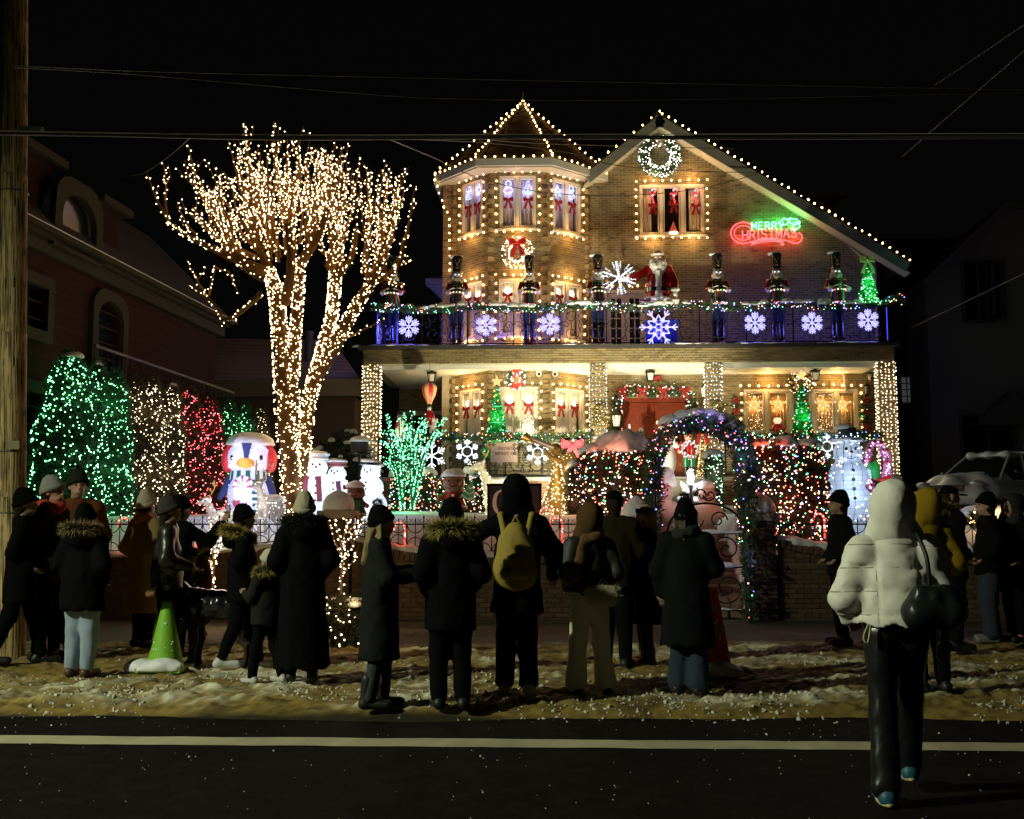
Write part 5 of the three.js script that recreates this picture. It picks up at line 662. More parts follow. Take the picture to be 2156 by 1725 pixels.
function snowman(name,label,p,S,o) {                          // S: overall height without hat
  const t = thing(name,label,'snowman',p,o.turn ?? 0),e = o.e ?? [0.62,0.78,1],g = (c) => mat([0.7,0.72,0.75],0.7,{ emissive: e.map((v) => v * c) }),k = o.k ?? 0.8,B = (o.B ?? [[0.25,0.27,0.26],[0.58,0.21,0.22],[0.85,0.155,0.155]]).map((b) => [b[0] * S,b[1] * S * (o.fat ?? 1),b[2] * S]);
  const bodyG = blob(B.map(([y,rx,ry],i) => ell([0,y,0],[rx,ry,rx])).concat(o.arms ?? []),S * 0.018,S * 0.02); part('glowing_body',bodyG,g(k),t);
  const w = []; if (!o.plain) B.forEach(([y,rx,ry]) => { for (let i = -2; i <= 2; i++) { const q = i * 0.32,yy = y + Math.sin(q) * ry,rr = rx * Math.cos(q) + 0.004; w.push(new THREE.TorusGeometry(rr,0.002,3,30).rotateX(Math.PI / 2).translate(0,yy,0)); } for (let i = 0; i < 6; i++) w.push(new THREE.TorusGeometry(1,0.002 / rx,3,32).scale(rx + 0.004,ry + 0.004,1).rotateY(i * 0.5236).translate(0,y,0)); }); if (w.length) part('wire_frame',w,mat([0.3,0.34,0.4],0.5),t);
  const ps = []; for (let i = 0; i < (o.n ?? 90); i++) { const b = B[Math.floor(rnd(3) * 0.999)],a = rnd(6.283),q = rnd(-1.2,1.2); ps.push(V(Math.cos(a) * Math.cos(q) * b[1] * 1.02,b[0] + Math.sin(q) * b[2] * 1.02,Math.sin(a) * Math.cos(q) * b[1] * 1.02)); } bulbs(ps,[[0.8,0.9,1]],0.013 * Math.sqrt(S),4,t);
  const hy = B[2][0],hr = B[2][1]; part('eyes',[-1,1].map((s) => ball(hr * 0.11,s * hr * 0.32,hy + hr * 0.25,hr * 0.92,1,1.2,0.5,8,6)),blackG,t); part('nose',o.cone ? new THREE.ConeGeometry(hr * 0.12,hr * 0.45,8).rotateX(1.3).translate(0,hy + 0.02,hr * 1.1) : ball(hr * 0.12,0,hy + hr * 0.02,hr * 1.0,1,1,1,8,6),mat(o.noseC ?? [0.2,0.04,0.02],0.5),t); { const q = []; for (let i = 0; i <= 8; i++) { const a = -1 + i / 4; q.push(V(a * hr * 0.5,hy - hr * 0.42 + a * a * hr * 0.22,Math.sqrt(Math.max(0.01,1 - a * a * 0.25 - 0.14)) * hr * 0.98)); } part('mouth',tube(q,hr * 0.03,4),blackG,t); }
  part('buttons',[0,1,2,3].map((i) => ball(S * 0.024,0,S * (0.66 - i * 0.12),[B[1][1],B[1][1],B[0][1] * 0.92,B[0][1]][i] * 0.99,1,1,0.5,8,6)),blackG,t); if (o.scarf) { part('scarf',[new THREE.TorusGeometry(hr * 0.82,S * 0.035,7,24).rotateX(Math.PI / 2).translate(0,B[2][0] - B[2][2] * 0.92,0),...(o.tails ?? []).map(([x,z,l]) => place(box(S * 0.09,l * S,0.03),V(x * S,B[2][0] - B[2][2] - l * S / 2,z * S),new THREE.Quaternion().setFromAxisAngle(V(0,0,1),x * 1.2)))],mat(o.scarf,0.8),t); }
  if (o.hat) { const h = group('hat',t); h.position.set(0,B[2][0] + B[2][2] * 0.88,0); h.rotation.z = o.hatTilt ?? 0; part('brim',cyl(hr * o.hat[1],hr * o.hat[1],hr * 0.1,0,0,0,24),mat(o.hatC ?? [0.012,0.012,0.016],0.6),h); part('crown',cyl(hr * o.hat[0] * 1.04,hr * o.hat[0],hr * o.hat[2],0,hr * 0.1,0,22),mat(o.hatC ?? [0.012,0.012,0.016],0.6),h); if (o.hatSnow) part('snow_cap',[place(snowHeap(hr * o.hat[0] * 2.2,hr * 0.34,hr * o.hat[0] * 2.2,S * 3,0.02,0.4),V(0,hr * (o.hat[2] + 0.08),0)),...(o.brimSnow ? [place(snowHeap(hr * o.hat[1] * 2.05,hr * 0.22,hr * o.hat[1] * 2.0,S * 5,0.02,0.5),V(0,hr * 0.06,0))] : [])],snowMat,h); }
  point(p.x,p.y + S * 0.5,p.z + S * 0.5 + 0.15,e,o.cd ?? 1.4,12); return t;
}
snowman('lit_snowman','yellow lit snowman with black hat and red scarf above the porch rail',at(842,922,31.6),0.68,{ e: [1,0.66,0.22],k: 0.75,n: 30,fat: 0.8,scarf: [0.3,0.02,0.02],tails: [[-0.12,0.14,0.3]],hat: [0.75,1.2,0.7],cd: 0.3 });
{ // figures at the front door
  const fy = FLOOR1,g = thing('white_bear_figure','white standing bear figure with red hat and mitten beside the front door','figure',V(at(1402,950,32.4).x,fy,-32.4),2.5),h = 1.7; part('glowing_body',blob([ell([0,0.5,0],[0.3,0.5,0.28]),ell([0,1.0,0],[0.24,0.3,0.22]),ell([0,1.32,0.03],[0.19,0.19,0.19]),cap([0.2,1.1,0],[0.34,0.8,0.12],0.09,0.07),cap([-0.2,1.1,0],[-0.34,0.85,0.12],0.09,0.07),ell([0,1.27,0.2],[0.08,0.07,0.07])],0.025,0.05),mat([0.72,0.72,0.7],0.7,{ emissive: [0.12,0.12,0.11] }),g); part('mitten',[ball(0.1,0.35,0.74,0.14,1,1.2,1),ball(0.1,-0.35,0.78,0.14,1,1.2,1)],redG,g); part('hat',blob([ell([0,1.48,0],[0.19,0.14,0.19]),cap([0,1.56,0],[0.16,1.62,-0.02],0.11,0.06)],0.02,0.04),redG,g); part('hat_trim',[new THREE.TorusGeometry(0.18,0.045,7,20).rotateX(1.57).translate(0,1.43,0),ball(0.06,0.24,1.6,-0.02)],whiteM,g);
  const S = (label,x,D,H,wreathOn) => { const t = thing('toy_soldier',label,'toy soldier',V(at(x,950,D).x,fy,-D)); const s = (q) => merge(q).scale(H,H,H); for (const k of [-1,1]) { part('boot',s([cyl(0.05,0.045,0.2,k * 0.06,0,0,12),ball(0.05,k * 0.06,0.03,0.03,1,0.6,1.4,10,6)]),blackG,t); part('trouser_leg',s([cyl(0.065,0.05,0.22,k * 0.06,0.2,0,12)]),gloss([0.01,0.2,0.08]),t); part('sleeve',s([bar(V(k * 0.13,0.7,0),V(k * 0.19,0.52,0.04),0.045,0.04,9)]),redG,t); part('hand',s([ball(0.04,k * 0.19,0.5,0.05,1,1,1,9,7)]),skinM,t); } part('jacket',s([lathe([[0.12,0.4],[0.11,0.5],[0.13,0.66],[0.08,0.73],[0.04,0.75]],16)]),redG,t); part('head',s([ball(0.085,0,0.8,0,1,1.15,1,14,10),ball(0.015,0,0.79,0.085,1,1,1.3,6,5)]),skinM,t); part('eyes',s([-1,1].map((k) => ball(0.012,k * 0.035,0.82,0.076,1,1,0.6,6,5))),blackG,t); part('hat',s([cyl(0.1,0.09,0.13,0,0.87,0,16),cyl(0.115,0.115,0.015,0,0.865,0,16)]),redG,t); part('hat_trim',s([new THREE.TorusGeometry(0.1,0.012,5,20).rotateX(1.57).translate(0,0.99,0),ball(0.02,0,0.94,0.1)]),goldM,t); return t; };
  const a = S('toy soldier with glowing candle on its hat beside the front door',1326,32.6,1.35); a.position.y += 0.0; part('candle_light',merge([cyl(0.035,0.04,0.12,0,1.36,0,10),ball(0.035,0,1.52,0,0.8,1.5,0.8,8,6)]),glow([1,0.9,0.8],1.2),a);
  const b = S('tall red and green toy soldier behind the lit arch on the porch',1451,31.9,1.4); const w = wreath('wreath of white lights held by the toy soldier behind the arch',b.position.clone().add(V(0,0.75,0.2)),0,0.27,0.06,{ leaves: 60,n: 60,colors: [[0.9,0.95,1],[1,0.3,0.4]],rb: 0.014,k: 5,core: [0.3,0.3,0.3] });
  const c = thing('gold_tower_light','gold glittering lit tower with a red bow behind the arch','lit tower',V(at(1480,950,31.85).x,fy,-31.85)),legs = []; for (let i = 0; i < 4; i++) { const q = (x) => V(x,0,x).applyAxisAngle(UPV,i * 1.5708); legs.push(tube([q(0.2),q(0.13).setY(0.3),q(0.08).setY(0.7),q(0.03).setY(1.5)],0.012,5,20)); for (const y of [0.12,0.35,0.6,0.9]) { const r = lerp(0.19,0.06,Math.sqrt(y / 1.2)); legs.push(bar(V(r,y,r).applyAxisAngle(UPV,i * 1.57),V(r,y,-r).applyAxisAngle(UPV,i * 1.57),0.008)); } } part('frame',legs,goldM,c); const mesh = []; for (let i = 0; i < 170; i++) { const y = 1.5 * Math.pow(rnd(),1.4),r = lerp(0.2,0.03,Math.pow(y / 1.5,0.55)),k = rnd(-r,r),f = Math.floor(rnd(4)); mesh.push(V(k,y,r).applyAxisAngle(UPV,f * 1.57)); } bulbs(mesh,[[1,0.75,0.35]],0.012,5,c); const bb = group('bow',c); bb.position.set(-0.02,1.35,0.12); bb.scale.setScalar(1.4); ['loop','loop','tail','tail','knot'].forEach((n,i) => part(n,bowParts[i],bowM,bb)); point(c.position.x,fy + 0.7,c.position.z + 0.4,[1,0.7,0.3],0.7,8);
  for (const [x,y,n] of [[1264,873,'beside the bay'],[1512,868,'beside the front door']]) { const t = thing('column_swag','gold leaf swag with lights tied round the porch column ' + n,'swag',at(x,y,31.88)),lp = [],bp = []; for (let i = 0; i < 170; i++) lp.push(V(rnd(-0.22,0.22),rnd(-0.34,0.25),rnd(-0.06,0.12))); for (let i = 0; i < 26; i++) bp.push(V(rnd(-0.2,0.2),rnd(-0.3,0.22),rnd(0.05,0.14))); foliage(lp,0.1,t,'foliage',[[0.3,0.2,0.06],[0.4,0.3,0.12],[0.06,0.09,0.03]].map((c2) => new THREE.Color().setRGB(...c2))); bulbs(bp,[MINI],0.012,6,t); part('stem',tube([V(-0.1,-0.3,0),V(0,0,0.02),V(0.08,0.25,0)],0.015,5),mat([0.15,0.1,0.04],0.8),t); }
}

// ---------------------------------------------------------------- front wall, piers, fence, gate
const brownTone = () => { const k = rnd(0.7,1.2); return new THREE.Color().setRGB(0.09 * k,0.05 * k,0.025 * k); };
{
  const wall = thing('garden_wall','low brown brick garden wall with curved top and snow along the pavement','wall'),bricksAll = [];
  const top = (x) => { const s = x < -3.65 ? (x + 9.5) / 5.85 : x < 1 ? (x + 3.15) / 4.1 : (x - 3.35) / 4.4; const k = 2 * clamp(s) - 1; return (x > 3 ? 1.02 : 1.0) + 0.26 * k * k; };
  for (const [a,b] of [[-9.5,-3.64],[-3.14,0.97],[3.35,7.75]]) {
    const pts = [[a,0.02],[b,0.02]],n = 16; for (let i = n; i >= 0; i--) { const x = lerp(a,b,i / n); pts.push([x,top(x) - 0.07]); } part('wall_core',plate(pts,0.2).translate(0,0,WALLZ - 0.13),wallMortar,wall);
    const f = face(0,WALLZ,1,WALLZ); bricksAll.push(...layBricks(f,a,b,0.04,1.27,[],-0.03,{ tone: brownTone,clip: (v) => { let lo = a,hi = b; const m = (a + b) / 2; if (top(m) - 0.07 < v) return [9,8]; return [lo,hi]; } }));
    // upper courses only where the curved top is high enough
    for (let v = 1.0 - 0.07; v < 1.2; v += 0.074) for (let x = a; x < b; x += 0.226) if (top(x + 0.1) - 0.07 > v + 0.06 && v > top((a + b) / 2) - 0.1) bricksAll.push([fm(f).multiply(new THREE.Matrix4().compose(V(x + 0.107,v + 0.035,-0.03),new THREE.Quaternion(),V(0.215,0.063,0.05))),brownTone()]);
    for (let x = a; x < b - 0.05; x += 0.082) { const y = top(x + 0.04); bricksAll.push([new THREE.Matrix4().compose(V(x + 0.036,y - 0.055,WALLZ - 0.1),new THREE.Quaternion().setFromAxisAngle(V(0,0,1),(top(x + 0.09) - top(x)) / 0.09 * 0.9),V(0.07,0.13,0.3)),brownTone()]); }
    const sp = []; for (let i = 0; i <= 20; i++) { const x = lerp(a,b,i / 20); sp.push(V(x,top(x) + 0.015,WALLZ - 0.12)); } part('snow_cap',blob(sp.slice(1).map((p,i) => cap(sp[i].toArray(),p.toArray(),0.07 + 0.02 * Math.sin(i * 2.1),0.07,2)),0.035,0.05,(d,x,y,z) => d + 0.03 * noise(x * 5,y * 5,z * 5)),snowDull,wall);
  }
  const pick = bricksAll.filter(([m]) => m.elements[12] > -3.2 && m.elements[12] < 1 && m.elements[14] > WALLZ - 0.08).slice(0,300),set = new Set(pick),mats = Array.from({ length: 8 },() => { const c = brownTone(); return mat([c.r,c.g,c.b],0.85); });
  for (const [m] of pick) part('brick',brickGeo,mats[Math.floor(rnd(8))],wall).applyMatrix4(m); const rest = bricksAll.filter((b) => !set.has(b)); many('brickwork',brickGeo,brickM,rest.map((b) => b[0]),wall,rest.map((b) => b[1]));
  const pier = (label,x,w,topY,seedN) => {
    const t = thing('brick_pier',label,'pier',[x,0,WALLZ + 0.06]),br = [],bw = w - 0.06; part('pier_core',slab(-bw / 2 + 0.02,bw / 2 - 0.02,0.02,topY - 0.12,-0.02,-bw + 0.02),wallMortar,t);
    for (const f of [face(-bw / 2,0,bw / 2,0),face(bw / 2,0,bw / 2,-bw),face(-bw / 2,-bw,-bw / 2,0)]) br.push(...layBricks(f,0.003,bw - 0.003,0.03,topY - 0.12,[],-0.022,{ tone: brownTone })); br.forEach(([m],i) => part('brick',brickGeo,mats[Math.floor(rnd(8))],t).applyMatrix4(m));
    part('cap_stone',[slab(-w / 2 - 0.03,w / 2 + 0.03,topY - 0.12,topY,0.04,-w + 0.02)],mat([0.34,0.28,0.2],0.85),t);
    part('snow_cap',blob([cap([0,topY + 0.03,-bw / 2],[0,topY + 0.05,-bw / 2],w * 0.5),cap([0,topY + 0.1,-bw / 2],[0,topY + 0.26,-bw / 2],w * 0.3,0.04)],0.02,0.1,(d,x,y,z) => Math.max(d + 0.03 * fbm(x * 9 + seedN,y * 9,z * 9),topY - y,Math.abs(x) - w / 2 - 0.02)),snowMat,t); return t;
  };
  pier('brick pier with snow heap nearest the big lit tree',-3.39,0.5,1.72,1); pier('brick pier with snow heap beside the iron gate',at(1340,1080,17.2).x,0.44,1.62,4); pier('brick pier with snow heap beside the lit arch post',at(1605,1080,17.2).x,0.44,1.68,9);
  // iron fence on the wall
  const fence = (label,a,b) => {
    const t = thing('iron_fence',label,'fence'),z = WALLZ - 0.14,yt = at(1000,1104,17.3).y,n = Math.round((b - a) / 0.13),hoops = [];
    part('top_rail',slab(a,b,yt - 0.012,yt + 0.012,z + 0.012,z - 0.012),iron,t); const br = []; for (let i = 0; i <= n; i++) { const x = lerp(a,b,i / n); br.push(V(x,top(x) + 0.1,z)); } part('bottom_rail',tube(br,0.011,5,n),iron,t);
    for (let i = 0; i <= n; i++) { const x = lerp(a,b,i / n),y0 = top(x) + (i % 4 ? 0.1 : 0.0),big = i % 2 === 0; part('picket',[bar(V(x,y0,z),V(x,yt + (big ? 0.1 : 0.05),z),0.0085,0.0085,5),new THREE.ConeGeometry(0.017,0.06,5).translate(x,yt + (big ? 0.125 : 0.075),z)],iron,t);
      if (i < n) { const c = x + (b - a) / n / 2,hw = (b - a) / n; if (big) { const q = [],q2 = []; for (let k = 0; k <= 8; k++) { const u = k / 8 * Math.PI; q.push(V(x + hw - Math.cos(u) * hw * 0.92,yt - 0.015 - Math.sin(u) * hw * 0.9,z)); q2.push(V(x + hw - Math.cos(u) * hw * 0.92,top(c) + 0.11 + Math.sin(u) * hw * 0.9,z)); } hoops.push(tube(q,0.007,4,14),tube(q2,0.007,4,14)); } for (const s of [-1,1]) { const q = []; for (let k = 0; k <= 10; k++) { const u = 1.57 + s * k / 10 * 5,r = 0.032 * (1 - k / 16); q.push(V(c + s * 0.032 - s * 0.0 + Math.cos(u) * r * 1,yt + 0.045 + Math.sin(u) * r,z)); } hoops.push(tube(q,0.005,3,14)); } } }
    part('scrolls',hoops,iron,t); return t;
  };
  fence('black iron fence along the wall before the lit evergreens and penguin',-9.4,-3.68); fence('black iron fence along the wall between the two brick piers',-3.1,0.95); fence('black iron fence along the wall before the big snowman',3.36,7.7);
  // gate with scrolls
  const g = thing('iron_gate','black wrought iron gate with large scrolls between the piers','gate',[1.62,0.12,-17.0]),sc = [],sp = (cx,cy,r,a0,turns,dir) => { const q = []; for (let i = 0; i <= 26; i++) { const t = i / 26,a = a0 + dir * turns * 6.283 * t,k = r * (1 - 0.8 * t); q.push(V(cx + Math.cos(a) * k,cy + Math.sin(a) * k,0)); } sc.push(tube(q,0.011,4,50)); };
  const arc = []; for (let i = 0; i <= 14; i++) { const u = Math.PI * i / 14; arc.push(V(0.6 - Math.cos(u) * 0.58,1.25 + Math.sin(u) * 0.45,0)); } part('arched_top',tube(arc,0.018,6,40),iron,g); for (const x of [0.02,0.6,1.18]) part('stile',bar(V(x,0.04,0),V(x,1.3,0),0.018),iron,g); for (const y of [0.12,0.75,1.25]) part('rail',bar(V(0.02,y,0),V(1.18,y,0),0.014),iron,g);
  for (const s of [-1,1]) { sp(0.6 + s * 0.3,1.02,0.2,s > 0 ? 3.1 : 0,1.4,-s); sp(0.6 + s * 0.3,0.45,0.26,s > 0 ? 3.1 : 0,1.5,s); sp(0.6 + s * 0.18,1.45,0.14,0,1.2,s); sp(0.6 + s * 0.06,1.82,0.1,3.1,1.1,s); sc.push(ball(0.035,0.6 + s * 0.15,0.75,0,1.8,0.8,0.4,6,5)); } part('scrolls',sc,iron,g);
  part('snow',[place(snowHeap(1.1,0.07,0.1,3,0.025,0.5),V(0.6,0.76,0)),place(snowHeap(1.0,0.06,0.09,8,0.025,0.5),V(0.6,1.26,0)),place(snowHeap(0.9,0.05,0.09,8,0.025,0.5),V(0.6,0.13,0))],snowMat,g);
  // candy canes along the fence
  const cane = (label,p,h) => { const t = thing('candy_cane_light',label,'candy cane',p,0,'candy canes behind the fence'),q = [V(0,0,0),V(0,h * 0.4,0),V(0,h * 0.72,0)]; for (let i = 0; i <= 8; i++) q.push(V(-0.085 + 0.085 * Math.cos(i / 8 * Math.PI),h * 0.8 + 0.1 * Math.sin(i / 8 * Math.PI),0)); q.push(V(-0.17,h * 0.7,0)); const c = new THREE.CatmullRomCurve3(q),r = [],w = []; for (let i = 0; i < 22; i++) (i % 3 === 2 ? w : r).push(bar(c.getPoint(i / 22),c.getPoint((i + 1) / 22),0.014,0.014,6)); part('red_light',r,glow([1,0.06,0.04],2.4),t); part('white_light',w,glow([1,0.6,0.45],2.2),t); point(p.x,p.y + h * 0.6,p.z + 0.1,[1,0.1,0.06],0.3,4); return t; };
  [[270,1142,'first from the utility pole'],[412,1158,'second from the utility pole, near the raised phone'],[852,1152,'beside the woman with the cup'],[1184,1142,'beside the gold angel'],[1737,1134,'beside the profile man in black'],[1160,1120,'close behind the other by the gold angel']].forEach(([x,y,n],i) => { const p = at(x,y,17.55 + (i === 5 ? 0.4 : 0)); cane('red lit candy cane behind the fence, ' + n,p,at(x,y - 48,17.55).y - p.y); });
}
// ---- evergreens along the side boundary, each wound with lights of one colour
function column(label,px,top,D,W,c,n,leafC,snow) {
  const b = at(px,top,D),y0 = lawnHeight(b.x,-D) - 0.05,H = b.y - y0,t = thing('arborvitae',label,'evergreen',[b.x,y0,-D]),prof = (k) => W * 0.5 * Math.pow(Math.sin(Math.PI * Math.min(1,0.42 + k * 0.58)),0.5) * (0.93 + 0.1 * Math.sin(k * 19 + px)),lp = [],bp = [];
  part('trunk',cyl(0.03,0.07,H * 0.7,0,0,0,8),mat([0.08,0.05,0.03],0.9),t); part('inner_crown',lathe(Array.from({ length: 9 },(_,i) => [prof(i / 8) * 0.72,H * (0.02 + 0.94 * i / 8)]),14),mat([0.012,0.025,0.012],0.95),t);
  for (let i = 0; i < 2600; i++) { const k = Math.pow(rnd(),1.15),a = rnd(6.283),r = prof(k) * rnd(0.72,1.03); lp.push(V(Math.cos(a) * r,H * k,Math.sin(a) * r)); }
  n = Math.round(n * 1.8); for (let i = 0; i < n; i++) { const k = (i + 0.5 + rnd(-3,3)) / n,a = rnd(6.283),r = prof(clamp(k,0,0.995)) * 1.03; bp.push(V(Math.cos(a) * r,H * clamp(k,0.01,1),Math.sin(a) * r)); }
  foliage(lp,0.12,t,'crown',leafC); bulbs(bp,c,0.0112,12,t); if (snow) part('snow_cap',place(snowHeap(W * 0.3,0.1,W * 0.3,px,0.025,0.4),V(0.02,H - 0.06,0)),snowMat,t);
  for (const k of [0.3,0.75]) for (const s of [0.4,1]) point(b.x + Math.sin(s) * (prof(k) + 0.25),y0 + H * k,-D + Math.cos(s) * (prof(k) + 0.25),c[0],0.12,8);
}
{
  const G = [[0.26,1,0.42],[0.2,1,0.36]],W2 = [MINI,[1,0.82,0.5]],R = [[1,0.06,0.08],[1,0.2,0.2]],gl = [[0.02,0.07,0.03],[0.015,0.05,0.025],[0.03,0.09,0.04]].map((c) => new THREE.Color().setRGB(...c)),rl = [[0.06,0.05,0.03],[0.05,0.035,0.02]].map((c) => new THREE.Color().setRGB(...c));
  column('tallest evergreen wound with green lights, snow on its tip',148,745,18.6,1.25,G,520,gl,1); column('shorter evergreen wound with green lights beside the tallest one',243,782,20.2,0.75,G,300,gl,0); column('green lit evergreen squeezed between the two bigger green ones',203,762,19.9,0.7,G,250,gl,1);
  column('slim evergreen with warm white lights next to the green lit ones',287,796,21.6,0.62,W2,280,rl,0); column('evergreen with warm white lights in the middle of the warm group',322,800,21.8,0.68,W2,330,rl,0); column('snow-tipped evergreen with warm white lights next to the red lit ones',361,808,22.3,0.7,W2,330,rl,1);
  column('evergreen wound with red lights next to the warm white group',398,822,23.4,0.92,R,340,rl,0); column('evergreen wound with red lights next to the penguin',438,836,24.4,0.95,R,340,rl,0);
  column('round-topped evergreen with green lights behind the penguin',482,842,25.2,0.6,G,240,gl,0); column('evergreen with green lights farther behind the penguin',515,850,26.0,0.6,G,220,gl,0); column('last evergreen of the row with warm white lights behind the big trunk',549,860,26.8,0.62,W2,260,rl,0);
}
// ---- the big bare tree wound with lights
{
  const D = 19.6,t = thing('bare_tree','big pollarded bare tree wound with thousands of warm fairy lights','tree',[at(620,1085,D).x,0,-D]),o = t.position,bark = mat([0.15,0.075,0.022],0.9,{ specularIntensity: 0.2 }),P = (px,py,dz = 0) => at(px,py,D + dz).sub(o),pts = [],twigs = [],limbs = [];
  const spread = (c,r0,r1,dens,all = true) => { const L = c.getLength(),n = Math.round(L * dens); for (let i = 0; i < n; i++) { const k = (i + rnd()) / n,p = c.getPoint(k),r = lerp(r0,r1,k) + 0.02,a = rnd(6.283); pts.push(p.add(V(Math.cos(a) * r,rnd(-0.03,0.03),Math.sin(a) * r))); } };
  const limb = (list,rs,dens) => { limbs.push(taper(list,rs,9,5,0.25)); spread(new THREE.CatmullRomCurve3(list),rs[0],rs[rs.length - 1],dens); };
  limb([P(616,1120),P(611,1000,-0.1),P(597,850,-0.1),P(590,720),P(580,620),P(566,566)],[0.18,0.145,0.135,0.13,0.125,0.1],190);
  limb([P(616,1010),P(616,900),P(618,760),P(626,650),P(634,540)],[0.12,0.105,0.1,0.095,0.075],150);
  limb([P(630,1120,0.3),P(638,960,0.3),P(652,840,0.3),P(678,740,0.4),P(699,660,0.4),P(706,575,0.5)],[0.13,0.115,0.11,0.105,0.1,0.095],185);
  limb([P(662,800,0.3),P(706,725,0.1),P(744,655,0),P(782,595,0)],[0.13,0.12,0.11,0.09],140);
  const shoot = (a,b,r,bend = 0.3,kids = 3) => {
    const d = b.clone().sub(a),L = d.length(),list = [a]; for (let i = 1; i < 5; i++) list.push(a.clone().addScaledVector(d,i / 5).add(V(rnd(-1,1) * bend * 0.18,-Math.sin(i / 5 * Math.PI) * bend * 0.25,rnd(-1,1) * bend * 0.18))); list.push(b);
    twigs.push(taper(list,[r,r * 0.75,r * 0.5,r * 0.24],5,2,0.3)); const c = new THREE.CatmullRomCurve3(list); spread(c,r,0.01,12.5);
    for (let k = 0; k < kids; k++) { const s = rnd(0.25,0.85),p = c.getPoint(s),e = p.clone().add(V(rnd(-0.55,0.55),rnd(0.35,1.0),rnd(-0.5,0.5)).multiplyScalar(L * 0.22 + 0.1)),m = p.clone().lerp(e,0.5).add(V(rnd(-0.06,0.06),-0.04,rnd(-0.06,0.06))); twigs.push(taper([p,m,e],[r * 0.4,r * 0.25,0.006],4,3,0.2)); spread(new THREE.CatmullRomCurve3([p,m,e]),0.02,0.01,11); }
  };
  const dz = () => rnd(-1.3,1.3);
  // outer limbs to the sides
  limb([P(566,575),P(520,556,-0.2),P(464,532,-0.3),P(420,510,-0.4),P(386,492,-0.5),P(353,466,-0.5)],[0.11,0.085,0.065,0.05,0.04,0.03],48); shoot(P(356,468,-0.5),P(309,366,-0.6),0.035,0.2,1); shoot(P(352,465,-0.5),P(343,342,-0.4),0.035,0.15,1); shoot(P(440,520,-0.4),P(372,434,-0.2),0.03,0.3,1);
  limb([P(548,620),P(522,645,0.3),P(490,668,0.5),P(468,674,0.6)],[0.06,0.045,0.04,0.035],22); shoot(P(470,672,0.6),P(434,622,0.7),0.035,0.1,0); shoot(P(436,626,0.7),P(393,546,0.8),0.028,0.1,1); shoot(P(436,626,0.7),P(394,599,0.6),0.02,0.05,0); shoot(P(440,622,0.7),P(453,556,0.4),0.025,0.1,0); shoot(P(453,562,0.4),P(482,572,0.4),0.02,0.1,0); shoot(P(480,570,0.2),P(503,620,0.2),0.02,0,0); shoot(P(470,672,0.6),P(468,690,0.6),0.02,0,0); shoot(P(490,668,0.5),P(500,684,0.5),0.02,0,0);
  limb([P(566,590),P(528,570,0.4),P(490,545,0.7),P(452,520,0.9)],[0.1,0.08,0.06,0.045],45);
  limb([P(782,595),P(812,582,0.1),P(838,560,0.1),P(852,500,0.2)],[0.08,0.06,0.05,0.04],24); shoot(P(852,505,0.2),P(876,390,0.3),0.035,0.1,1); shoot(P(838,560,0.1),P(868,540,0.3),0.025,0.1,1); shoot(P(810,585),P(850,600,-0.4),0.03,0.2,2); shoot(P(722,712),P(768,693,-0.4),0.03,0.1,1); shoot(P(766,694,-0.4),P(812,672,-0.6),0.015,0,0);
  limb([P(706,585,0.4),P(738,545,0.4),P(752,480,0.3)],[0.08,0.06,0.045],24); limb([P(634,550),P(668,500,-0.3),P(690,440,-0.4)],[0.09,0.07,0.05],24); limb([P(566,570),P(540,500,0.2),P(528,440,0.3)],[0.1,0.07,0.05],24); limb([P(600,640),P(612,560,-0.4),P(606,470,-0.6)],[0.1,0.08,0.05],24); limb([P(782,595),P(796,540,0.3),P(808,470,0.5)],[0.08,0.06,0.045],24);
  // upright shoots from the pollard heads up to the crown's edge
  const fan = (x0,y0,tips,n) => { for (const [x,y] of tips) for (let k = 0; k < n; k++) { const w = k ? rnd(-13,13) : 0,h = k ? rnd(4,60) : 0; shoot(P(x0 + rnd(-16,16),y0 + rnd(-14,10),dz() * 0.3),P(x + w,y + h,dz()),rnd(0.028,0.042),0.35,4); } };
  fan(500,548,[[396,304],[402,350],[432,336],[424,380],[450,350]],2); fan(545,520,[[480,296],[498,330],[470,360],[514,264],[516,300]],2); fan(575,545,[[515,258],[548,320],[578,258],[560,290],[580,340]],2); fan(612,530,[[576,255],[602,274],[638,265],[627,310],[600,350]],2); fan(640,520,[[656,280],[680,302],[640,330],[690,350]],2);
  fan(700,570,[[705,298],[722,310],[730,322],[757,325],[745,370],[700,390]],2); fan(660,480,[[684,310],[718,306],[707,305]],2); fan(770,585,[[772,352],[780,356],[795,366],[760,420]],1); fan(795,570,[[812,338],[822,350],[852,356],[860,352],[836,370],[800,400]],2); fan(530,545,[[415,450],[385,440],[372,430]],1); fan(706,575,[[668,480],[730,470]],1);
  part('trunk',limbs,mat([0.085,0.045,0.015],0.95,{ specularIntensity: 0.1 }),t); part('branches',twigs,bark,t,{ kind: 'stuff' }); bulbs(pts,[[1,0.74,0.41],[1,0.68,0.33]],0.0108,14,t);
  for (const [x,y,z] of [[590,980,-0.6],[655,930,-0.5],[592,860,-0.6],[670,830,-0.4],[590,740,-0.6],[690,720,-0.5],[585,640,-0.6],[740,640,-0.5],[560,560,-0.5],[640,540,-0.6],[710,560,-0.3],[500,500,-0.5],[580,440,-0.5],[660,420,-0.6],[740,440,-0.4],[820,520,-0.4],[450,430,-0.4],[540,370,-0.3],[630,340,-0.4]]) { const q = at(x,y,D + z); point(q.x,q.y,q.z,[1,0.6,0.26],0.16,14); }
}
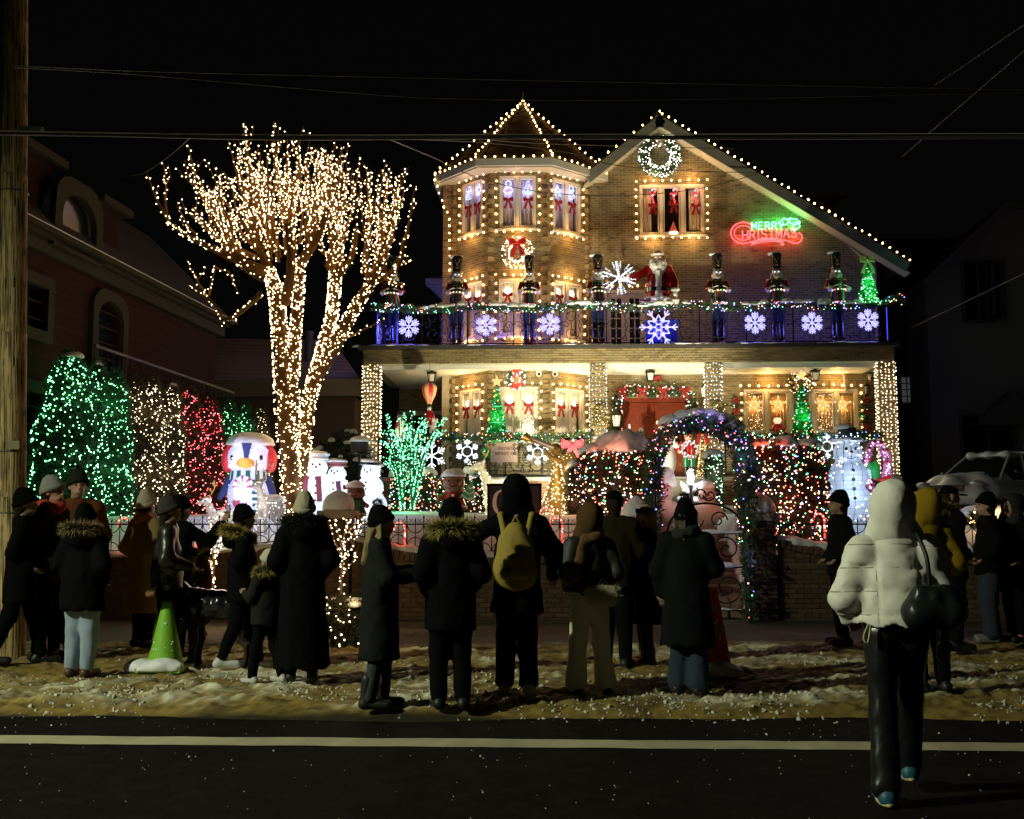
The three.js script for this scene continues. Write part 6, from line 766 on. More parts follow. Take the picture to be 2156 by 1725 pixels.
// ---- hedges and bushes with coloured lights
function hedge(label,x0,x1,y0,y1,z,d,n,colors,o = {}) {
  const w = x1 - x0,h = y1 - y0,t = thing('lit_hedge',label,'hedge',[(x0 + x1) / 2,y0,z]),lp = [],bp = [],surf = (k) => { const f = rnd(2 * (w * h) + w * d + 2 * d * h),X = rnd(-w / 2,w / 2),Y = rnd(0,h),Z = rnd(-d / 2,d / 2),e = () => k * rnd(0.9,1.04); return f < 2 * w * h ? V(X,Y,d / 2 * e()) : f < 2 * w * h + w * d ? V(X,h * e(),Z) : V((rnd() < 0.5 ? -1 : 1) * w / 2 * e(),Y,Z); };
  const round = (p) => { const q = p.clone(),k = 0.07 * noise(p.x * 3 + z,p.y * 3,p.z * 3); const cx = Math.abs(q.x) / (w / 2),cy = q.y / h; if (cx > 0.75 && cy > 0.75) { q.y -= (cx - 0.75) * (cy - 0.75) * h * 2; } return q.multiplyScalar(1 + k); };
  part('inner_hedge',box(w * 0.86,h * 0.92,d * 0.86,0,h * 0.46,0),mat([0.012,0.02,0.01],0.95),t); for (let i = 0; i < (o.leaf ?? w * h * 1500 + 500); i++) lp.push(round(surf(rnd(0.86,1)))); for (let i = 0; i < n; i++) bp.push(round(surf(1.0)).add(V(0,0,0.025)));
  foliage(lp,o.size ?? 0.085,t,'foliage',o.leafC ?? [[0.05,0.045,0.025],[0.035,0.05,0.02],[0.06,0.05,0.03]].map((c) => new THREE.Color().setRGB(...c))); bulbs(bp,colors,o.rb ?? 0.0112,o.k ?? 10,t);
  if (o.snow) part('snow_cap',o.snow.map(([x,sw,sh]) => place(snowHeap(sw,sh,d * 1.05,x * 9 + z,0.035,0.35),V(x,h - 0.05,0))),snowMat,t);
  if (o.pl) for (const c of o.pl) point((x0 + x1) / 2 + rnd(-w / 3,w / 3),y0 + h * (c[4] ?? 1.1),z + d / 2 + 0.2,c.slice(0,3),c[3],10); return t;
}
const RGBW = [[1,0.25,0.12],[1,0.12,0.1],[1,0.7,0.4],[0.15,0.9,0.4],[1,0.5,0.25],[0.5,0.5,1]];
{
  const X = (px,D) => at(px,1000,D).x,Y = (py,D) => at(1200,py,D).y,lh = (x,z) => lawnHeight(x,z) - 0.05;
  hedge('round-topped hedge with coloured lights and big pink-lit snow cap beside the gate',X(1222,19),X(1366,19),lh(0.9,-19),Y(948,19),-19,0.95,560,RGBW,{ snow: [[0.12,0.95,0.36],[-0.42,0.4,0.15]],pl: [[1,0.25,0.15,0.5,0.98],[1,0.4,0.25,0.3,0.5]] });
  hedge('tall square hedge with red and warm lights and flat snow beyond the arch',X(1558,18.2),X(1734,18.2),lh(3.6,-18.2),Y(936,18.2),-18.3,0.9,880,RGBW,{ snow: [[-0.4,0.6,0.16],[0.05,0.6,0.17],[0.4,0.55,0.13]],pl: [[1,0.1,0.06,0.6,1.0],[1,0.2,0.1,0.3,0.4]] });
  hedge('box hedge with coloured lights and snow behind the green lit shrub',X(826,24.5),X(920,24.5),lh(-3,-24.5),Y(1000,24.5),-24.5,0.8,330,RGBW,{ snow: [[-0.3,0.45,0.3],[0.22,0.5,0.22]],pl: [[1,0.5,0.6,0.35,1.15]] }); hedge('box hedge with warm and coloured lights behind the gingerbread figure',X(926,24.2),X(1018,24.2),lh(-2,-24.2),Y(1002,24.2),-24.3,0.8,300,[...RGBW,MINI,MINI],{ snow: [[-0.25,0.5,0.2],[0.25,0.6,0.24]],pl: [[1,0.75,0.45,0.5,1.15]] });
  hedge('small bush full of bright white lights between hedge and iron railing',X(985,27),X(1015,27),lh(-2,-27) + 0.3,Y(975,27),-27,0.5,120,[MINI,[1,0.9,0.7]],{ k: 9 }); hedge('upright bush with white and green lights behind the gate',X(1489,20.5),X(1517,20.5),lh(2.5,-20.5),Y(958,20.5),-20.5,0.4,160,[[0.8,1,0.75],[0.4,1,0.5]],{ snow: [[0,0.4,0.14]],pl: [[0.7,1,0.7,0.6,0.6]] });
  hedge('low bush with pink-lit snow beside the gold angel',X(1196,20),X(1232,20),lh(0.3,-20),Y(985,20),-20,0.6,90,[[1,0.9,0.7],[1,0.4,0.3]],{ snow: [[0,0.42,0.2]] }); hedge('small green lit bush beside the big snowman',X(1722,18.6),X(1742,18.6),lh(4.2,-18.6),Y(1050,18.6),-18.6,0.3,70,[[0.15,1,0.3],[0.3,1,0.5]],{ pl: [[0.2,1,0.3,0.2,0.6]] });
  hedge('hedge with warm lights and snow on the drive side behind the fence',X(2030,19),X(2100,19),lh(7,-19),Y(1080,19),-19,0.6,170,[[1,0.55,0.2],MINI],{ snow: [[-0.1,0.5,0.15],[0.2,0.4,0.2]],pl: [[1,0.55,0.25,0.8,1.2]] });
  for (const [px,py,D,w] of [[1930,1042,20,0.55],[1975,1046,21,0.4]]) { const x = X(px,D),y = lawnHeight(x,-D); hedge(`dark rounded bush under ${w > 0.5 ? 'a wide' : 'a small'} snow dome on the drive side`,x - w / 2,x + w / 2,y,Y(py + 12,D),-D,0.5,6,[MINI],{ leaf: 500,snow: [[0,w * 1.05,0.18]] }); }
  // dark bush with clumps of snow behind the snowmen
  { const D = 26.5,x = X(722,D),t = thing('dark_bush','large dark leafy bush with clumps of snow behind the lit snowmen','bush',[x,lh(x,-D),-D]),h = Y(905,D) - t.position.y,lp = [],sn = []; for (let i = 0; i < 1700; i++) { const a = rnd(6.283),b = Math.acos(rnd(-0.2,1)),r = rnd(0.75,1); lp.push(V(Math.sin(b) * Math.cos(a) * r * 0.95,Math.cos(b) * h * r,Math.sin(b) * Math.sin(a) * r * 0.6)); } foliage(lp,0.14,t,'foliage',[[0.03,0.035,0.02],[0.04,0.04,0.03]].map((c) => new THREE.Color().setRGB(...c))); part('stem',cyl(0.05,0.1,h * 0.6,0,0,0,8),mat([0.08,0.05,0.03],0.9),t); for (let i = 0; i < 26; i++) { const a = rnd(6.283),b = Math.acos(rnd(0.1,1)); sn.push(place(snowHeap(rnd(0.16,0.34),0.09,0.22,i,0.035,0.4),V(Math.sin(b) * Math.cos(a) * 0.95,Math.cos(b) * h + 0.02,Math.sin(b) * Math.sin(a) * 0.6))); } part('snow',sn,snowDull,t); }
}
// ---- shrub with green lights: several bare stems
{
  const D = 23.6,b = at(858,1072,D),t = thing('green_lit_shrub','bare many-stemmed shrub wound with bright green lights','shrub',[b.x,lawnHeight(b.x,-D) - 0.03,-D]),o = t.position,P = (x,y,z = 0) => at(x,y,D + z).sub(o),st = [],ps = [];
  const stem = (l,r) => { st.push(taper(l,[r,r * 0.6,0.008],5,4)); const c = new THREE.CatmullRomCurve3(l),n = Math.round(c.getLength() * 26); for (let i = 0; i < n; i++) { const a = rnd(6.283); ps.push(c.getPoint(rnd()).add(V(Math.cos(a) * 0.045,0,Math.sin(a) * 0.045))); } };
  const A = [848,1072],B = [868,1072]; for (const [s,tip,m] of [[A,[814,872],[838,960]],[A,[838,880],[845,980]],[A,[806,905],[828,960]],[A,[850,900],[842,990]],[A,[811,962],[832,1000]],[A,[830,905],[846,950]],[B,[868,862],[874,960]],[B,[900,872],[885,950]],[B,[938,880],[900,940]],[B,[924,890],[895,960]],[B,[886,880],[872,970]],[B,[878,900],[866,960]],[B,[915,915],[890,975]],[B,[852,870],[862,960]],[A,[862,895],[850,960]]]) for (let k = 0; k < 2; k++) stem([P(...s,rnd(-0.1,0.1)),P(m[0] + rnd(-6,6),m[1],rnd(-0.3,0.3)),P(tip[0] + (k ? rnd(-9,9) : 0),tip[1] + (k ? rnd(4,30) : 0),rnd(-0.6,0.6))],0.026);
  part('stems',st,mat([0.04,0.06,0.03],0.85),t); bulbs(ps,[[0.2,1,0.42],[0.36,1,0.58],[0.1,0.9,0.32]],0.0135,4.5,t); for (const [x,y] of [[850,1050],[880,1000],[860,940],[900,920]]) { const q = at(x,y,D - 0.5); point(q.x,q.y,q.z,[0.15,1,0.42],y > 1040 ? 1.0 : 0.12,10); }
}
// ---- arch with lights over the gate path
{
  const t = thing('garden_arch','garden arch wrapped in green garland and coloured lights over the gate','arch',[at(1470,1100,17.1).x,0.1,-16.85]),H = at(1470,890,16.9).y - 0.1,w = 0.68,pts = [V(-w,0,0),V(-w,H * 0.35,0),V(-w,H * 0.68,0)]; for (let i = 0; i <= 8; i++) { const a = Math.PI * (1 - i / 8); pts.push(V(Math.cos(a) * w,H - w * 0.95 + Math.sin(a) * w * 0.95,0)); } pts.push(V(w,H * 0.68,0),V(w,H * 0.35,0),V(w,0,0));
  const c = new THREE.CatmullRomCurve3(pts),lp = [],bp = []; for (const z of [-0.22,0.22]) part('frame',tube(pts.map((p) => V(p.x,p.y,z)),0.018,5,60),iron,t); for (let i = 0; i < 2600; i++) { const s = rnd(),p = c.getPoint(s),k = p.y > H * 0.45 ? 0.12 : 0.06; lp.push(p.add(V(rnd(-k,k),rnd(-k,k),rnd(-0.3,0.3)))); } for (let i = 0; i < 280; i++) { const s = rnd(),p = c.getPoint(s),k = p.y > H * 0.45 ? 0.13 : 0.06; if (p.y < H * 0.4 && rnd() < (p.x < 0 ? 0.9 : 0.4)) continue; bp.push(p.add(V(rnd(-k,k),rnd(-k,k),rnd(0,0.34)))); }
  foliage(lp,0.085,t); bulbs(bp,[[1,0.12,0.12],[0.15,0.18,1],[0.15,0.9,0.4],[1,0.3,0.4],[0.35,0.2,1],[1,0.6,0.4]],0.013,5.5,t); const sn = []; for (let i = 0; i < 6; i++) { const a = Math.PI * (0.25 + i * 0.09); sn.push(place(snowHeap(0.4,0.12,0.5,i,0.03,0.4),V(Math.cos(a) * w,H - w * 0.95 + Math.sin(a) * w * 0.95 + 0.1,0))); } part('snow_cap',sn,snowMat,t);
  for (const [x,y,q] of [[-0.5,0.9,[1,0.3,0.35]],[0.1,1.02,[0.5,0.3,1]],[0.6,0.8,[0.3,0.3,1]]]) point(t.position.x + x,t.position.y + H * y,t.position.z + 0.4,q,0.25,8); point(t.position.x + 0.7,1.0,t.position.z + 0.35,[0.4,0.35,1],0.12,8);
}
{ const t = thing('garden_steps','snowy brick steps rising behind the iron gate','steps',[2.15,0,WALLZ - 0.2]); for (let i = 0; i < 8; i++) part('step',slab(-0.68,0.68,0.05 + i * 0.17,0.22 + i * 0.17,-i * 0.27,-(i + 1) * 0.27 - 0.02),mat([0.2,0.13,0.09],0.9),t); }
// ---- lit figures on the lawn
const lawnAt = (px,D) => { const p = at(px,1080,D); return V(p.x,lawnHeight(p.x,-D) - 0.03,-D); };
function litBody(name,g,m,ps,c,r,k,t) { part(name,g,m,t); if (ps) bulbs(ps,c,r,k,t); }
const onSurface = (g0,n,out = 0.008) => { const g = merge([g0]),p = g.attributes.position,q = g.attributes.normal,ix = g.index.array,l = [],at3 = (a,k) => V(a.getX(k),a.getY(k),a.getZ(k)),cum = []; let s = 0; for (let i = 0; i < ix.length; i += 3) { const a = at3(p,ix[i]); s += at3(p,ix[i + 1]).sub(a).cross(at3(p,ix[i + 2]).sub(a)).length(); cum.push(s); } for (let i = 0; i < n; i++) { const r = rnd(s); let lo = 0,hi = cum.length - 1; while (lo < hi) { const m = (lo + hi) >> 1; if (cum[m] < r) lo = m + 1; else hi = m; } const k = lo * 3; let u = rnd(),v = rnd(); if (u + v > 1) { u = 1 - u; v = 1 - v; } l.push(at3(p,ix[k]).multiplyScalar(1 - u - v).addScaledVector(at3(p,ix[k + 1]),u).addScaledVector(at3(p,ix[k + 2]),v).addScaledVector(at3(q,ix[k]),out)); } return l; };
{
  const p = lawnAt(522,19.6),t = thing('penguin_light','big glowing penguin with red ear muffs, striped scarf and snow on its head','penguin',p,0.1),H = at(522,925,19.6).y - p.y,K = H / 1.5,W = (c,k) => mat(c,0.7,{ emissive: k }),S = (g) => (Array.isArray(g) ? merge(g) : g).scale(K,K,K);
  const bodyB = S(blob([ell([0,0.45,-0.06],[0.38,0.45,0.28]),ell([0,1.15,-0.06],[0.39,0.33,0.29])],0.025,0.08)); part('back_body',bodyB.translate(0,0,-0.04),W([0.02,0.03,0.12],[0.01,0.014,0.07]),t);
  const belly = S(blob([ell([0,0.44,0.05],[0.385,0.44,0.3])],0.02,0.04)),faceG = S(blob([ell([-0.17,1.14,0.08],[0.225,0.27,0.27]),ell([0.17,1.14,0.08],[0.225,0.27,0.27]),ell([0,1.0,0.08],[0.35,0.19,0.27])],0.02,0.05)); litBody('glowing_belly',belly,W([0.6,0.6,0.75],[0.36,0.34,0.62]),onSurface(belly,40),[[0.8,0.8,1]],0.011,2.5,t); litBody('glowing_face',faceG,W([0.6,0.6,0.75],[0.46,0.45,0.72]),onSurface(faceG,60),[[0.85,0.88,1]],0.014,4,t);
  part('beak',S(ball(1,0.0,1.02,0.4,0.17,0.1,0.15,20,14)),W([0.6,0.3,0.04],[0.3,0.15,0.01]),t); part('beak_seam',S(tube([V(-0.16,1.02,0.42),V(0,1.0,0.535),V(0.16,1.02,0.42)],0.008,5)),blackG,t); part('eyes',S([-1,1].map((s) => ball(0.05,s * 0.26,1.13,0.305,0.9,1.15,0.7,12,9))),blackG,t); part('forehead',S(plate([[-0.09,0.13],[0.09,0.13],[0.045,-0.02],[0.03,-0.17],[-0.03,-0.17],[-0.045,-0.02]],0.08).translate(0,1.26,0.325)),W([0.02,0.03,0.12],[0.01,0.015,0.08]),t);
  for (const s of [-1,1]) { part('ear_muff',S(ball(1,s * 0.41,1.1,0,0.11,0.24,0.22,16,12)),W([0.5,0.03,0.04],[0.26,0.012,0.02]),t); part('wing',S(blob([cap([s * 0.34,0.72,0.02],[s * 0.52,0.38,0.08],0.1,0.05,0.7)],0.02,0.02)),W([0.02,0.03,0.12],[0.01,0.014,0.06]),t); part('foot',S(ball(1,s * 0.18,0.04,0.22,0.16,0.06,0.2,12,8)),W([0.5,0.25,0.03],[0.14,0.07,0.0]),t); } part('head_band',S(tube([V(-0.44,1.2,0),V(-0.3,1.5,0),V(0,1.56,0),V(0.3,1.5,0),V(0.44,1.2,0)],0.045,8)),W([0.5,0.03,0.04],[0.2,0.01,0.01]),t);
  for (let i = 0; i < 24; i++) part('scarf_stripe',S(new THREE.CylinderGeometry(0.335,0.35,0.17,2,1,true,i / 24 * 6.283,6.283 / 24).translate(0,0.8,0.04)),i % 2 ? W([0.5,0.55,0.65],[0.32,0.36,0.5]) : W([0.01,0.1,0.09],[0.0,0.035,0.035]),t); for (let i = 0; i < 11; i++) part('scarf_stripe',S(box(0.2,0.055,0.03,0.2 + i * 0.004,0.7 - i * 0.057,0.33 - Math.max(0,i - 5) * 0.008).rotateZ(0)),i % 2 ? W([0.5,0.55,0.6],[0.3,0.34,0.45]) : W([0.01,0.1,0.09],[0.0,0.035,0.035]),t);
  const cq = [V(-0.14,0.06,0.42),V(-0.14,0.3,0.42),V(-0.16,0.55,0.42)]; for (let i = 0; i <= 6; i++) { const a = Math.PI * (1 - i / 6); cq.push(V(-0.03 + Math.cos(a) * 0.13,0.6 + Math.sin(a) * 0.13,0.42)); } cq.push(V(0.1,0.5,0.42)); const cc = new THREE.CatmullRomCurve3(cq),cw = [],cr = []; for (let i = 0; i < 18; i++) (i % 3 === 1 ? cr : cw).push(bar(cc.getPoint(i / 18),cc.getPoint((i + 1) / 18),0.06,0.06,9)); part('cane_light',S(cw),W([0.6,0.6,0.7],[0.42,0.42,0.62]),t); part('cane_stripe',S(cr),W([0.3,0.03,0.08],[0.14,0.02,0.05]),t);
  part('snow_cap',place(snowHeap(0.95 * K,0.22 * K,0.75 * K,5,0.03,0.2),V(0,1.4 * K,0)),snowMat,t); point(p.x,p.y + 0.5,p.z + 0.7,[0.62,0.62,1],1.6,14); point(p.x,p.y + 1.1,p.z + 0.7,[0.7,0.7,1],0.9,12);
}
snowman('lit_snowman','tallest glowing snowman with dark red scarf and snowy cap beside the big tree',lawnAt(665,20.2),(1083 - 956) * PXM(20.2),{ plain: 1,fat: 1.16,scarf: [0.12,0.008,0.02],tails: [[-0.16,0.36,0.26],[0.06,0.3,0.42]],hat: [1.02,1.1,0.4],hatC: [0.7,0.68,0.7],hatSnow: 1,cd: 1.8,k: 1.05,turn: 0.15 }); snowman('lit_snowman','small glowing snowman with dark scarf squeezed between two bigger snowmen',lawnAt(708,21.2),(1083 - 975) * PXM(21.2),{ plain: 1,fat: 1.16,scarf: [0.08,0.008,0.03],tails: [[-0.12,0.3,0.3],[0.12,0.26,0.3]],hat: [1.0,1.15,0.5],hatC: [0.4,0.12,0.12],hatSnow: 1,cd: 0.9,k: 0.9,turn: -0.1 });
snowman('lit_snowman','glowing snowman with black snow-topped hat beside the brick pier',lawnAt(779,20.4),(1080 - 966) * PXM(20.4),{ plain: 1,fat: 1.16,scarf: [0.14,0.01,0.03],hat: [0.9,1.2,0.3],hatSnow: 1,brimSnow: 1,hatTilt: -0.06,cd: 1.2,k: 1.05,turn: -0.2,noseC: [0.3,0.05,0.02] });
{ const p = at(757,958,21.8),t = thing('top_hat','black top hat capped with snow on a pole behind the snowmen','hat',p); part('brim',cyl(0.24,0.24,0.03,0,0,0,22),blackG,t); part('crown',cyl(0.19,0.165,0.25,0,0.03,0,20),mat([0.02,0.015,0.015],0.6),t); part('snow_cap',place(snowHeap(0.42,0.12,0.4,3,0.025,0.3),V(0,0.26,0)),snowMat,t); part('pole',bar(V(0,0,0),V(0,lawnHeight(p.x,p.z) - p.y,0),0.02),iron,t); }
function gingerbread(label,p,H,skirt,extra,turn = 0) {
  const t = thing('gingerbread_figure',label,'gingerbread figure',p,turn),S = (g) => (Array.isArray(g) ? merge(g) : g).scale(H,H,H),br = gloss([0.22,0.09,0.035],0.4); part('body',S(blob([ell([0,0.74,0],[0.24,0.22,0.17]),ell([0,0.4,0],[0.2,0.24,0.14]),cap([-0.16,0.5,0],[-0.32,0.38,0.08],0.075,0.06),cap([0.16,0.5,0],[0.32,0.42,0.1],0.075,0.06),cap([-0.1,0.2,0],[-0.12,0.06,0.02],0.1,0.08),cap([0.1,0.2,0],[0.12,0.06,0.02],0.1,0.08)],0.02,0.04)),br,t);
  part('dress',S(lathe([[0.16,0.54],[0.2,0.45],[0.27,0.28],[0.3,0.18],[0.28,0.17]],20)).scale(1,1,0.8),gloss(skirt),t); const ic = []; for (let i = 0; i < 24; i++) { const a = i / 24 * 6.283; ic.push(V(Math.cos(a) * 0.305,0.22 + 0.02 * (i % 2),Math.sin(a) * 0.245)); } part('icing',S([tube(ic,0.012,5,60,true),...[0,1].map((i) => ball(0.03,0,0.47 - i * 0.1,0.17 + i * 0.02,1,1,0.5,8,6))]),whiteM,t); part('face',S([-1,1].map((s) => ball(0.022,s * 0.09,0.78,0.155,1,1.2,0.6,8,6)).concat(tube([V(-0.08,0.69,0.16),V(0,0.655,0.17),V(0.08,0.69,0.16)],0.01,4))),blackG,t); part('cheeks',S([-1,1].map((s) => ball(0.03,s * 0.14,0.71,0.135,1,1,0.4,8,6))),mat([0.5,0.12,0.1],0.6),t);
  part('snow_cap',place(snowHeap(0.5 * H,0.15 * H,0.4 * H,H * 9,0.02,0.3),V(0,0.9 * H,0)),snowMat,t); extra(t,S); return t;
}
gingerbread('gingerbread girl in red dress with white icing holding a green biscuit tree',lawnAt(955,20.5),(1082 - 985) * PXM(20.5),[0.35,0.02,0.015],(t,S) => { part('biscuit_tree',S(plate([[0,0.3],[0.17,-0.12],[-0.17,-0.12]],0.05).rotateZ(-0.25).translate(0.34,0.5,0.16)),gloss([0.1,0.4,0.16],0.4),t); part('icing',S([0,1,2].map((i) => tube([V(-0.05 - i * 0.04,0.16 - i * 0.11,0.035),V(0,0.11 - i * 0.11,0.035),V(0.05 + i * 0.04,0.16 - i * 0.11,0.035)],0.012,4).rotateZ(-0.25).translate(0.34,0.5,0.16))),whiteM,t); });
gingerbread('gingerbread figure with green scarf and red bow before the snowmen',lawnAt(748,18.9).add(V(0,0.08,0)),(1078 - 992) * PXM(18.9),[0.04,0.16,0.05],(t,S) => { part('bow',S([place(bowParts[0],V(-0.16,0.86,0.1),undefined,0.8),place(bowParts[1],V(-0.16,0.86,0.1),undefined,0.8)]),mat([0.5,0.03,0.03],0.5),t); part('scarf',S([new THREE.TorusGeometry(0.17,0.05,7,20).rotateX(1.57).translate(0,0.55,0),box(0.12,0.42,0.05,0.12,0.34,0.18)]),mat([0.02,0.12,0.04],0.8),t); },-0.1);
{ // wire deer
  const deer = (label,p,K,turn,c,k,body,o = {}) => { const t = thing('deer_light',label,'deer',p,turn),g = blob([cap([0,0.62,-0.28],[0,0.66,0.22],0.15,0.17),cap([0,0.7,0.24],[0,1.08,0.42],0.11,0.075),cap([0,1.12,0.42],[0,1.06,0.62],0.085,0.045),...[-1,1].flatMap((s) => [cap([s * 0.08,0.6,0.24],[s * 0.09,0.3,0.3],0.075,0.045),cap([s * 0.09,0.3,0.3],[s * 0.09,0.02,0.26],0.042,0.032),cap([s * 0.09,0.58,-0.3],[s * 0.1,0.36,-0.24],0.1,0.055),cap([s * 0.1,0.36,-0.24],[s * 0.1,0.26,-0.4],0.05,0.038),cap([s * 0.1,0.26,-0.4],[s * 0.1,0.02,-0.36],0.038,0.03),cap([s * 0.06,1.17,0.38],[s * 0.16,1.24,0.34],0.035,0.015)]),cap([0,0.7,-0.42],[0,0.66,-0.54],0.04,0.02)],0.022,0.05).scale(K,K,K); litBody('glowing_body',g,body,onSurface(g,o.n ?? 110),[c],0.012 * Math.sqrt(K),k,t);
    const an = []; for (const s of [-1,1]) { const q = [V(s * 0.04,1.18,0.4),V(s * 0.14,1.34,0.3),V(s * 0.22,1.5,0.24),V(s * 0.2,1.66,0.26)]; an.push(tube(q,0.014,5),bar(q[1],V(s * 0.1,1.46,0.42),0.011),bar(q[2],V(s * 0.3,1.58,0.3),0.011),bar(q[2],V(s * 0.12,1.6,0.3),0.01)); } part('antlers',merge(an).scale(K,K,K),goldM,t); if (o.wire) { const l = onSurface(g,420,0.012),w = []; for (let i = 0; i < 210; i++) { let b = null,bd = 9; for (let j = 0; j < 60; j++) { const q = l[Math.floor(rnd(420))],d = q.distanceTo(l[i]); if (d > 0.05 && d < bd) { bd = d; b = q; } } if (b && bd < 0.3) w.push(bar(l[i],b,0.0035,0.0035,3)); } part('tinsel',w,mat([0.7,0.65,0.5],0.25,{ metalness: 0.8 }),t); } if (o.snow) part('snow_cap',[place(snowHeap(0.34 * K,0.13 * K,0.75 * K,K * 5,0.025,0.3),V(0,0.76 * K,-0.06)),place(snowHeap(0.2 * K,0.07 * K,0.2 * K,3,0.02,0.3),V(0,1.16 * K,0.46 * K))],snowMat,t); point(p.x,p.y + 0.7 * K,p.z + 0.55,c,o.cd ?? 0.6,10); return t; };
  const gb = (c,k) => mat(c,0.5,{ emissive: k });
  deer('large gold-white lit deer with head turned up beside the gold angel',lawnAt(1052,22),(1085 - 937) * PXM(22) / 1.55,-1.45,[1,0.88,0.55],5,gb([0.5,0.47,0.34],[0.3,0.27,0.14]),{ n: 170,wire: 1,snow: 1,cd: 1.2 });
  deer('silver lit deer with snow on its back in front of the penguin',lawnAt(470,18.2),0.62,-1.2,[0.95,0.95,0.9],5,gb([0.4,0.4,0.42],[0.1,0.1,0.11]),{ n: 90,wire: 1,snow: 1 }); deer('small gold-lit deer beside the silver one in front of the penguin',lawnAt(500,17.95),0.48,0.5,[1,0.8,0.45],5,gb([0.35,0.3,0.18],[0.1,0.08,0.03]),{ n: 70,wire: 1,snow: 1 }); deer('tall silver wire deer standing against the trunk of the big tree',lawnAt(568,18.6),0.74,-0.4,[1,0.92,0.8],4,gb([0.36,0.35,0.36],[0.05,0.05,0.055]),{ n: 90,wire: 1,snow: 1 });
}
{ // gold angel with trumpet
  const D = 20.2,p = lawnAt(1172,D),t = thing('angel_light','gold glittering lit angel in a long gown blowing a trumpet','angel',p),u = PXM(D),X = (px) => (px - 1172) * u,Y = (py) => (1085 - py) * u,gm = mat([0.34,0.21,0.06],0.4,{ metalness: 0.5,emissive: [0.08,0.045,0.01] });
  const gown = lathe([[X(1210) * 1.0,0],[X(1204),Y(1060)],[X(1192),Y(1030)],[X(1184),Y(1005)],[X(1181),Y(985)],[X(1184),Y(970)],[X(1178),Y(958)],[0.02,Y(955)]],26).scale(1,1,0.75); litBody('gown',gown,gm,onSurface(gown,300),[[1,0.8,0.45]],0.0105,5,t);
  part('head',ball(0.085,X(1168),Y(945),0.03,1,1.15,1,16,12),gm,t); part('hair',blob([ell([X(1171),Y(943),0],[0.09,0.1,0.085]),cap([X(1176),Y(945),-0.03],[X(1178),Y(975),-0.05],0.06,0.04)],0.015,0.03),goldM,t); part('arm',[bar(V(X(1180),Y(968),0.06),V(X(1160),Y(962),0.22),0.045,0.035,9),bar(V(X(1160),Y(962),0.22),V(X(1148),Y(948),0.2),0.035,0.028,9),bar(V(X(1166),Y(968),0.08),V(X(1150),Y(955),0.18),0.04,0.03,9),ball(0.035,X(1148),Y(947),0.2)],gm,t);
  const tr = bar(V(X(1166),Y(946),0.13),V(X(1112),Y(924),0.2),0.016,0.03,10); part('trumpet',[tr,bar(V(X(1116),Y(926),0.2),V(X(1104),Y(918),0.21),0.035,0.1,14)],goldM,t); part('snow',place(snowHeap(0.45,0.06,0.1,7,0.02,0.4),V(X(1138),Y(931),0.19),new THREE.Quaternion().setFromAxisAngle(V(0,0,1),-0.4)),snowMat,t);
  for (const s of [1]) { const w = plate([[0,0],[s * 0.1,0.22],[s * 0.24,0.26],[s * 0.32,0.1],[s * 0.3,-0.2],[s * 0.24,-0.5],[s * 0.12,-0.35],[0.02 * s,-0.15]],0.04).translate(s * 0.07,Y(978),-0.1); litBody('wing',w,gm,onSurface(w,60),[[1,0.75,0.35]],0.009,4,t); }
  part('sash',new THREE.TorusGeometry(0.1,0.014,5,20).rotateX(1.57).translate(X(1172),Y(985),0),goldM,t); const l = [],w = []; const g2 = onSurface(gown,300,0.006); for (let i = 0; i < 150; i++) w.push(bar(g2[i],g2[i].clone().add(V(rnd(-0.07,0.07),rnd(-0.2,0.2),rnd(-0.01,0.02))),0.003,0.003,3)); part('tinsel',w,goldM,t); part('snow_cap',[place(snowHeap(0.2,0.1,0.24,2,0.02,0.4),V(0.3,Y(1022),0.02)),place(snowHeap(0.28,0.16,0.3,6,0.02,0.4),V(0.42,Y(1062),0.05))],snowMat,t); point(p.x,p.y + 0.7,p.z + 0.5,[1,0.7,0.3],0.9,12); point(p.x + 0.3,p.y + 0.25,p.z + 0.55,[1,0.35,0.2],0.5,12);
}
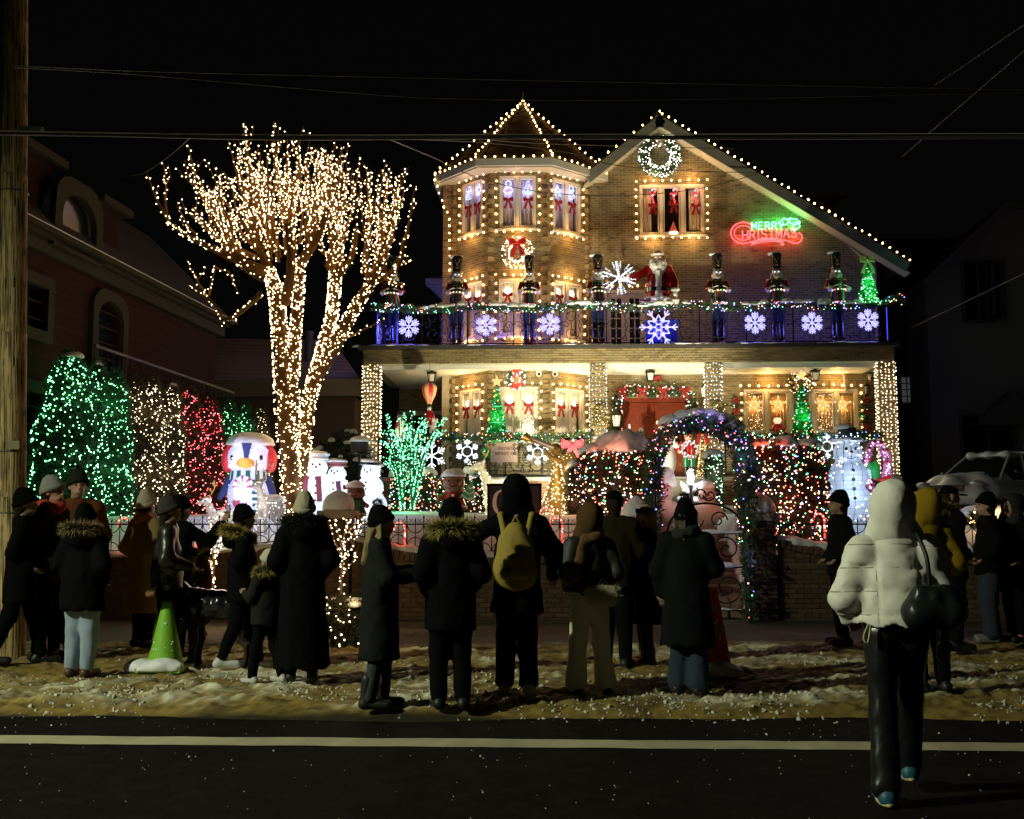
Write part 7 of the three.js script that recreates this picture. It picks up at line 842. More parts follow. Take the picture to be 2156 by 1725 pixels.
{ // big red ribbon on the porch railing and board with chalk letters
  const a = at(1205,938,31.7),b = thing('red_bow','large red glowing mesh bow on the porch railing above the snowy hedge','bow',a); ['loop','loop','tail','tail','knot'].forEach((n,i) => part(n,bowParts[i],mat([0.5,0.03,0.05],0.5,{ emissive: [0.35,0.02,0.035] }),b)); b.scale.setScalar(1.9);
  const D = 18.6,p = at(1083,1088,D),s = thing('chalk_board','black board sign with white lettering standing in the snow behind the fence','sign',[p.x,lawnHeight(p.x,-D) - 0.05,-D]),u = PXM(D),W = 110 * u,H = at(1083,1021,D).y - s.position.y; part('board',box(W,H,0.04,0,H / 2,0),mat([0.02,0.028,0.032],0.6),s); part('frame',[box(W + 0.05,0.04,0.06,0,H,0),box(0.035,H,0.06,-W / 2,H / 2,0),box(0.035,H,0.06,W / 2,H / 2,0)],blackG,s); const L = (c,sz,x,y,f) => part('letter',text(c,sz,0.01,f).translate(x,y,0.022),mat([0.85,0.85,0.82],0.6),s); L('C',0.42,-W / 2 + 0.04,H - 0.5,TXS); L('S',0.16,-W / 2 + 0.26,H - 0.4,TXS); L('VI',0.14,-W / 2 + 0.3,0.02,TXS);
  const q = at(1061,953,31.75),k = thing('wooden_sign','pale sign with script and MERRY little hanging on the porch railing','sign',q); part('board',box(0.76,0.56,0.03),mat([0.5,0.34,0.26],0.7),k); const T = (c,sz,x,y,f,m) => part('letter',text(c,sz,0.006,f).translate(x,y,0.016),m ?? mat([0.08,0.05,0.04],0.7),k); T('ourself a',0.1,-0.18,0.08,TXS); T('MERRY little',0.085,-0.26,-0.07,TXS); part('leaf_border',[[-0.3,0.22],[0.3,0.22],[0.3,0.1],[0.31,-0.02]].flatMap(([x,y]) => [0,1,2,3].map((i) => ball(0.03,x + Math.cos(i * 1.57) * 0.035,y + Math.sin(i * 1.57) * 0.035,0.016,1,0.7,0.2,6,5))),mat([0.06,0.08,0.04],0.7),k); part('hook',[bar(V(-0.25,0.28,0),V(-0.25,0.42,0),0.006),bar(V(0.25,0.28,0),V(0.25,0.42,0),0.006)],iron,k);
}
{ // the big white snowman by the corner and what is round him
  const D = 19.2,p = lawnAt(1789,D),u = PXM(D),S = (1085 - 928) * u; p.y = at(1789,1098,D).y;
  const s = snowman('lit_snowman','biggest blue-white glowing snowman with dark top hat raising one arm near the house corner',p,S,{ e: [0.5,0.68,1],k: 0.42,n: 150,B: [[0.25,0.3,0.27],[0.6,0.255,0.24],[0.9,0.19,0.185]],scarf: [0.02,0.02,0.03],hat: [0.62,1.2,0.8],hatC: [0.012,0.02,0.04],hatSnow: 1,brimSnow: 1,cd: 1.2,arms: [cap([-0.26 * S,0.6 * S,0],[-0.42 * S,0.6 * S,0.06],0.07 * S,0.06 * S),cap([-0.42 * S,0.6 * S,0.06],[-0.5 * S,0.78 * S,0.1],0.065 * S,0.055 * S),cap([0.25 * S,0.62 * S,0],[0.3 * S,0.68 * S,0.2],0.06 * S,0.05 * S)] });
  const hs = []; for (let i = 0; i < 34; i++) { const a = rnd(6.283); hs.push(V(Math.cos(a) * 0.145 * S * 1.02,S * 0.99 + rnd(0.02,0.19) * S,Math.sin(a) * 0.145 * S * 1.02)); } bulbs(hs,[[0.6,0.8,1]],0.011,4,s); part('mitten',ball(0.09 * S,-0.51 * S,0.85 * S,0.1,1,1.1,0.9,12,9),mat([0.35,0.02,0.05],0.6,{ emissive: [0.14,0.01,0.02] }),s); part('mitten',blob([ell([0.31 * S,0.66 * S,0.22],[0.06 * S,0.13 * S,0.05 * S]),ell([0.24 * S,0.72 * S,0.24],[0.04 * S,0.05 * S,0.04 * S])],0.015,0.03),mat([0.02,0.3,0.06],0.6,{ emissive: [0.005,0.1,0.02] }),s);
  const c = thing('red_toy_bird','little red toy bird perched on the arm of the biggest snowman','toy bird',p.clone().add(V(0.42 * S,0.53 * S,0.25))); part('body',blob([ell([0,0,0],[0.07,0.06,0.055]),ell([0.05,0.05,0.01],[0.042,0.042,0.04]),cap([-0.05,0,0],[-0.15,0.02,0],0.025,0.015),cap([0.06,0.08,0],[0.04,0.12,0],0.018,0.006)],0.01,0.02),mat([0.4,0.02,0.02],0.5,{ emissive: [0.2,0.01,0.01] }),c); part('beak',new THREE.ConeGeometry(0.015,0.04,6).rotateZ(-1.57).translate(0.105,0.05,0.01),goldM,c);
  const q = at(1846,985,20.6),w = thing('pink_wreath_light','tall ring of pink and lilac tinsel lights with red baubles behind the biggest snowman','wreath',q),lp = [],bp = []; for (let i = 0; i < 700; i++) { const a = rnd(6.283),k = rnd(0.55,1.2); lp.push(V(Math.cos(a) * 0.22 * k,Math.sin(a) * 0.48 * (0.9 + k * 0.1),rnd(-0.06,0.06))); } for (let i = 0; i < 150; i++) { const a = rnd(6.283),k = rnd(0.75,1.2); bp.push(V(Math.cos(a) * 0.19 * k,Math.sin(a) * 0.46 * (0.9 + k * 0.1),rnd(0,0.09))); } part('ring',tube(circlePts(1,20).map(([x,y]) => V(x * 0.19,y * 0.46,0)),0.02,5,40,true),iron,w); foliage(lp,0.06,w,'tinsel',[[0.5,0.3,0.5],[0.55,0.4,0.6],[0.6,0.35,0.45]].map((k) => new THREE.Color().setRGB(...k))); bulbs(bp,[[0.75,0.35,1],[1,0.5,0.75],[0.9,0.85,1]],0.012,6,w); for (let i = 0; i < 12; i++) { const a = i * 0.5236 + 0.2; part('bauble',ball(0.033,Math.cos(a) * 0.19 * rnd(0.8,1.2),Math.sin(a) * 0.47,0.09,1,1,1,9,7),mat([0.4,0.01,0.02],0.2,{ metalness: 0.3 }),w); } part('pole',bar(V(0,-0.44,0),V(0,lawnHeight(q.x,q.z) - q.y,0),0.018),iron,w); point(q.x,q.y,q.z + 0.35,[0.9,0.45,0.95],0.8,10);
}
{ // pink-lit snowy figures behind the gate
  const A = (label,px,top,D,hat) => { const p = lawnAt(px,D); p.y = at(px,1112,D).y; const H = at(px,top,D).y - p.y,t = thing('garden_figure',label,'figure',p); part('body',blob([ell([0,0.28,0],[0.26,0.28,0.24]),ell([0,0.66,0],[0.19,0.2,0.18]),cap([-0.2,0.42,0.05],[-0.27,0.24,0.14],0.07),cap([0.2,0.42,0.05],[0.27,0.26,0.14],0.07)],0.022,0.05).scale(H,H,H),mat([0.5,0.34,0.29],0.7),t); part('face',merge([-1,1].map((s) => ball(0.022,s * 0.07,0.7,0.17,1,1,0.6,8,6)).concat(tube([V(-0.08,0.61,0.165),V(0,0.575,0.185),V(0.08,0.61,0.165)],0.012,4))).scale(H,H,H),blackG,t); part('nose',ball(0.032,0,0.655,0.19).scale(H,H,H),redG,t); part('hat',hat ? merge([new THREE.TorusGeometry(0.2,0.03,6,20,Math.PI).translate(0,0.7,0),ball(0.08,-0.21,0.7,0),ball(0.08,0.21,0.7,0)]).scale(H,H,H) : lathe([[0.2,0.76],[0.14,0.9],[0.03,1.05]],14).scale(H,H,H),hat ? blackG : mat([0.4,0.1,0.1],0.7),t); part('snow_cap',place(snowHeap(0.36 * H,(hat ? 0.14 : 0.32) * H,0.34 * H,px,0.02,0.4),V(0,(hat ? 0.8 : 0.78) * H,0)),snowMat,t); point(p.x + 0.1,p.y + 0.7 * H,p.z + 0.5,[1,0.3,0.2],0.22,10); part('pedestal',cyl(0.16,0.18,p.y - lawnHeight(p.x,p.z) + 0.15 > 0 ? p.y - lawnHeight(p.x,p.z) + 0.15 : 0.05,0,lawnHeight(p.x,p.z) - p.y - 0.12,0,14),mat([0.2,0.13,0.09],0.9),t); };
  A('snow-covered gnome figure glowing pink behind the gate',1397,1000,19.4,0); A('snowman figure with black ear muffs glowing pink behind the gate',1489,1006,18.9,1);
  const p = at(1456,1100,19.2),t = thing('white_flower_light','bright white lit flower sculpture behind the iron gate','light sculpture',p),b = at(1456,990,19.2).y - p.y,pet = []; for (const [x,y,r,s] of [[0,b - 0.12,0,1],[-0.1,b - 0.3,0.6,0.8],[0.1,b - 0.3,-0.6,0.8],[-0.14,b - 0.5,1.2,0.7],[0.13,b - 0.48,-1.2,0.7]]) pet.push(place(ball(0.12,0,0,0,0.55,1.2,0.4,12,9),V(x,y,0),new THREE.Quaternion().setFromAxisAngle(V(0,0,1),r),s)); litBody('glowing_petals',merge(pet),mat([0.6,0.65,0.7],0.6,{ emissive: [0.5,0.56,0.64] }),onSurface(merge(pet),60),[[0.9,0.95,1]],0.011,5,t); part('stem',bar(V(0,0,0),V(0,b - 0.2,0),0.02),iron,t); point(p.x,p.y + b * 0.7,p.z + 0.35,[0.9,0.95,1],0.5,8);
}
// ---- lit saplings and the pit hedge on the pavement
{
  const sap = (label,D,tr,tips,n,pl) => { const b = at(tr[0][0],tr[0][1],D),t = thing('lit_sapling',label,'sapling',[b.x,b.y,-D]),P = (x,y,z = 0) => at(x,y,D + z).sub(t.position),st = [],ps = [],run = (l,r,dens) => { st.push(taper(l,[r,r * 0.6,0.006],5,4)); const c = new THREE.CatmullRomCurve3(l),k = Math.round(c.getLength() * dens * 0.5); for (let i = 0; i < k; i++) { const a = rnd(6.283); ps.push(c.getPoint((i + rnd()) / k).add(V(Math.cos(a) * (r + 0.014),rnd(-0.01,0.01),Math.sin(a) * (r + 0.014)))); } }; run(tr.map(([x,y]) => P(x,y)),0.03,62); for (const [a,m,c] of tips) run([P(...a),P(...m,rnd(-0.1,0.1)),P(...c,rnd(-0.3,0.3))],0.012,n); part('stems',st,mat([0.1,0.06,0.03],0.9),t); bulbs(ps,[[1,0.74,0.4],[1,0.84,0.55]],0.0115,9,t); for (const [x,y] of pl) { const q = at(x,y,D - 0.35); point(q.x,q.y,q.z,[1,0.6,0.25],0.5,8); } return t; };
  sap('small pavement tree wound with warm lights against the brick pier',15.6,[[719,1272],[718,1220],[722,1180],[716,1140]],[[[720,1190],[705,1160],[686,1108]],[[718,1170],[700,1130],[690,1095]],[[720,1180],[735,1160],[760,1110]],[[718,1160],[726,1120],[735,1095]],[[720,1150],[745,1125],[768,1098]],[[716,1140],[710,1115],[702,1092]],[[720,1210],[745,1180],[752,1160]],[[735,1120],[752,1100],[770,1084]],[[735,1120],[730,1100],[722,1088]],[[745,1125],[755,1120],[772,1120]]],44,[[715,1230],[705,1130],[745,1120]]);
  sap('small pavement tree with warm lights half hidden between the watching people',15.9,[[452,1290],[448,1240],[446,1200]],[[[448,1220],[455,1170],[462,1110]],[[446,1200],[436,1150],[430,1120]],[[447,1210],[448,1150],[445,1095]],[[446,1200],[460,1160],[470,1130]],[[448,1230],[440,1180],[434,1150]]],48,[[446,1160],[452,1250]]);
  const D = 13.2,t0 = onGround(700,1356,0.1),x0 = at(664,1300,D).x,x1 = at(806,1300,D).x; hedge('low boxed hedge with warm lights and snow round the pavement tree',x0,x1,0.1,at(700,1262,D).y - 0.02,-13.3,0.75,190,[[1,0.7,0.35],MINI],{ leaf: 2600,k: 9,rb: 0.0105,leafC: [[0.03,0.035,0.015],[0.045,0.04,0.02]].map((c) => new THREE.Color().setRGB(...c)),snow: [[-0.25,0.3,0.07],[0.1,0.35,0.09],[0.3,0.2,0.06]],pl: [[1,0.6,0.25,0.5,1.3]] });
}

// ---------------------------------------------------------------- lamps outside the frame, flood lights on the lawn
for (const L of LAMPS) {
  const t = thing('street_lamp','tall grey street lamp with a lit head up the street','street lamp',[L.at[0],0,L.at[2]],Math.atan2(-(L.aim[2] - L.at[2]),L.aim[0] - L.at[0]));
  part('post',lathe([[0.14,0],[0.12,0.8],[0.07,L.at[1] + 0.3],[0,L.at[1] + 0.32]],12).translate(-1.5,0,0),mat([0.12,0.12,0.12],0.6),t); part('arm',tube([V(-1.5,L.at[1] + 0.1,0),V(-0.8,L.at[1] + 0.32,0),V(-0.25,L.at[1] + 0.2,0)],0.04,6),mat([0.12,0.12,0.12],0.6),t); part('head',blob([cap([-0.3,L.at[1] + 0.18,0],[0.25,L.at[1] + 0.16,0],0.1,0.12,1)],0.03,0.02,(d,x,y) => Math.max(d,L.at[1] + 0.12 - y)),mat([0.15,0.15,0.15],0.5),t); part('lamp_glass',box(0.36,0.03,0.16,0,L.at[1] + 0.1,0),glow(L.c,6),t);
  spot([L.at[0],L.at[1] + 0.06,L.at[2]],L.aim,L.c,L.cd,42,8,0.7);
}
FLOODS.forEach((L,i) => {
  const d = V(...L.aim).sub(V(...L.at)).normalize(),t = thing('flood_light',['black flood lamp on the lawn beside the path aimed at the gable','black flood lamp on the lawn before the bay aimed at the tower','small black flood lamp on the lawn aimed into the porch'][i],'flood lamp',L.at),q = new THREE.Quaternion().setFromUnitVectors(V(0,0,1),d); const a = (g) => g.applyQuaternion(q);
  part('housing',a(merge([slab(-0.14,0.14,-0.1,0.1,-0.1,-0.02),...[-3,-2,-1,0,1,2,3].map((k) => box(0.01,0.18,0.05,k * 0.04,0,-0.12))])),iron,t); part('lamp_glass',a(box(0.24,0.17,0.01,0,0,-0.01)),glow(L.c,8),t); part('bracket',[bar(V(0,-0.05,0),V(0,lawnHeight(L.at[0],L.at[2]) - L.at[1],0),0.02)],iron,t);
  const p = V(...L.at).addScaledVector(d,0.06); spot(p.toArray(),L.aim,L.c,L.cd,L.deg,4,0.6);
});
// ---------------------------------------------------------------- neighbours
{
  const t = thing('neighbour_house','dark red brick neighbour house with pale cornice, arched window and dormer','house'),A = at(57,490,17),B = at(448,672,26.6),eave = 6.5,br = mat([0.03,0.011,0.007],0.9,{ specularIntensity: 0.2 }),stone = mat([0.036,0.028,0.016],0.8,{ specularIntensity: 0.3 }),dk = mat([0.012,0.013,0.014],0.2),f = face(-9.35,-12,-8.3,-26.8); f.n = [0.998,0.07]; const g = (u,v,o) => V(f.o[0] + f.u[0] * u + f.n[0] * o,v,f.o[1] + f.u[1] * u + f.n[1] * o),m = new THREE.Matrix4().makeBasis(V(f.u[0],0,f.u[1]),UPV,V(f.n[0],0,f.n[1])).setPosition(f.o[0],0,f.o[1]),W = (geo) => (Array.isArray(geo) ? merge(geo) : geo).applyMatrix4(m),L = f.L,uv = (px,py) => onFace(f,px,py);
  const arch = (a,b,v0,v1) => { const r = (b - a) / 2,q = [[a,v0],[b,v0],[b,v1 - r * 0.75]]; for (let i = 1; i < 9; i++) { const k = Math.PI * i / 9; q.push([a + r + Math.cos(k) * r,v1 - r * 0.75 + Math.sin(k) * r * 0.75]); } q.push([a,v1 - r * 0.75]); return q; };
  const w1 = [uv(78,600).u - 1.35,uv(92,600).u,uv(90,700).v,uv(92,610).v],a1 = [uv(193,700).u,uv(254,700).u],aw = [uv(195,700).u,uv(250,700).u,uv(225,800).v - 0.3,uv(222,634).v],w2 = [uv(60,900).u - 1.2,uv(80,900).u,uv(85,960).v,uv(80,830).v];
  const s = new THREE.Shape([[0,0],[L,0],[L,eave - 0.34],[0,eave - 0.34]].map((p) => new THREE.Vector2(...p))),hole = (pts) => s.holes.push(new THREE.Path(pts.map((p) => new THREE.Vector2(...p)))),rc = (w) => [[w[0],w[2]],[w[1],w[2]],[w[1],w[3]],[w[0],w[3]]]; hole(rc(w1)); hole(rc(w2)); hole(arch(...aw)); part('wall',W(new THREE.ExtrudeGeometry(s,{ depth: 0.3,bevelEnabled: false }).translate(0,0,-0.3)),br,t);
  const ring = (pts,k) => { const c = pts.reduce((a,p) => [a[0] + p[0] / pts.length,a[1] + p[1] / pts.length],[0,0]),o = pts.map(([x,y]) => [x + Math.sign(x - c[0]) * k,y + Math.sign(y - c[1]) * k]),q = new THREE.Shape(o.map((p) => new THREE.Vector2(...p))); q.holes.push(new THREE.Path(pts.map((p) => new THREE.Vector2(...p)))); return new THREE.ExtrudeGeometry(q,{ depth: 0.12,bevelEnabled: false }).translate(0,0,-0.02); };
  for (const pts of [rc(w1),rc(w2),arch(...aw)]) { const w = group('window',t); part('frame',W(ring(pts,0.2)),stone,w); part('pane',W(plate(pts,0.02).translate(0,0,-0.2)),dk,w); }
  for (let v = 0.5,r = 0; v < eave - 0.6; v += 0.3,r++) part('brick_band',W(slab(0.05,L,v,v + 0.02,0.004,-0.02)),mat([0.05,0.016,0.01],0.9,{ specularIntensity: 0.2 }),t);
  part('cornice',W([slab(0,L + 0.3,eave - 0.34,eave - 0.1,0.1,-0.3),slab(0,L + 0.36,eave - 0.1,eave - 0.02,0.2,-0.3),slab(0,L + 0.42,eave - 0.02,eave + 0.06,0.3,-0.3)]),stone,t); part('gutter_snow',W([slab(0,L + 0.45,eave + 0.06,eave + 0.1,0.28,0.16)]),snowDull,t);
  const roof = new THREE.BufferGeometry(),rp = [[0,eave + 0.06,0.3],[L + 0.3,eave + 0.06,0.3],[L - 0.6,eave + 2.0,-1.5],[0,eave + 2.0,-1.5],[L - 2.5,eave + 2.6,-5],[0,eave + 2.6,-5]]; roof.setAttribute('position',new THREE.Float32BufferAttribute(rp.flat(),3)); roof.setIndex([0,1,2,0,2,3,3,2,4,3,4,5]); roof.computeVertexNormals(); part('roof',W(roof),mat([0.035,0.03,0.03],0.9),t); part('rear_wall',W(slab(L - 0.3,L,0,eave - 0.55,-0.3,-8)),br,t);
  const d0 = uv(146,480),dw = 1.25,dm = group('dormer',t),dv = eave + 0.1,da = arch(d0.u - dw / 2,d0.u + dw / 2,dv,dv + 0.85); part('frame',W(ring(da,0.26).translate(0,0,0.1)),stone,dm); part('pane',W(plate(da,0.04)),dk,dm); part('dormer_roof',W(plate(arch(d0.u - dw / 2 - 0.25,d0.u + dw / 2 + 0.25,dv,dv + 1.1),1.6).translate(0,0,-0.85)),mat([0.06,0.055,0.05],0.9),dm);
  for (const [a,b,y] of [[uv(80,480).u - 2,uv(128,470).u,eave + 1.35],[uv(205,520).u,uv(268,540).u,eave + 1.2]]) { part('roof_ledge',W([slab(a,b,y,y + 0.14,0.1,-1.6)]),stone,t); part('attic_wall',W(slab(a,b - 0.2,eave + 0.1,y,-0.1,-1.5)),br,t); }
  part('balcony_slab',W(slab(aw[0] - 0.6,L + 0.6,aw[2] - 0.35,aw[2] - 0.15,0.35,0)),br,t); part('balcony_rail',W([slab(aw[0] - 0.5,L + 0.5,aw[2] + 0.75,aw[2] + 0.8,0.32,0.28),...Array.from({ length: 30 },(_,i) => bar(V(aw[0] - 0.5 + i * (L + 1 - aw[0]) / 29,aw[2] - 0.15,0.3),V(aw[0] - 0.5 + i * (L + 1 - aw[0]) / 29,aw[2] + 0.76,0.3),0.012,0.012,4))]),iron,t);
  const g2 = thing('rear_garage','low dim building with a pale sloping roof behind the neighbour house','building'),D = 33,q = [at(352,800,D),at(770,815,D),at(700,716,D + 4),at(420,712,D + 4)]; const rr = new THREE.BufferGeometry(); rr.setAttribute('position',new THREE.Float32BufferAttribute(q.flatMap((p) => p.toArray()),3)); rr.setIndex([0,1,2,0,2,3]); rr.computeVertexNormals(); part('roof',rr,mat([0.42,0.36,0.28],0.9),g2); part('fascia',slab(q[0].x,q[1].x,q[0].y - 0.5,q[0].y - 0.02,-D + 0.05,-D - 0.2),mat([0.2,0.16,0.11],0.8),g2); for (let i = 1; i < 12; i++) part('roof_seam',bar(q[0].clone().lerp(q[3],i / 12),q[1].clone().lerp(q[2],i / 12),0.025,0.025,4),mat([0.3,0.25,0.2],0.9),g2); part('wall',slab(q[0].x + 0.4,q[1].x - 0.4,0.5,q[0].y - 0.5,-D - 0.4,-D - 4),mat([0.1,0.06,0.045],0.9),g2); const ch = at(650,716,D + 2); part('flue',[cyl(0.13,0.13,1.0,ch.x,ch.y - 0.8,ch.z),cyl(0.17,0.17,0.12,ch.x,ch.y + 0.15,ch.z)],mat([0.12,0.12,0.12],0.5),g2);
  // the house on the other side
  const r = thing('neighbour_house','dark gabled neighbour house behind the parked car','house'),R = (px,py,d) => at(px,py,d),fr = 38,x0 = R(1958,800,fr).x,ey = R(1950,600,fr).y,gx = R(2110,800,fr).x + 1,gy = R(2080,440,fr).y,wm = mat([0.16,0.155,0.15],0.9,{ specularIntensity: 0.2 }); part('wall',plate([[x0,0],[x0 + 12,0],[x0 + 12,ey],[gx + 1.7,gy],[gx - 0.6,gy],[x0,ey]],0.3).translate(0,0,-fr - 0.2),wm,r); part('wall',slab(x0,x0 + 0.2,0,ey,-fr - 0.3,-fr - 12),wm,r);
  const sl = Math.atan2(gy - ey,gx - 0.6 - x0),Ls = Math.hypot(gy - ey,gx - 0.6 - x0); part('roof',[new THREE.BoxGeometry(Ls + 0.1,0.15,12).translate((Ls - 0.1) / 2,0.1,-6).rotateZ(sl).translate(x0,ey,-fr + 0.3),slab(gx - 0.7,gx + 4,gy,gy + 0.15,-fr + 0.3,-fr - 12)],mat([0.12,0.12,0.12],0.8,{ specularIntensity: 0.3 }),r);
  for (const [px,py,w,h] of [[2058,615,1.05,2.1],[2092,612,0.56,2.0],[2080,930,1.8,1.8]]) { const p = R(px,py,fr),q2 = group('window',r); part('frame',[slab(p.x - w / 2,p.x + w / 2,p.y - h / 2,p.y - h / 2 + 0.07,-fr + 0.02,-fr + 0.12),slab(p.x - w / 2,p.x + w / 2,p.y + h / 2 - 0.07,p.y + h / 2,-fr + 0.02,-fr + 0.12),slab(p.x - w / 2,p.x - w / 2 + 0.07,p.y - h / 2,p.y + h / 2,-fr + 0.02,-fr + 0.115),slab(p.x + w / 2 - 0.07,p.x + w / 2,p.y - h / 2,p.y + h / 2,-fr + 0.02,-fr + 0.115),box(0.05,h,0.08,p.x,p.y,-fr + 0.06)],mat([0.06,0.058,0.06],0.7),q2); part('pane',box(w,h,0.03,p.x,p.y,-fr + 0.02),mat([0.01,0.01,0.012],0.1),q2); }
  part('dormer',plate([[0,0],[2.4,0],[1.2,1.1]],0.6).translate(R(2040,880,fr).x,R(2040,898,fr).y,-fr + 0.4),mat([0.07,0.068,0.066],0.9),r);
  const h3 = thing('far_house','far dark house with one dimly lit gridded window beyond the porch column','house'),d3 = 40,b3 = R(1912,820,d3); part('wall',slab(b3.x - 1.0,b3.x + 2.2,0,b3.y + 5.5,-d3 - 0.2,-d3 - 0.6),mat([0.03,0.03,0.03],0.9),h3); const w3 = group('window',h3); part('lit_pane',box(0.42,0.95,0.04,b3.x,b3.y,-d3 - 0.16),glow([0.7,0.75,0.8],0.05),w3); part('frame',[-1,0,1].map((i) => box(0.03,0.95,0.06,b3.x + i * 0.2,b3.y,-d3 - 0.13)).concat([-2,-1,0,1,2].map((i) => box(0.42,0.03,0.055,b3.x,b3.y + i * 0.23,-d3 - 0.13))),mat([0.03,0.03,0.03],0.6),w3);
}
// ---------------------------------------------------------------- parked car on the drive
{
  const D = 29,p = at(2110,1060,D),y0 = 1.8,t = thing('parked_car','white parked car dusted with snow on the neighbour drive','car',[p.x + 0.25,y0,-D - 1.6],-0.8),paint = mat([0.62,0.63,0.66],0.22,{ clearcoat: 0.8 }),glass = mat([0.012,0.013,0.014],0.04,{ clearcoat: 1 });
  part('body',blob([cap([-0.72,0.62,1.5],[-0.72,0.68,-2.0],0.32),cap([0.72,0.62,1.5],[0.72,0.68,-2.0],0.32),cap([0,0.72,1.9],[0,0.74,-2.2],0.3),cap([-0.5,0.85,1.5],[0.5,0.85,1.5],0.22),cap([-0.7,0.5,2.0],[0.7,0.5,2.0],0.24),cap([-0.62,0.95,0.6],[0.62,0.95,0.6],0.2),cap([-0.62,0.95,-1.8],[0.62,0.95,-1.8],0.24)],0.05,0.25),paint,t);
  const gv8 = [[0.8,0.98,0.95],[0.8,1.02,-2.05],[0.58,1.6,-0.1],[0.58,1.62,-1.65]],GV = [...gv8,...gv8.map(([x,y,z]) => [-x,y,z])],gg = new THREE.BufferGeometry(); gg.setAttribute('position',new THREE.Float32BufferAttribute(GV.flat(),3)); gg.setIndex([0,2,6,0,6,4,1,7,3,1,5,7,0,1,3,0,3,2,4,7,5,4,6,7,2,3,7,2,7,6]); const g9 = gg.toNonIndexed(); g9.computeVertexNormals(); part('windscreen',g9,glass,t);
  part('roof',blob([cap([-0.5,1.62,-0.15],[0.5,1.62,-0.15],0.045),cap([-0.5,1.64,-1.6],[0.5,1.64,-1.6],0.05),cap([0.5,1.62,-0.15],[0.5,1.64,-1.6],0.05),cap([-0.5,1.62,-0.15],[-0.5,1.64,-1.6],0.05),cap([0,1.64,-0.2],[0,1.66,-1.6],0.05)],0.03,0.3),paint,t); part('pillar',[-1,1].flatMap((s) => [bar(V(s * 0.81,0.98,0.95),V(s * 0.59,1.61,-0.1),0.035),bar(V(s * 0.815,1.0,-0.55),V(s * 0.6,1.62,-0.8),0.03),bar(V(s * 0.81,1.02,-2.05),V(s * 0.59,1.63,-1.65),0.045)]),paint,t);
  for (const s of [-1,1]) { part('mirror',blob([ell([s * 1.0,1.12,0.42],[0.1,0.08,0.08]),cap([s * 0.8,1.05,0.42],[s * 1.0,1.1,0.42],0.03)],0.02,0.02),blackG,t); part('headlight',ball(1,s * 0.72,0.78,2.05,0.2,0.09,0.14,12,8),mat([0.5,0.5,0.5],0.1,{ metalness: 0.5 }),t); for (const z of [1.35,-1.45]) { const w = part('tyre',new THREE.TorusGeometry(0.25,0.095,8,20).rotateY(1.57).translate(s * 0.88,0.34,z),mat([0.015,0.015,0.015],0.9),t); part('rim',cyl(0.18,0.18,0.06,0,-0.03,0,12).rotateZ(1.57).translate(s * 0.92,0.34,z),mat([0.4,0.4,0.4],0.3,{ metalness: 0.8 }),w); } }
  part('grille',box(0.9,0.18,0.06,0,0.68,2.2),blackG,t); part('snow_cap',place(snowHeap(1.3,0.08,1.4,6,0.04,0.4),V(0,1.68,-1.0)),snowMat,t); part('bonnet_snow',place(snowHeap(1.2,0.05,0.6,9,0.04,0.6),V(0,1.03,1.25)),snowMat,t);
}
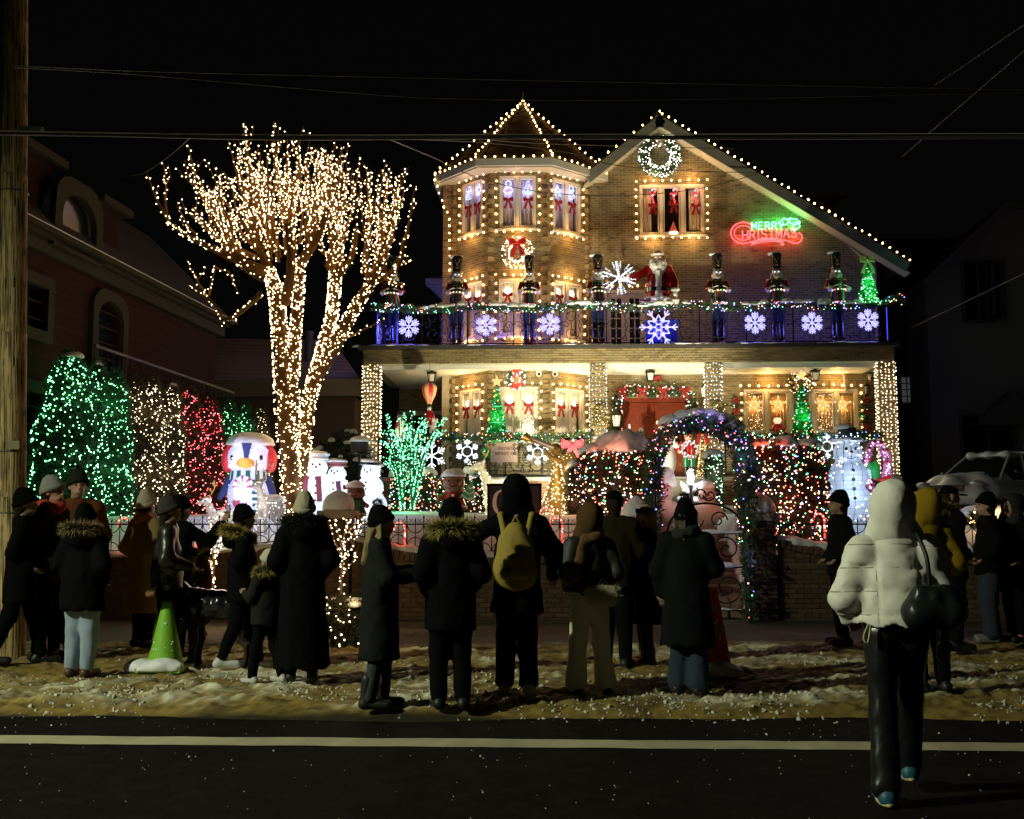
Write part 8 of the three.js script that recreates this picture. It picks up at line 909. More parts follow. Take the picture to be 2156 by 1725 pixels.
// ---------------------------------------------------------------- utility pole and wires
{
  const D = 11.8,b = at(20,1380,D),tp = at(29,0,D),t = thing('utility_pole','weathered wooden utility pole at the kerb','utility pole',[b.x,0,-D]),wood = (() => { const N = 256,c = new Uint8Array(N * N * 4),e = new Uint8Array(N * N * 4); for (let y = 0; y < N; y++) for (let x = 0; x < N; x++) { const i = (y * N + x) * 4,k = fbm(x / 5,y / 60,3,4),f = fbm(x / 22,y / 20,8,3),v = 0.85 + 0.6 * k + 0.3 * f,dk = noise(x / 6,y / 26,4) > 0.62 ? 0.45 : 1; c[i] = clamp(v * dk) * 235; c[i + 1] = clamp(v * dk) * 205; c[i + 2] = clamp(v * dk) * 142; c[i + 3] = 255; e[i] = e[i + 1] = e[i + 2] = clamp(v * dk) * 220; e[i + 3] = 255; } const T = (d,s) => { const q = new THREE.DataTexture(d,N,N); q.wrapS = q.wrapT = THREE.RepeatWrapping; q.magFilter = THREE.LinearFilter; if (s) q.colorSpace = THREE.SRGBColorSpace; q.repeat.set(2,5); q.needsUpdate = true; return q; }; return new THREE.MeshStandardMaterial({ map: T(c,1),bumpMap: T(e),bumpScale: 0.012,roughness: 0.9 }); })();
  const d = tp.x - b.x,H = tp.y; const g = new THREE.CylinderGeometry(0.145,0.162,H + 1.5,26,1,true).translate(0,(H + 1.5) / 2,0),ps = g.attributes.position; for (let i = 0; i < ps.count; i++) ps.setX(i,ps.getX(i) + d * ps.getY(i) / H); part('pole_shaft',g,wood,t); part('conduit',bar(V(-0.115,0,0.13),V(-0.115 + d,H + 1,0.13),0.03,0.028,8),mat([0.16,0.18,0.15],0.6),t);
  for (const y of [1.6,2.25,5.1]) part('band',new THREE.TorusGeometry(0.16,0.008,5,24).rotateX(1.57).translate(d * y / H,y,0),mat([0.2,0.19,0.17],0.5,{ metalness: 0.7 }),t); part('bracket',[box(0.25,0.05,0.05,0.05,at(28,285,D).y,0.17)],iron,t); part('notice_plate',box(0.12,0.09,0.006,0.02,at(12,940,D).y,0.17),mat([0.3,0.25,0.1],0.6),t);
  const wire = (label,pts,r,c = [0.03,0.028,0.026]) => { const q = thing('overhead_wire',label,'wire'); part('cable',tube(pts,r,5,pts.length * 8),mat(c,0.5),q); return q; };
  wire('thick cable bundle crossing before both roofs, lower of the main lines',[at(-30,280,10.2),at(200,283,11.2),at(600,291,12.4),at(1078,289,13),at(1600,290,13),at(2190,288,12.6)],0.026); wire('thin wire just above the thick cable bundle',[at(-30,276,10.2),at(600,284,12.4),at(1200,283,13),at(2190,281,12.6)],0.006,[0.3,0.27,0.2]); wire('high pair wire sagging above the trees, upper line',[at(30,138,10.2),at(300,150,12),at(700,160,13.5),at(1250,172,15),at(2190,190,17)],0.006,[0.13,0.125,0.1]); wire('high pair wire sagging above the trees, lower line',[at(30,142,10.2),at(300,158,12),at(650,188,13.5),at(950,208,15),at(1400,210,17),at(2190,195,18)],0.0055,[0.12,0.115,0.1]);
  wire('thin service wire sagging across the tower to the gable roof edge',[at(815,291,12.8),at(920,335,19),at(1000,372,23),at(1100,398,27),at(1200,410,30),at(1350,410,32),at(1480,396,33),at(1597,366,33.4)],0.011,[0.02,0.02,0.02]); wire('upper thin service wire running to the long gable roof edge',[at(845,291,12.9),at(1050,303,20),at(1200,322,27),at(1290,347,30),at(1420,359,32),at(1597,364,33.4)],0.011,[0.02,0.02,0.02]); wire('second thin service wire across the gable wreath',[at(1000,290,13),at(1100,300,20),at(1250,306,28),at(1400,310,32),at(1545,314,33.4)],0.01,[0.02,0.02,0.02]); wire('diagonal wire coming down over the dark house from the top corner',[at(2190,78,14),at(1966,272,20),at(1900,330,24)],0.007,[0.06,0.06,0.057]); wire('second diagonal wire from the top corner over the dark house',[at(2190,30,14),at(1968,180,22)],0.006,[0.05,0.05,0.048]); wire('faint wire dropping towards the far side of the dark house',[at(2190,560,16),at(1920,690,26)],0.006,[0.035,0.035,0.035]); wire('thin wire drooping from the cable bundle to the tips of the big tree',[at(400,290,11.8),at(360,325,14),at(300,365,18),at(250,372,22)],0.006,[0.2,0.18,0.15]);
}
// ---------------------------------------------------------------- traffic cones
function cone(label,px,top,foot,c,bands,tip) {
  const p = onGround(px,foot,0.1),D = -p.z,H = at(px,top,D).y - 0.1,t = thing('traffic_cone',label,'traffic cone',p),m = mat(c,0.55); part('cone_body',lathe([[0.17,0.04],[0.165,0.07],[0.045,H - 0.02],[0.04,H],[0.025,H],[0.025,H - 0.05]],26),m,t); part('base_plate',[box(0.42,0.04,0.42,0,0.02,0)],tip ? blackG : m,t); if (bands) for (const [a,b] of bands) part('reflective_band',lathe([[lerp(0.168,0.048,a),0.06 + (H - 0.06) * a],[lerp(0.168,0.048,b),0.06 + (H - 0.06) * b]],26),mat([0.5,0.2,0.12],0.5),t);
  part('snow',[place(snowHeap(0.5,0.11,0.3,px,0.022,0.5),V(0.02,0.03,0.14)),place(snowHeap(0.26,0.09,0.2,px + 3,0.02,0.5),V(-0.2,0.02,0.08)),...Array.from({ length: 9 },(_,i) => { const y = rnd(0.15,H * 0.7),a = rnd(-1,1),r = lerp(0.165,0.045,y / H); return place(ball(0.016,0,0,0,1,0.7,0.6,7,5),V(Math.sin(a) * r,y,Math.cos(a) * r)); })],snowMat,t,{ kind: 'stuff' }); return t;
}
cone('lime green traffic cone with snow round its foot beside the dog',347,1266,1412,[0.2,0.5,0.02],null,0); cone('orange traffic cone with pale bands behind the woman in the long black coat',1503,1238,1422,[0.75,0.06,0.015],[[0.42,0.55],[0.68,0.8]],1);

// ---------------------------------------------------------------- people watching from the pavement
const HANDS = {};
function hand(curl) {                                            // palm at the origin, fingers along -y, thumb towards +x, palm facing +z
  if (HANDS[curl]) return HANDS[curl];
  const l = [cap([0,0.02,0],[0,0.06,0],0.024,0.022,0.8),cap([-0.022,0,0],[-0.026,-0.035,0],0.015,0.013),cap([0.02,0,0],[0.024,-0.035,0],0.016,0.013),cap([0,0,0],[0,-0.035,0],0.018,0.015)];
  [[-0.03,0.055,0.0068],[-0.011,0.07,0.0078],[0.009,0.078,0.008],[0.029,0.07,0.0078]].forEach(([x,L,r]) => { let p = [x * 0.95,-0.04,0],a = curl * 0.35; for (const k of [0.45,0.32,0.23]) { const q = [p[0] + x * 0.06,p[1] - Math.cos(a) * L * k,p[2] + Math.sin(a) * L * k]; l.push(cap(p,q,r,r * 0.9)); p = q; a += curl * 0.75; } });
  l.push(cap([0.026,0.01,0.004],[0.048,-0.018,0.014 + curl * 0.01],0.011,0.0095),cap([0.048,-0.018,0.014 + curl * 0.01],[0.05 - curl * 0.012,-0.046,0.02 + curl * 0.02],0.0095,0.008));
  return (HANDS[curl] = blob(l,0.006,0.008));
}
const ARMS = { down: [[0.26,1.13,-0.03],[0.25,0.88,0.05]],pocket: [[0.255,1.14,-0.06],[0.18,0.98,0.12]],fwd: [[0.25,1.14,0.06],[0.12,1.2,0.3]],low: [[0.26,1.13,0.0],[0.14,1.04,0.25]],up: [[0.22,1.27,0.24],[0.17,1.52,0.46]],out: [[0.46,1.32,0.05],[0.7,1.27,0.1]] };
const cloth = (d,k) => (v,x,y,z) => v + k * fbm(x * 9,y * 6,z * 9 + d,2) + k * 0.5 * noise(x * 24,y * 11 + d,z * 24);
function furGeo(pts,n,len,w = 0.005) { const pos = [],idx = []; for (let i = 0; i < n; i++) { const [p,r] = pts[Math.floor(rnd(pts.length))],d = V(rnd(-1,1),rnd(-1,1),rnd(-1,1)).normalize(),b = p.clone().addScaledVector(d,r),e = b.clone().addScaledVector(d,len * rnd(0.5,1.2)).add(V(rnd(-0.02,0.02),rnd(-0.025,0.01),rnd(-0.02,0.02))),s = d.clone().cross(V(rnd(-1,1),1,rnd(-1,1))).normalize().multiplyScalar(w),k = pos.length / 3; pos.push(b.x + s.x,b.y + s.y,b.z + s.z,b.x - s.x,b.y - s.y,b.z - s.z,e.x,e.y,e.z); idx.push(k,k + 1,k + 2); } const g = new THREE.BufferGeometry(); g.setAttribute('position',new THREE.Float32BufferAttribute(pos,3)); g.setIndex(idx); g.computeVertexNormals(); return g; }
let who = 0;
function person(label,o) {
  who++; const p = o.D ? at(o.px,1300,o.D).setY(0) : onGround(o.px,o.foot,0.1),y0 = o.road ? 0 : Math.max(0.07,sidewalkHeight(p.x,p.z)); p.y = y0; const H = at(o.px,o.top,-p.z).y - y0 - (o.extra ?? 0.02),K = H / 1.75,t = thing('person',label,'person',p,o.turn),S = (g) => (Array.isArray(g) ? merge(g) : g).scale(K,K,K),cell = o.cell ?? 0.024;
  const st = o.stance ?? [[0.1,0.02,0],[-0.1,-0.02,0]],lean = o.lean ?? 0,skin = mat(o.skin ?? [0.42,0.25,0.17],0.55),legs = [],shoes = [[],[]],pw = o.pants?.w ?? 1;
  const body = [cap([0,0.95,0],[0,1.32,lean],0.13,0.14,0.7),cap([-0.14,1.4,lean],[0.14,1.4,lean],0.06)],coat = [cap([0,1.0,0],[0,1.18,lean * 0.5],o.coat?.sh ? 0.215 : 0.17,o.coat?.sh ? 0.21 : 0.165,0.78),cap([0,1.18,lean * 0.5],[0,1.38,lean],0.175,0.13,0.75),cap([-(o.coat?.sh ?? 0.14),1.39,lean],[o.coat?.sh ?? 0.14,1.39,lean],0.082,0.082,0.9),cap([0,1.42,lean],[0,1.47,lean],0.085,0.08)],hands = [];
  st.forEach(([fx,fz,fy],i) => { const s = i ? -1 : 1,hip = [s * 0.085,0.92,0],an = [fx,0.09 + fy,fz],kn = [lerp(hip[0],an[0],0.5),0.49 + fy * 0.5,lerp(0,fz,0.5) + 0.03 + fy * 0.3]; body.push(cap(hip,kn,0.075,0.055),cap(kn,an,0.055,0.04),cap(an,[fx,0.03 + fy,fz + 0.1],0.035,0.03)); const fl = o.pants?.flare ?? 0; legs.push(cap(hip,kn,0.1 * pw,0.078 * pw),cap(kn,[an[0],an[1] + 0.02,an[2]],0.078 * pw,(0.062 + fl) * pw)); const b = o.shoes?.boot; shoes[i].push(cap([fx,0.045 + fy,fz - 0.05],[fx + s * 0.02,0.04 + fy,fz + 0.16],0.045,0.042),cap([fx,0.06 + fy,fz - 0.03],[fx,(b ? 0.26 : 0.1) + fy,fz - 0.01],0.05,b ? 0.062 : 0.045)); });
  legs.push(cap([-0.06,0.95,0],[0.06,0.95,0],0.11 * Math.min(1.1,pw),undefined,0.9));
  (o.arms ?? ['pocket','pocket']).forEach((a,i) => { const s = i ? -1 : 1,[e0,h0] = typeof a === 'string' ? ARMS[a] : a,e = [e0[0] * s,e0[1],e0[2]],h = [h0[0] * s,h0[1],h0[2]],sh = [s * 0.185,1.39,lean],w = 1 + ((o.bulk ?? 1) - 1) * 0.45; body.push(cap(sh,e,0.045,0.04),cap(e,h,0.04,0.026)); coat.push(cap(sh,e,0.075 * w,0.07 * w),cap(e,[lerp(e[0],h[0],0.86),lerp(e[1],h[1],0.86),lerp(e[2],h[2],0.86)],0.068 * w,0.056 * w));
    const d = V(h[0] - e[0],h[1] - e[1],h[2] - e[2]).normalize(),q = new THREE.Quaternion().setFromUnitVectors(V(0,-1,0),d),g = hand(o.grip?.[i] ? 1.3 : 0.45).clone(); if (s < 0) { g.scale(-1,1,1); const ix = g.index.array; for (let k = 0; k < ix.length; k += 3) [ix[k],ix[k + 1]] = [ix[k + 1],ix[k]]; } g.applyQuaternion(q).translate(h[0],h[1],h[2]); hands.push(g); });
  const nod = o.nod ?? 0,ht = (g) => g.rotateX(nod).rotateY(o.look ?? 0).translate(0,1.615,lean * 1.3 + 0.015);
  const head = blob([ell([0,0.02,-0.012],[0.076,0.098,0.095]),ell([0,-0.055,0.018],[0.055,0.062,0.068]),ell([0,-0.09,0.05],[0.026,0.022,0.025]),cap([0,0.022,0.08],[0,-0.018,0.1],0.011,0.016),ell([0,0.04,0.072],[0.052,0.014,0.02]),ell([0,-0.052,0.08],[0.026,0.008,0.014]),ell([0,-0.066,0.076],[0.022,0.008,0.014]),ell([0.078,0,-0.01],[0.012,0.032,0.02]),ell([-0.078,0,-0.01],[0.012,0.032,0.02]),cap([0,-0.08,-0.02],[0,-0.16,-0.035],0.052,0.058)],o.face ? 0.008 : 0.014,0.02,o.face ? (d,x,y,z) => Math.max(d,-(Math.hypot(Math.abs(x) - 0.032,(y - 0.012) * 1.3,z - 0.094) - 0.016)) : undefined);
  part('body',S(merge([blob(body,0.03,0.05),ht(head),...hands])),skin,t);
  if (o.face) { part('eyes',S(ht(merge([-1,1].map((s) => ball(0.0115,s * 0.032,0.012,0.078,1,0.8,0.8,8,6))))),mat([0.06,0.04,0.03],0.2),t); part('eyebrows',S(ht(merge([-1,1].map((s) => bar(V(s * 0.016,0.033,0.092),V(s * 0.048,0.033,0.078),0.0045))))),mat(o.hair?.c ?? [0.03,0.02,0.015],0.9),t); part('lips',S(ht(merge([ball(1,0,-0.059,0.088,0.023,0.007,0.008,8,6)]))),mat([0.3,0.09,0.07],0.5),t); }
  part('trousers',S(blob(legs,cell,0.04,cloth(who,0.012))),mat(o.pants?.c ?? [0.006,0.006,0.0065],o.pants?.r ?? 0.85,o.pants?.r ? {} : { specularIntensity: 0.03 }),t);
  for (const s of shoes) part('shoe',S(blob(s,0.016,0.03)),mat(o.shoes?.c ?? [0.012,0.011,0.01],0.5),t); if (o.shoes?.sole) for (const [fx,fz,fy] of st) part('sole',S(cap ? ball(1,fx,0.02 + fy,fz + 0.05,0.055,0.026,0.155,14,8) : null),mat(o.shoes.sole,0.7),t);
  const c = o.coat ?? {},hem = c.hem ?? 0.82; coat.push(cap([0,1.02,0],[0,hem - 0.05,0],(c.w ?? 0.19) * 0.92,(c.w2 ?? c.w ?? 0.2) * 0.92,c.sq ?? 0.82)); const wr = cloth(who * 3,c.rough ?? 0.016),neckTop = 1.5; const bq = c.puff ? (v,x,y,z) => { const f = Math.abs(Math.sin(Math.PI * (y + 0.02 * noise(x * 5,1,z * 5)) / c.puff)); return v - 0.015 * Math.pow(f,0.3) + 0.008 + 0.016 * fbm(x * 10,y * 17,z * 10,3) + 0.006 * Math.exp(-((Math.abs(x) - 0.115) ** 2) / 0.0001) * (z < 0 && y > 0.95 ? 1 : 0); } : wr;
  part('coat',S(blob(coat,cell,0.06,(v,x,y,z) => Math.max(bq(v,x,y,z),hem - y + 0.012 * Math.sin(x * 40),y - neckTop))),mat(c.c ?? [0.006,0.006,0.0065],c.r ?? 0.85,c.r ? {} : { specularIntensity: 0.03 }),t);
  if (c.seams) { const d = blend(coat,0.06),sd = (x,y,z) => bq(d(x,y,z),x,y,z),back = (x,y) => { for (let z = -0.45; z < 0.1; z += 0.004) if (sd(x,y,z) < 0) return V(x,y,z + 0.001); },lines = []; const run = (q) => { let l = []; for (const v of [...q,null]) if (v && (!l.length || v.distanceTo(l[l.length - 1]) < 0.06)) l.push(v); else { if (l.length > 3) lines.push(tube(l,0.0045,4,l.length * 2)); l = v ? [v] : []; } }; for (const y of [1.04,1.17,1.3,1.43]) { const q = []; for (let x = -0.4; x <= 0.4; x += 0.016) q.push(back(x,y - 0.02 * noise(x * 5,1,-1))); run(q); } for (const x of [-0.12,0.12]) { const q = []; for (let y = 0.99; y < 1.43; y += 0.02) q.push(back(x,y)); run(q); } part('seam',S(merge(lines)),mat([0.34,0.32,0.24],0.8),t,{ kind: 'stuff' }); }
  if (c.fleck) part('coat_collar',S(blob([cap([-0.07,1.46,0.03],[-0.05,1.52,-0.05],0.04),cap([0.07,1.46,0.03],[0.05,1.52,-0.05],0.04),cap([-0.05,1.52,-0.06],[0.05,1.52,-0.06],0.04)],0.02,0.03)),mat(c.c,0.9),t);
  const hc = mat(o.hatC ?? [0.006,0.006,0.006],o.hatR ?? 0.95,{ specularIntensity: 0.03 });
  if (!o.hair && o.hat !== 'hood') part('hair',S(ht(blob([ell([0,0.0,-0.03],[0.084,0.1,0.088]),cap([0,-0.06,-0.05],[0,-0.12,-0.06],0.058,0.05)],0.016,0.03,(d,x,y,z) => Math.max(d,z - 0.02 - y * 0.3)))),mat([0.02,0.014,0.01],0.8,{ specularIntensity: 0.2 }),t);
  if (o.hat === 'beanie') { part('hat',S(ht(blob([ell([0,0.04,-0.018],[0.1,0.118,0.118]),ell([0,0.125,-0.035],[0.065,o.slouch ?? 0.05,0.07])],0.014,0.03,(d,x,y,z) => Math.max(d + 0.003 * Math.sin(Math.atan2(x,z) * 34),0.008 + z * 0.34 - y)))),hc,t); part('hat_brim',S(ht(new THREE.TorusGeometry(0.099,0.014,7,28).scale(1,1.16,2).rotateX(1.57 - 0.33).translate(0,0.026,-0.014))),hc,t); if (o.pom) part('pom',S(ht(furGeo([[V(0,0.185,-0.05),0.03]],500,0.035,0.004).translate(0,0,0))),mat(o.pom,0.95),t); }
  if (o.hat === 'cap') { part('hat',S(ht(blob([ell([0,0.05,-0.012],[0.088,0.085,0.104])],0.014,0.03,(d,x,y) => Math.max(d,0.038 - y)))),hc,t); part('peak',S(ht(ball(1,0,0.045,0.125,0.068,0.01,0.07,14,8).rotateX(0.1))),hc,t); }
  if (o.hat === 'band') part('headband',S(ht(new THREE.CylinderGeometry(0.089,0.086,0.05,26,1,true).scale(1,1,1.16).rotateX(-0.2).translate(0,0.065,-0.012))),hc,t);
  if (o.hat === 'hood') part('hood',S(ht(blob([ell([0,0.02,-0.025],[0.128,0.15,0.15]),ell([0,0.09,-0.06],[0.1,0.1,0.12]),cap([-0.06,-0.13,0],[0.06,-0.13,0],0.1,0.1)],o.cell ? 0.014 : 0.018,0.05,(d,x,y,z) => Math.max(cloth(who,0.012)(d,x,y,z),-(Math.hypot(x / 0.09,(y + 0.015) / 0.125,(z - 0.13) / 0.13) - 1) * 0.09)))),hc,t);
  if (o.hair) { const L = o.hair.len,b = o.hair.back ?? 1; part('hair',S(ht(blob([ell([0,0.035,-0.025],[0.088,0.094,0.1]),...[-1,1].flatMap((s) => [cap([s * 0.075,0.0,-0.02],[s * 0.085,-L * 0.6,-0.03 + o.hair.fwd],0.028,0.034),cap([s * 0.085,-L * 0.6,-0.03 + o.hair.fwd],[s * 0.07,-L,-0.03 + o.hair.fwd],0.034,0.014)]),cap([0,0,-0.07],[0,-L,-0.1 * b],0.06,0.03)],0.013,0.03,(d,x,y,z) => Math.max(d + 0.006 * Math.sin(x * 130 + noise(x * 20,y * 6,z * 20) * 3 + z * 90),-(Math.hypot(x / 0.072,(y + 0.02) / 0.1,(z - 0.1) / 0.1) - 1) * 0.07)))),mat(o.hair.c,0.6),t); }
  if (o.fur) { const q = []; for (let i = 0; i < 24; i++) { const a = i / 24 * 6.283; q.push([V(Math.sin(a) * (o.fur.R ?? 0.17),(o.fur.y ?? 1.5) + 0.03 * Math.cos(a) * -1 - (Math.cos(a) > 0 ? 0.04 * Math.cos(a) : 0),Math.cos(a) * (o.fur.R ?? 0.17) * 0.85 - 0.05 + lean),o.fur.r ?? 0.045]); } part('fur_collar',S(furGeo(q,o.fur.n ?? 4200,o.fur.len ?? 0.06,0.004)),mat(o.fur.c,0.95),t); part('hood',S(blob(q.map(([v,r],i) => cap(v.toArray(),q[(i + 1) % 24][0].toArray(),r * 0.9)).concat([ell([0,(o.fur.y ?? 1.5) - 0.07,-0.14 + lean],[0.13,0.11,0.09])]),0.024,0.03)),mat(c.c ?? [0.006,0.006,0.0065],0.9,{ specularIntensity: 0.03 }),t); }
  if (o.scarf) part('scarf',S(blob([...Array.from({ length: 12 },(_,i) => { const a = i / 12 * 6.283,b = (i + 1) / 12 * 6.283; return cap([Math.cos(a) * 0.09,1.47 + 0.02 * Math.sin(a * 2),Math.sin(a) * 0.09 + lean],[Math.cos(b) * 0.09,1.47 + 0.02 * Math.sin(b * 2),Math.sin(b) * 0.09 + lean],0.048); }),...(o.scarf.tail ? [cap([0.09,1.46,-0.08],[0.2,1.1,-0.17],0.05,0.06,0.5)] : [])],0.02,0.03,cloth(who,0.02))),mat(o.scarf.c,0.95),t);
  return { t,K,p,local: (x,y,z) => V(x * K,y * K,z * K).applyAxisAngle(UPV,o.turn).add(t.position) };
}
const PI = Math.PI,walk = [[0.09,0.2,0.0],[-0.09,-0.2,0.03]];
person('person in long black coat and beanie walking beside the utility pole',{ px: 36,foot: 1396,top: 1030,turn: PI / 2 + 0.35,hat: 'beanie',stance: [[0.08,0.2,0],[-0.08,-0.24,0.02]],coat: { hem: 0.62,w: 0.2,w2: 0.23 } });
person('person in profile with grey knit beanie and red scarf by the utility pole',{ px: 98,D: 11.6,top: 1004,turn: PI / 2 - 0.15,hat: 'beanie',hatC: [0.3,0.29,0.27],face: 1,scarf: { c: [0.45,0.05,0.02] },coat: { c: [0.03,0.022,0.018],hem: 0.75 },skin: [0.55,0.3,0.2] });
person('person in rust brown coat and dark olive beanie facing the street',{ px: 152,D: 12.2,top: 992,turn: 0.35,look: 0.25,hat: 'beanie',hatC: [0.03,0.035,0.02],face: 1,coat: { c: [0.16,0.06,0.02],hem: 0.8,w: 0.21 },skin: [0.55,0.33,0.22],bulk: 1.15 });
person('person in black parka with fur hood and light blue jeans seen from behind',{ px: 166,foot: 1422,top: 1062,turn: PI - 0.15,hat: 'beanie',fur: { c: [0.3,0.22,0.11] },pants: { c: [0.3,0.38,0.46],w: 1.2 },coat: { hem: 0.68,w: 0.24,w2: 0.26 },bulk: 1.15,shoes: { c: [0.09,0.045,0.02] } });
person('person in long tan wool coat and cream beanie with pinkish scarf',{ px: 300,D: 13.0,top: 1037,turn: PI - 0.5,hat: 'beanie',hatC: [0.6,0.52,0.4],slouch: 0.08,scarf: { c: [0.5,0.22,0.14] },coat: { c: [0.3,0.2,0.08],hem: 0.4,w: 0.2,w2: 0.29,rough: 0.012 },});
person('person in shiny black leather jacket and grey-brimmed cap looking right',{ px: 345,foot: 1408,top: 1046,turn: PI / 2 + 0.3,hat: 'beanie',hatC: [0.05,0.045,0.04],coat: { c: [0.018,0.016,0.014],r: 0.35,hem: 0.82,w: 0.21 },arms: ['fwd','low'],bulk: 1.12,pants: { w: 1.15 } });
{ const a = person('person in black beanie raising a phone towards the lit house',{ px: 372,D: 11.9,top: 1044,turn: PI - 0.75,hat: 'beanie',arms: ['down','up'],grip: [0,1],coat: { hem: 0.7 } }),q = a.local(-0.17,1.6,0.5),f = thing('phone','phone with glowing screen held up towards the house','phone',q,PI - 0.75); part('case',box(0.075,0.15,0.01),blackG,f); part('screen',box(0.066,0.135,0.004,0,0,-0.006),glow([0.6,0.62,0.65],0.35),f); }
person('child in brown coat with dark hood, face lit orange, by the lit sapling',{ px: 424,D: 14.2,top: 1133,turn: -PI / 2 + 0.3,hat: 'hood',face: 1,nod: 0.3,skin: [0.6,0.36,0.22],coat: { c: [0.05,0.03,0.015],hem: 0.45,w: 0.22,w2: 0.26 } });
person('person in black beanie and black coat with yellow-brown fur hood, white trainers',{ px: 505,foot: 1409,top: 1063,turn: PI / 2 + 0.35,hat: 'beanie',fur: { c: [0.42,0.31,0.06],R: 0.17,y: 1.47 },coat: { hem: 0.72,w: 0.21,w2: 0.23 },shoes: { c: [0.6,0.6,0.58] },stance: walk,bulk: 1.12 });
person('tall person in long black coat with fur hood and cream turban hat',{ px: 634,foot: 1438,top: 1041,turn: PI + 0.25,hat: 'beanie',hatC: [0.42,0.38,0.26],slouch: 0.075,fur: { c: [0.014,0.012,0.01],R: 0.17,n: 2600 },coat: { hem: 0.13,w: 0.22,w2: 0.29 },bulk: 1.2 });
person('child in cream beanie with yellow fur collar and striped track trousers',{ px: 560,foot: 1434,top: 1156,turn: -PI / 2 - 0.5,hat: 'beanie',hatC: [0.52,0.5,0.36],face: 1,fur: { c: [0.46,0.35,0.09],R: 0.19,r: 0.06 },coat: { c: [0.02,0.02,0.016],hem: 0.78,w: 0.25,w2: 0.27 },shoes: { c: [0.55,0.55,0.5] },arms: ['fwd','fwd'],bulk: 1.2,stance: [[0.09,0.16,0],[-0.09,-0.18,0.03]] });
{ const a = person('woman in pompom beanie with long blonde hair and long dark padded coat holding a cup',{ px: 797,foot: 1482,top: 1066,turn: PI / 2 + 0.12,hat: 'beanie',pom: [0.24,0.18,0.1],hair: { c: [0.22,0.17,0.06],len: 0.34,fwd: 0.02,back: 1.6 },coat: { c: [0.016,0.018,0.017],hem: 0.42,w: 0.21,w2: 0.25 },pants: { c: [0.05,0.065,0.06] },shoes: { boot: 1,c: [0.014,0.014,0.014] },arms: ['fwd',[[0.26,1.14,0.08],[0.14,1.17,0.36]]],grip: [1,1],bulk: 1.12,stance: [[0.07,0.03,0],[-0.1,-0.08,0]] }),q = a.local(0.0,1.19,0.43),c = thing('paper_cup','pale paper cup held by the woman with the pompom beanie','cup',q); part('cup_body',cyl(0.042,0.032,0.11,0,-0.03,0,18),mat([0.3,0.36,0.26],0.6),c); part('lid',cyl(0.04,0.045,0.015,0,0.08,0,18),mat([0.3,0.3,0.28],0.5),c); }
person('broad man in black with green-brown fur hood seen from behind',{ px: 948,foot: 1484,top: 1051,turn: PI + 0.25,hat: 'beanie',fur: { c: [0.38,0.32,0.08],R: 0.155,len: 0.075,n: 5000 },coat: { hem: 0.66,w: 0.23,w2: 0.25 },bulk: 1.3,pants: { w: 1.12 },stance: [[0.1,0,0],[-0.1,-0.04,0]] });
{ const a = person('hooded person in black coat and white trainers pointing with one arm',{ px: 1088,foot: 1456,top: 1009,turn: PI,hat: 'hood',coat: { hem: 0.66,w: 0.2,w2: 0.25 },pants: { c: [0.02,0.016,0.015],flare: 0.02 },shoes: { c: [0.66,0.66,0.6] },arms: [[[0.33,1.15,-0.02],[0.3,0.95,0.1]],[[0.44,1.26,0.02],[0.66,1.38,0.08]]].reverse().map((x) => x),bulk: 1.25,extra: 0.02,nod: 0.1 });
  const b = thing('backpack','olive yellow backpack on the hooded person pointing at the house','backpack',a.local(0,0,0),PI),m = mat([0.34,0.25,0.04],0.85),S = (g) => (Array.isArray(g) ? merge(g) : g).scale(a.K,a.K,a.K); part('bag_body',S(blob([cap([-0.09,1.0,-0.25],[-0.06,1.26,-0.22],0.1,0.08,0.9),cap([0.09,1.0,-0.25],[0.06,1.26,-0.22],0.1,0.08,0.9),cap([0,0.97,-0.25],[0,1.32,-0.21],0.12,0.09,0.9)],0.018,0.06,cloth(5,0.016))),m,b); part('pocket',S(blob([cap([-0.07,1.0,-0.34],[0.07,1.0,-0.34],0.055),cap([-0.06,1.1,-0.33],[0.06,1.1,-0.33],0.05)],0.016,0.04,cloth(9,0.012))),m,b); for (const s of [-1,1]) part('strap',S(blob([cap([s * 0.09,1.3,-0.24],[s * 0.13,1.47,-0.08],0.026),cap([s * 0.13,1.47,-0.08],[s * 0.13,1.4,0.1],0.026)],0.014,0.02)),m,b); part('grab_loop',S(tube([V(-0.03,1.4,-0.2),V(0,1.45,-0.21),V(0.03,1.4,-0.2)],0.009,5)),m,b); }
{ const a = person('person in brown hood and scarf with wide cream trousers',{ px: 1244,foot: 1456,top: 1064,turn: PI + 0.35,hat: 'hood',hatC: [0.09,0.05,0.02],scarf: { c: [0.13,0.065,0.02],tail: 1 },coat: { c: [0.022,0.024,0.018],r: 0.6,hem: 0.93,w: 0.19 },pants: { c: [0.74,0.68,0.5],w: 1.05,flare: 0.04 },bulk: 1.15,stance: [[0.14,0.02,0],[-0.14,-0.03,0]] }),b = thing('fluffy_bag','small white fluffy handbag hanging at the hip over cream trousers','handbag',a.local(-0.03,0.92,-0.24),PI + 0.2); part('bag_body',blob([cap([-0.08,0.03,0],[0.08,0.03,0],0.06),cap([-0.07,-0.02,0],[0.07,-0.02,0],0.06)],0.012,0.03),mat([0.4,0.36,0.24],0.9),b); part('fur',furGeo(Array.from({ length: 9 },(_,i) => [V(-0.09 + i * 0.0225,rnd(-0.02,0.05),0),0.05]),1500,0.03,0.004),mat([0.62,0.58,0.42],0.95),b); part('handle',tube([V(-0.05,0.09,0),V(0,0.14,0),V(0.05,0.09,0)],0.008,5),blackG,b); }
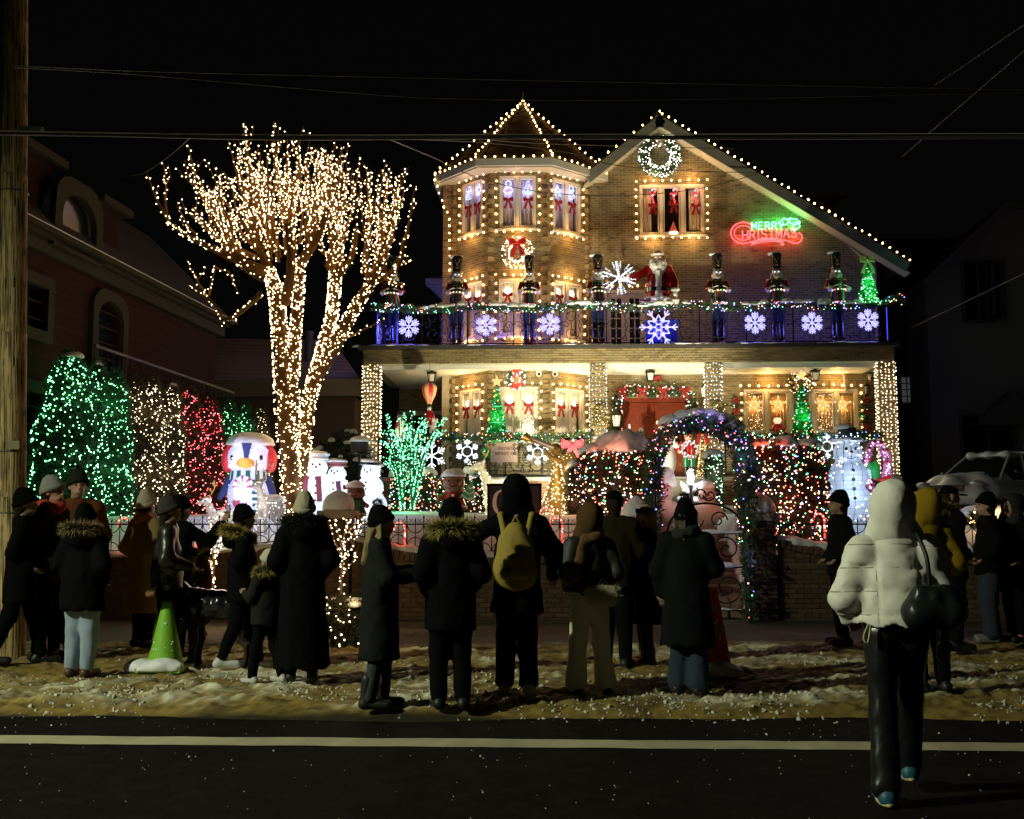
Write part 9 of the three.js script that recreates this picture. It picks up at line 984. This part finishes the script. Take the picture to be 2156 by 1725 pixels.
person('tall man in black with dark cap standing behind the person in brown hood',{ px: 1296,D: 11.3,top: 1028,turn: PI - 0.2,hat: 'cap',coat: { c: [0.02,0.016,0.008],hem: 0.78,w: 0.22 },bulk: 1.15,arms: ['down','fwd'] });
{ const a = person('blonde woman with black headband in profile, black coat and fur-topped boots',{ px: 1362,D: 11.6,top: 1060,turn: -PI / 2 + 0.15,hat: 'band',face: 1,nod: 0.12,hair: { c: [0.42,0.3,0.13],len: 0.36,fwd: -0.03,back: 0.9 },skin: [0.6,0.4,0.3],coat: { hem: 0.45,w: 0.2,w2: 0.23 },pants: { c: [0.035,0.03,0.022],flare: 0.02 },shoes: { c: [0.14,0.06,0.03] },arms: ['low','low'],grip: [1,1] }); for (const s of [-1,1]) part('boot_fur',furGeo(Array.from({ length: 14 },(_,i) => [V(s * 0.1 + Math.cos(i / 14 * 6.283) * 0.055,0.14,Math.sin(i / 14 * 6.283) * 0.055 + s * 0.02),0.025]),500,0.02,0.004),mat([0.45,0.36,0.2],0.95),a.t); }
{ const a = person('woman in bobble beanie and long black coat with dark jeans before the orange cone',{ px: 1450,foot: 1462,top: 1054,turn: PI - 0.35,hat: 'beanie',pom: [0.014,0.014,0.013],slouch: 0.07,hair: { c: [0.05,0.03,0.016],len: 0.2,fwd: 0.03 },scarf: { c: [0.012,0.014,0.012] },coat: { c: [0.008,0.01,0.009],hem: 0.44,w: 0.22,w2: 0.29 },pants: { c: [0.03,0.045,0.06],flare: 0.04 },bulk: 1.25,arms: ['down','fwd'],grip: [0,1] }),q = a.local(-0.12,1.24,0.34),c = thing('wrapped_snack','pale wrapped snack held up by the woman in the long black coat','snack',q,0.3); part('wrap',blob([cap([0,-0.06,0],[-0.03,0.13,0],0.02,0.032)],0.01,0.02,cloth(3,0.008)),mat([0.6,0.57,0.48],0.8),c); }
person('man in black beanie standing in profile on the pavement before the tall square hedge',{ px: 1776,foot: 1356,top: 1034,turn: -PI / 2 + 0.1,hat: 'beanie',face: 1,coat: { hem: 0.8,w: 0.2 },skin: [0.3,0.18,0.12],shoes: { c: [0.05,0.04,0.03],sole: [0.3,0.25,0.15] } });
person('person in mustard yellow puffer jacket with hood up beyond the woman in cream',{ px: 1958,D: 9.6,top: 1035,turn: PI + 0.3,hat: 'hood',hatC: [0.27,0.18,0.015],coat: { c: [0.27,0.18,0.015],puff: 0.15,hem: 0.9,w: 0.2 },bulk: 1.2 });
person('man in black coat and peaked cap looking right before the parked car',{ px: 2008,D: 12.6,top: 1018,turn: PI / 2 + 0.1,hat: 'cap',face: 1,fur: { c: [0.25,0.17,0.04],R: 0.13,n: 1200 },coat: { hem: 0.75,w: 0.21 },bulk: 1.15 });
person('person in black coat and dark jeans in profile at the picture edge',{ px: 2090,foot: 1352,top: 1038,turn: -PI / 2 - 0.1,hat: 'beanie',face: 1,coat: { hem: 0.8,w: 0.23 },pants: { c: [0.03,0.04,0.055],w: 1.2,flare: 0.02 },shoes: { c: [0.16,0.17,0.16] },bulk: 1.2 });
person('person in dark hooded coat half out of the picture behind the one in jeans',{ px: 2142,D: 13.9,top: 1043,turn: -PI / 2 + 0.4,hat: 'hood',hatC: [0.03,0.03,0.03],coat: { hem: 0.6,w: 0.22 } });
{ // the woman crossing the road
  const o = { px: 1900,foot: 1648,top: 1009,road: 1,cell: 0.014,turn: PI - 0.12,hat: 'hood',hatC: [0.88,0.87,0.74],hatR: 0.6,coat: { c: [0.88,0.87,0.74],r: 0.6,puff: 0.13,hem: 0.98,w: 0.235,w2: 0.225,sq: 0.84,sh: 0.165,seams: 1 },bulk: 1.02,pants: { c: [0.012,0.013,0.013],r: 0.3,w: 0.95,flare: 0.025 },arms: [[[0.29,1.13,-0.05],[0.22,0.98,0.12]],[[0.27,1.1,0.0],[0.27,0.86,0.08]]],stance: [[0.1,-0.1,0.0],[-0.09,0.3,0.06]],shoes: { c: [0.02,0.1,0.16],sole: [0.6,0.5,0.22] },extra: 0.05 };
  const a = person('woman in cream puffer jacket with hood up and black leather trousers crossing the road',o),b = thing('shoulder_bag','soft black shoulder bag hanging from the strap of the woman in cream','bag',a.local(-0.17,0,-0.2),o.turn),S = (g) => (Array.isArray(g) ? merge(g) : g).scale(a.K,a.K,a.K); part('bag_body',S(blob([cap([-0.08,1.06,0],[0.09,1.06,0],0.09,0.09),cap([-0.05,1.16,0],[0.06,1.16,0],0.06)],0.018,0.05,cloth(4,0.02))),mat([0.012,0.014,0.013],0.35),b); part('strap',S(tube([V(0.02,1.2,0),V(0.03,1.36,0.0),V(0.06,1.49,0.1),V(0.06,1.48,0.22)],0.013,5)),mat([0.01,0.01,0.01],0.5),b);
  part('drawcord',S(tube([V(0.17,0.99,-0.12),V(0.2,0.92,-0.13),V(0.185,0.88,-0.13),V(0.17,0.92,-0.13),V(0.16,0.99,-0.12)],0.006,5)),mat([0.5,0.45,0.25],0.8),a.t);
}
{ // the dog in its padded coat
  const p = onGround(452,1402,0.1),t = thing('dog','large dark dog in a shiny black padded coat behind the green cone','dog',p.setY(0.08),-PI / 2 - 0.1),K = (at(418,1240,-p.z).y - 0.08) / 0.72,S = (g) => g.scale(K,K,K),body = [cap([0,0.56,0.2],[0,0.55,-0.28],0.125,0.1),ell([0,0.52,0.18],[0.12,0.16,0.15]),cap([0,0.62,0.28],[0,0.72,0.42],0.085,0.07),ell([0,0.72,0.48],[0.07,0.075,0.1]),cap([0,0.7,0.54],[0,0.67,0.66],0.045,0.033),cap([0,0.58,-0.36],[0,0.38,-0.5],0.025,0.012)]; for (const s of [-1,1]) body.push(cap([s * 0.08,0.46,0.2],[s * 0.08,0.26,0.18],0.06,0.04),cap([s * 0.08,0.26,0.18],[s * 0.08,0.06,0.2],0.036,0.028),ell([s * 0.08,0.035,0.225],[0.04,0.035,0.06]),cap([s * 0.08,0.48,-0.28],[s * 0.09,0.32,-0.2],0.085,0.05),cap([s * 0.09,0.32,-0.2],[s * 0.09,0.2,-0.36],0.045,0.03),cap([s * 0.09,0.2,-0.36],[s * 0.09,0.06,-0.32],0.03,0.026),ell([s * 0.09,0.035,-0.29],[0.04,0.035,0.06]),cap([s * 0.05,0.77,0.44],[s * 0.09,0.68,0.45],0.03,0.018));
  part('body',S(blob(body,0.016,0.04)),mat([0.02,0.014,0.009],0.8),t); part('muzzle',S(blob([cap([0,0.69,0.58],[0,0.665,0.665],0.04,0.034),ell([-0.04,0.69,0.52],[0.035,0.04,0.05]),ell([0.04,0.69,0.52],[0.035,0.04,0.05])],0.012,0.02)),mat([0.25,0.13,0.04],0.8),t); part('nose',S(ball(0.02,0,0.69,0.695,1.1,0.8,0.8,8,6)),blackG,t); part('padded_coat',S(blob([cap([0,0.57,0.26],[0,0.57,-0.34],0.15,0.125),cap([0,0.62,0.3],[0,0.68,0.36],0.11,0.1)],0.014,0.05,(d,x,y,z) => Math.max(d - 0.012 * Math.abs(Math.sin(z * 24)) + 0.02 * fbm(x * 14,y * 14,z * 14,2),0.44 - y))),mat([0.014,0.015,0.017],0.22,{ clearcoat: 0.6 }),t);
}

// ---------------------------------------------------------------- shadows on, then the picture
scene.traverse((o) => { if (o.isMesh) { o.castShadow = true; o.receiveShadow = true; } if (o.isLight && o.shadow) { o.castShadow = true; if (o.isDirectionalLight) o.shadow.mapSize.set(2048,2048); } });
renderer.render(scene,camera);
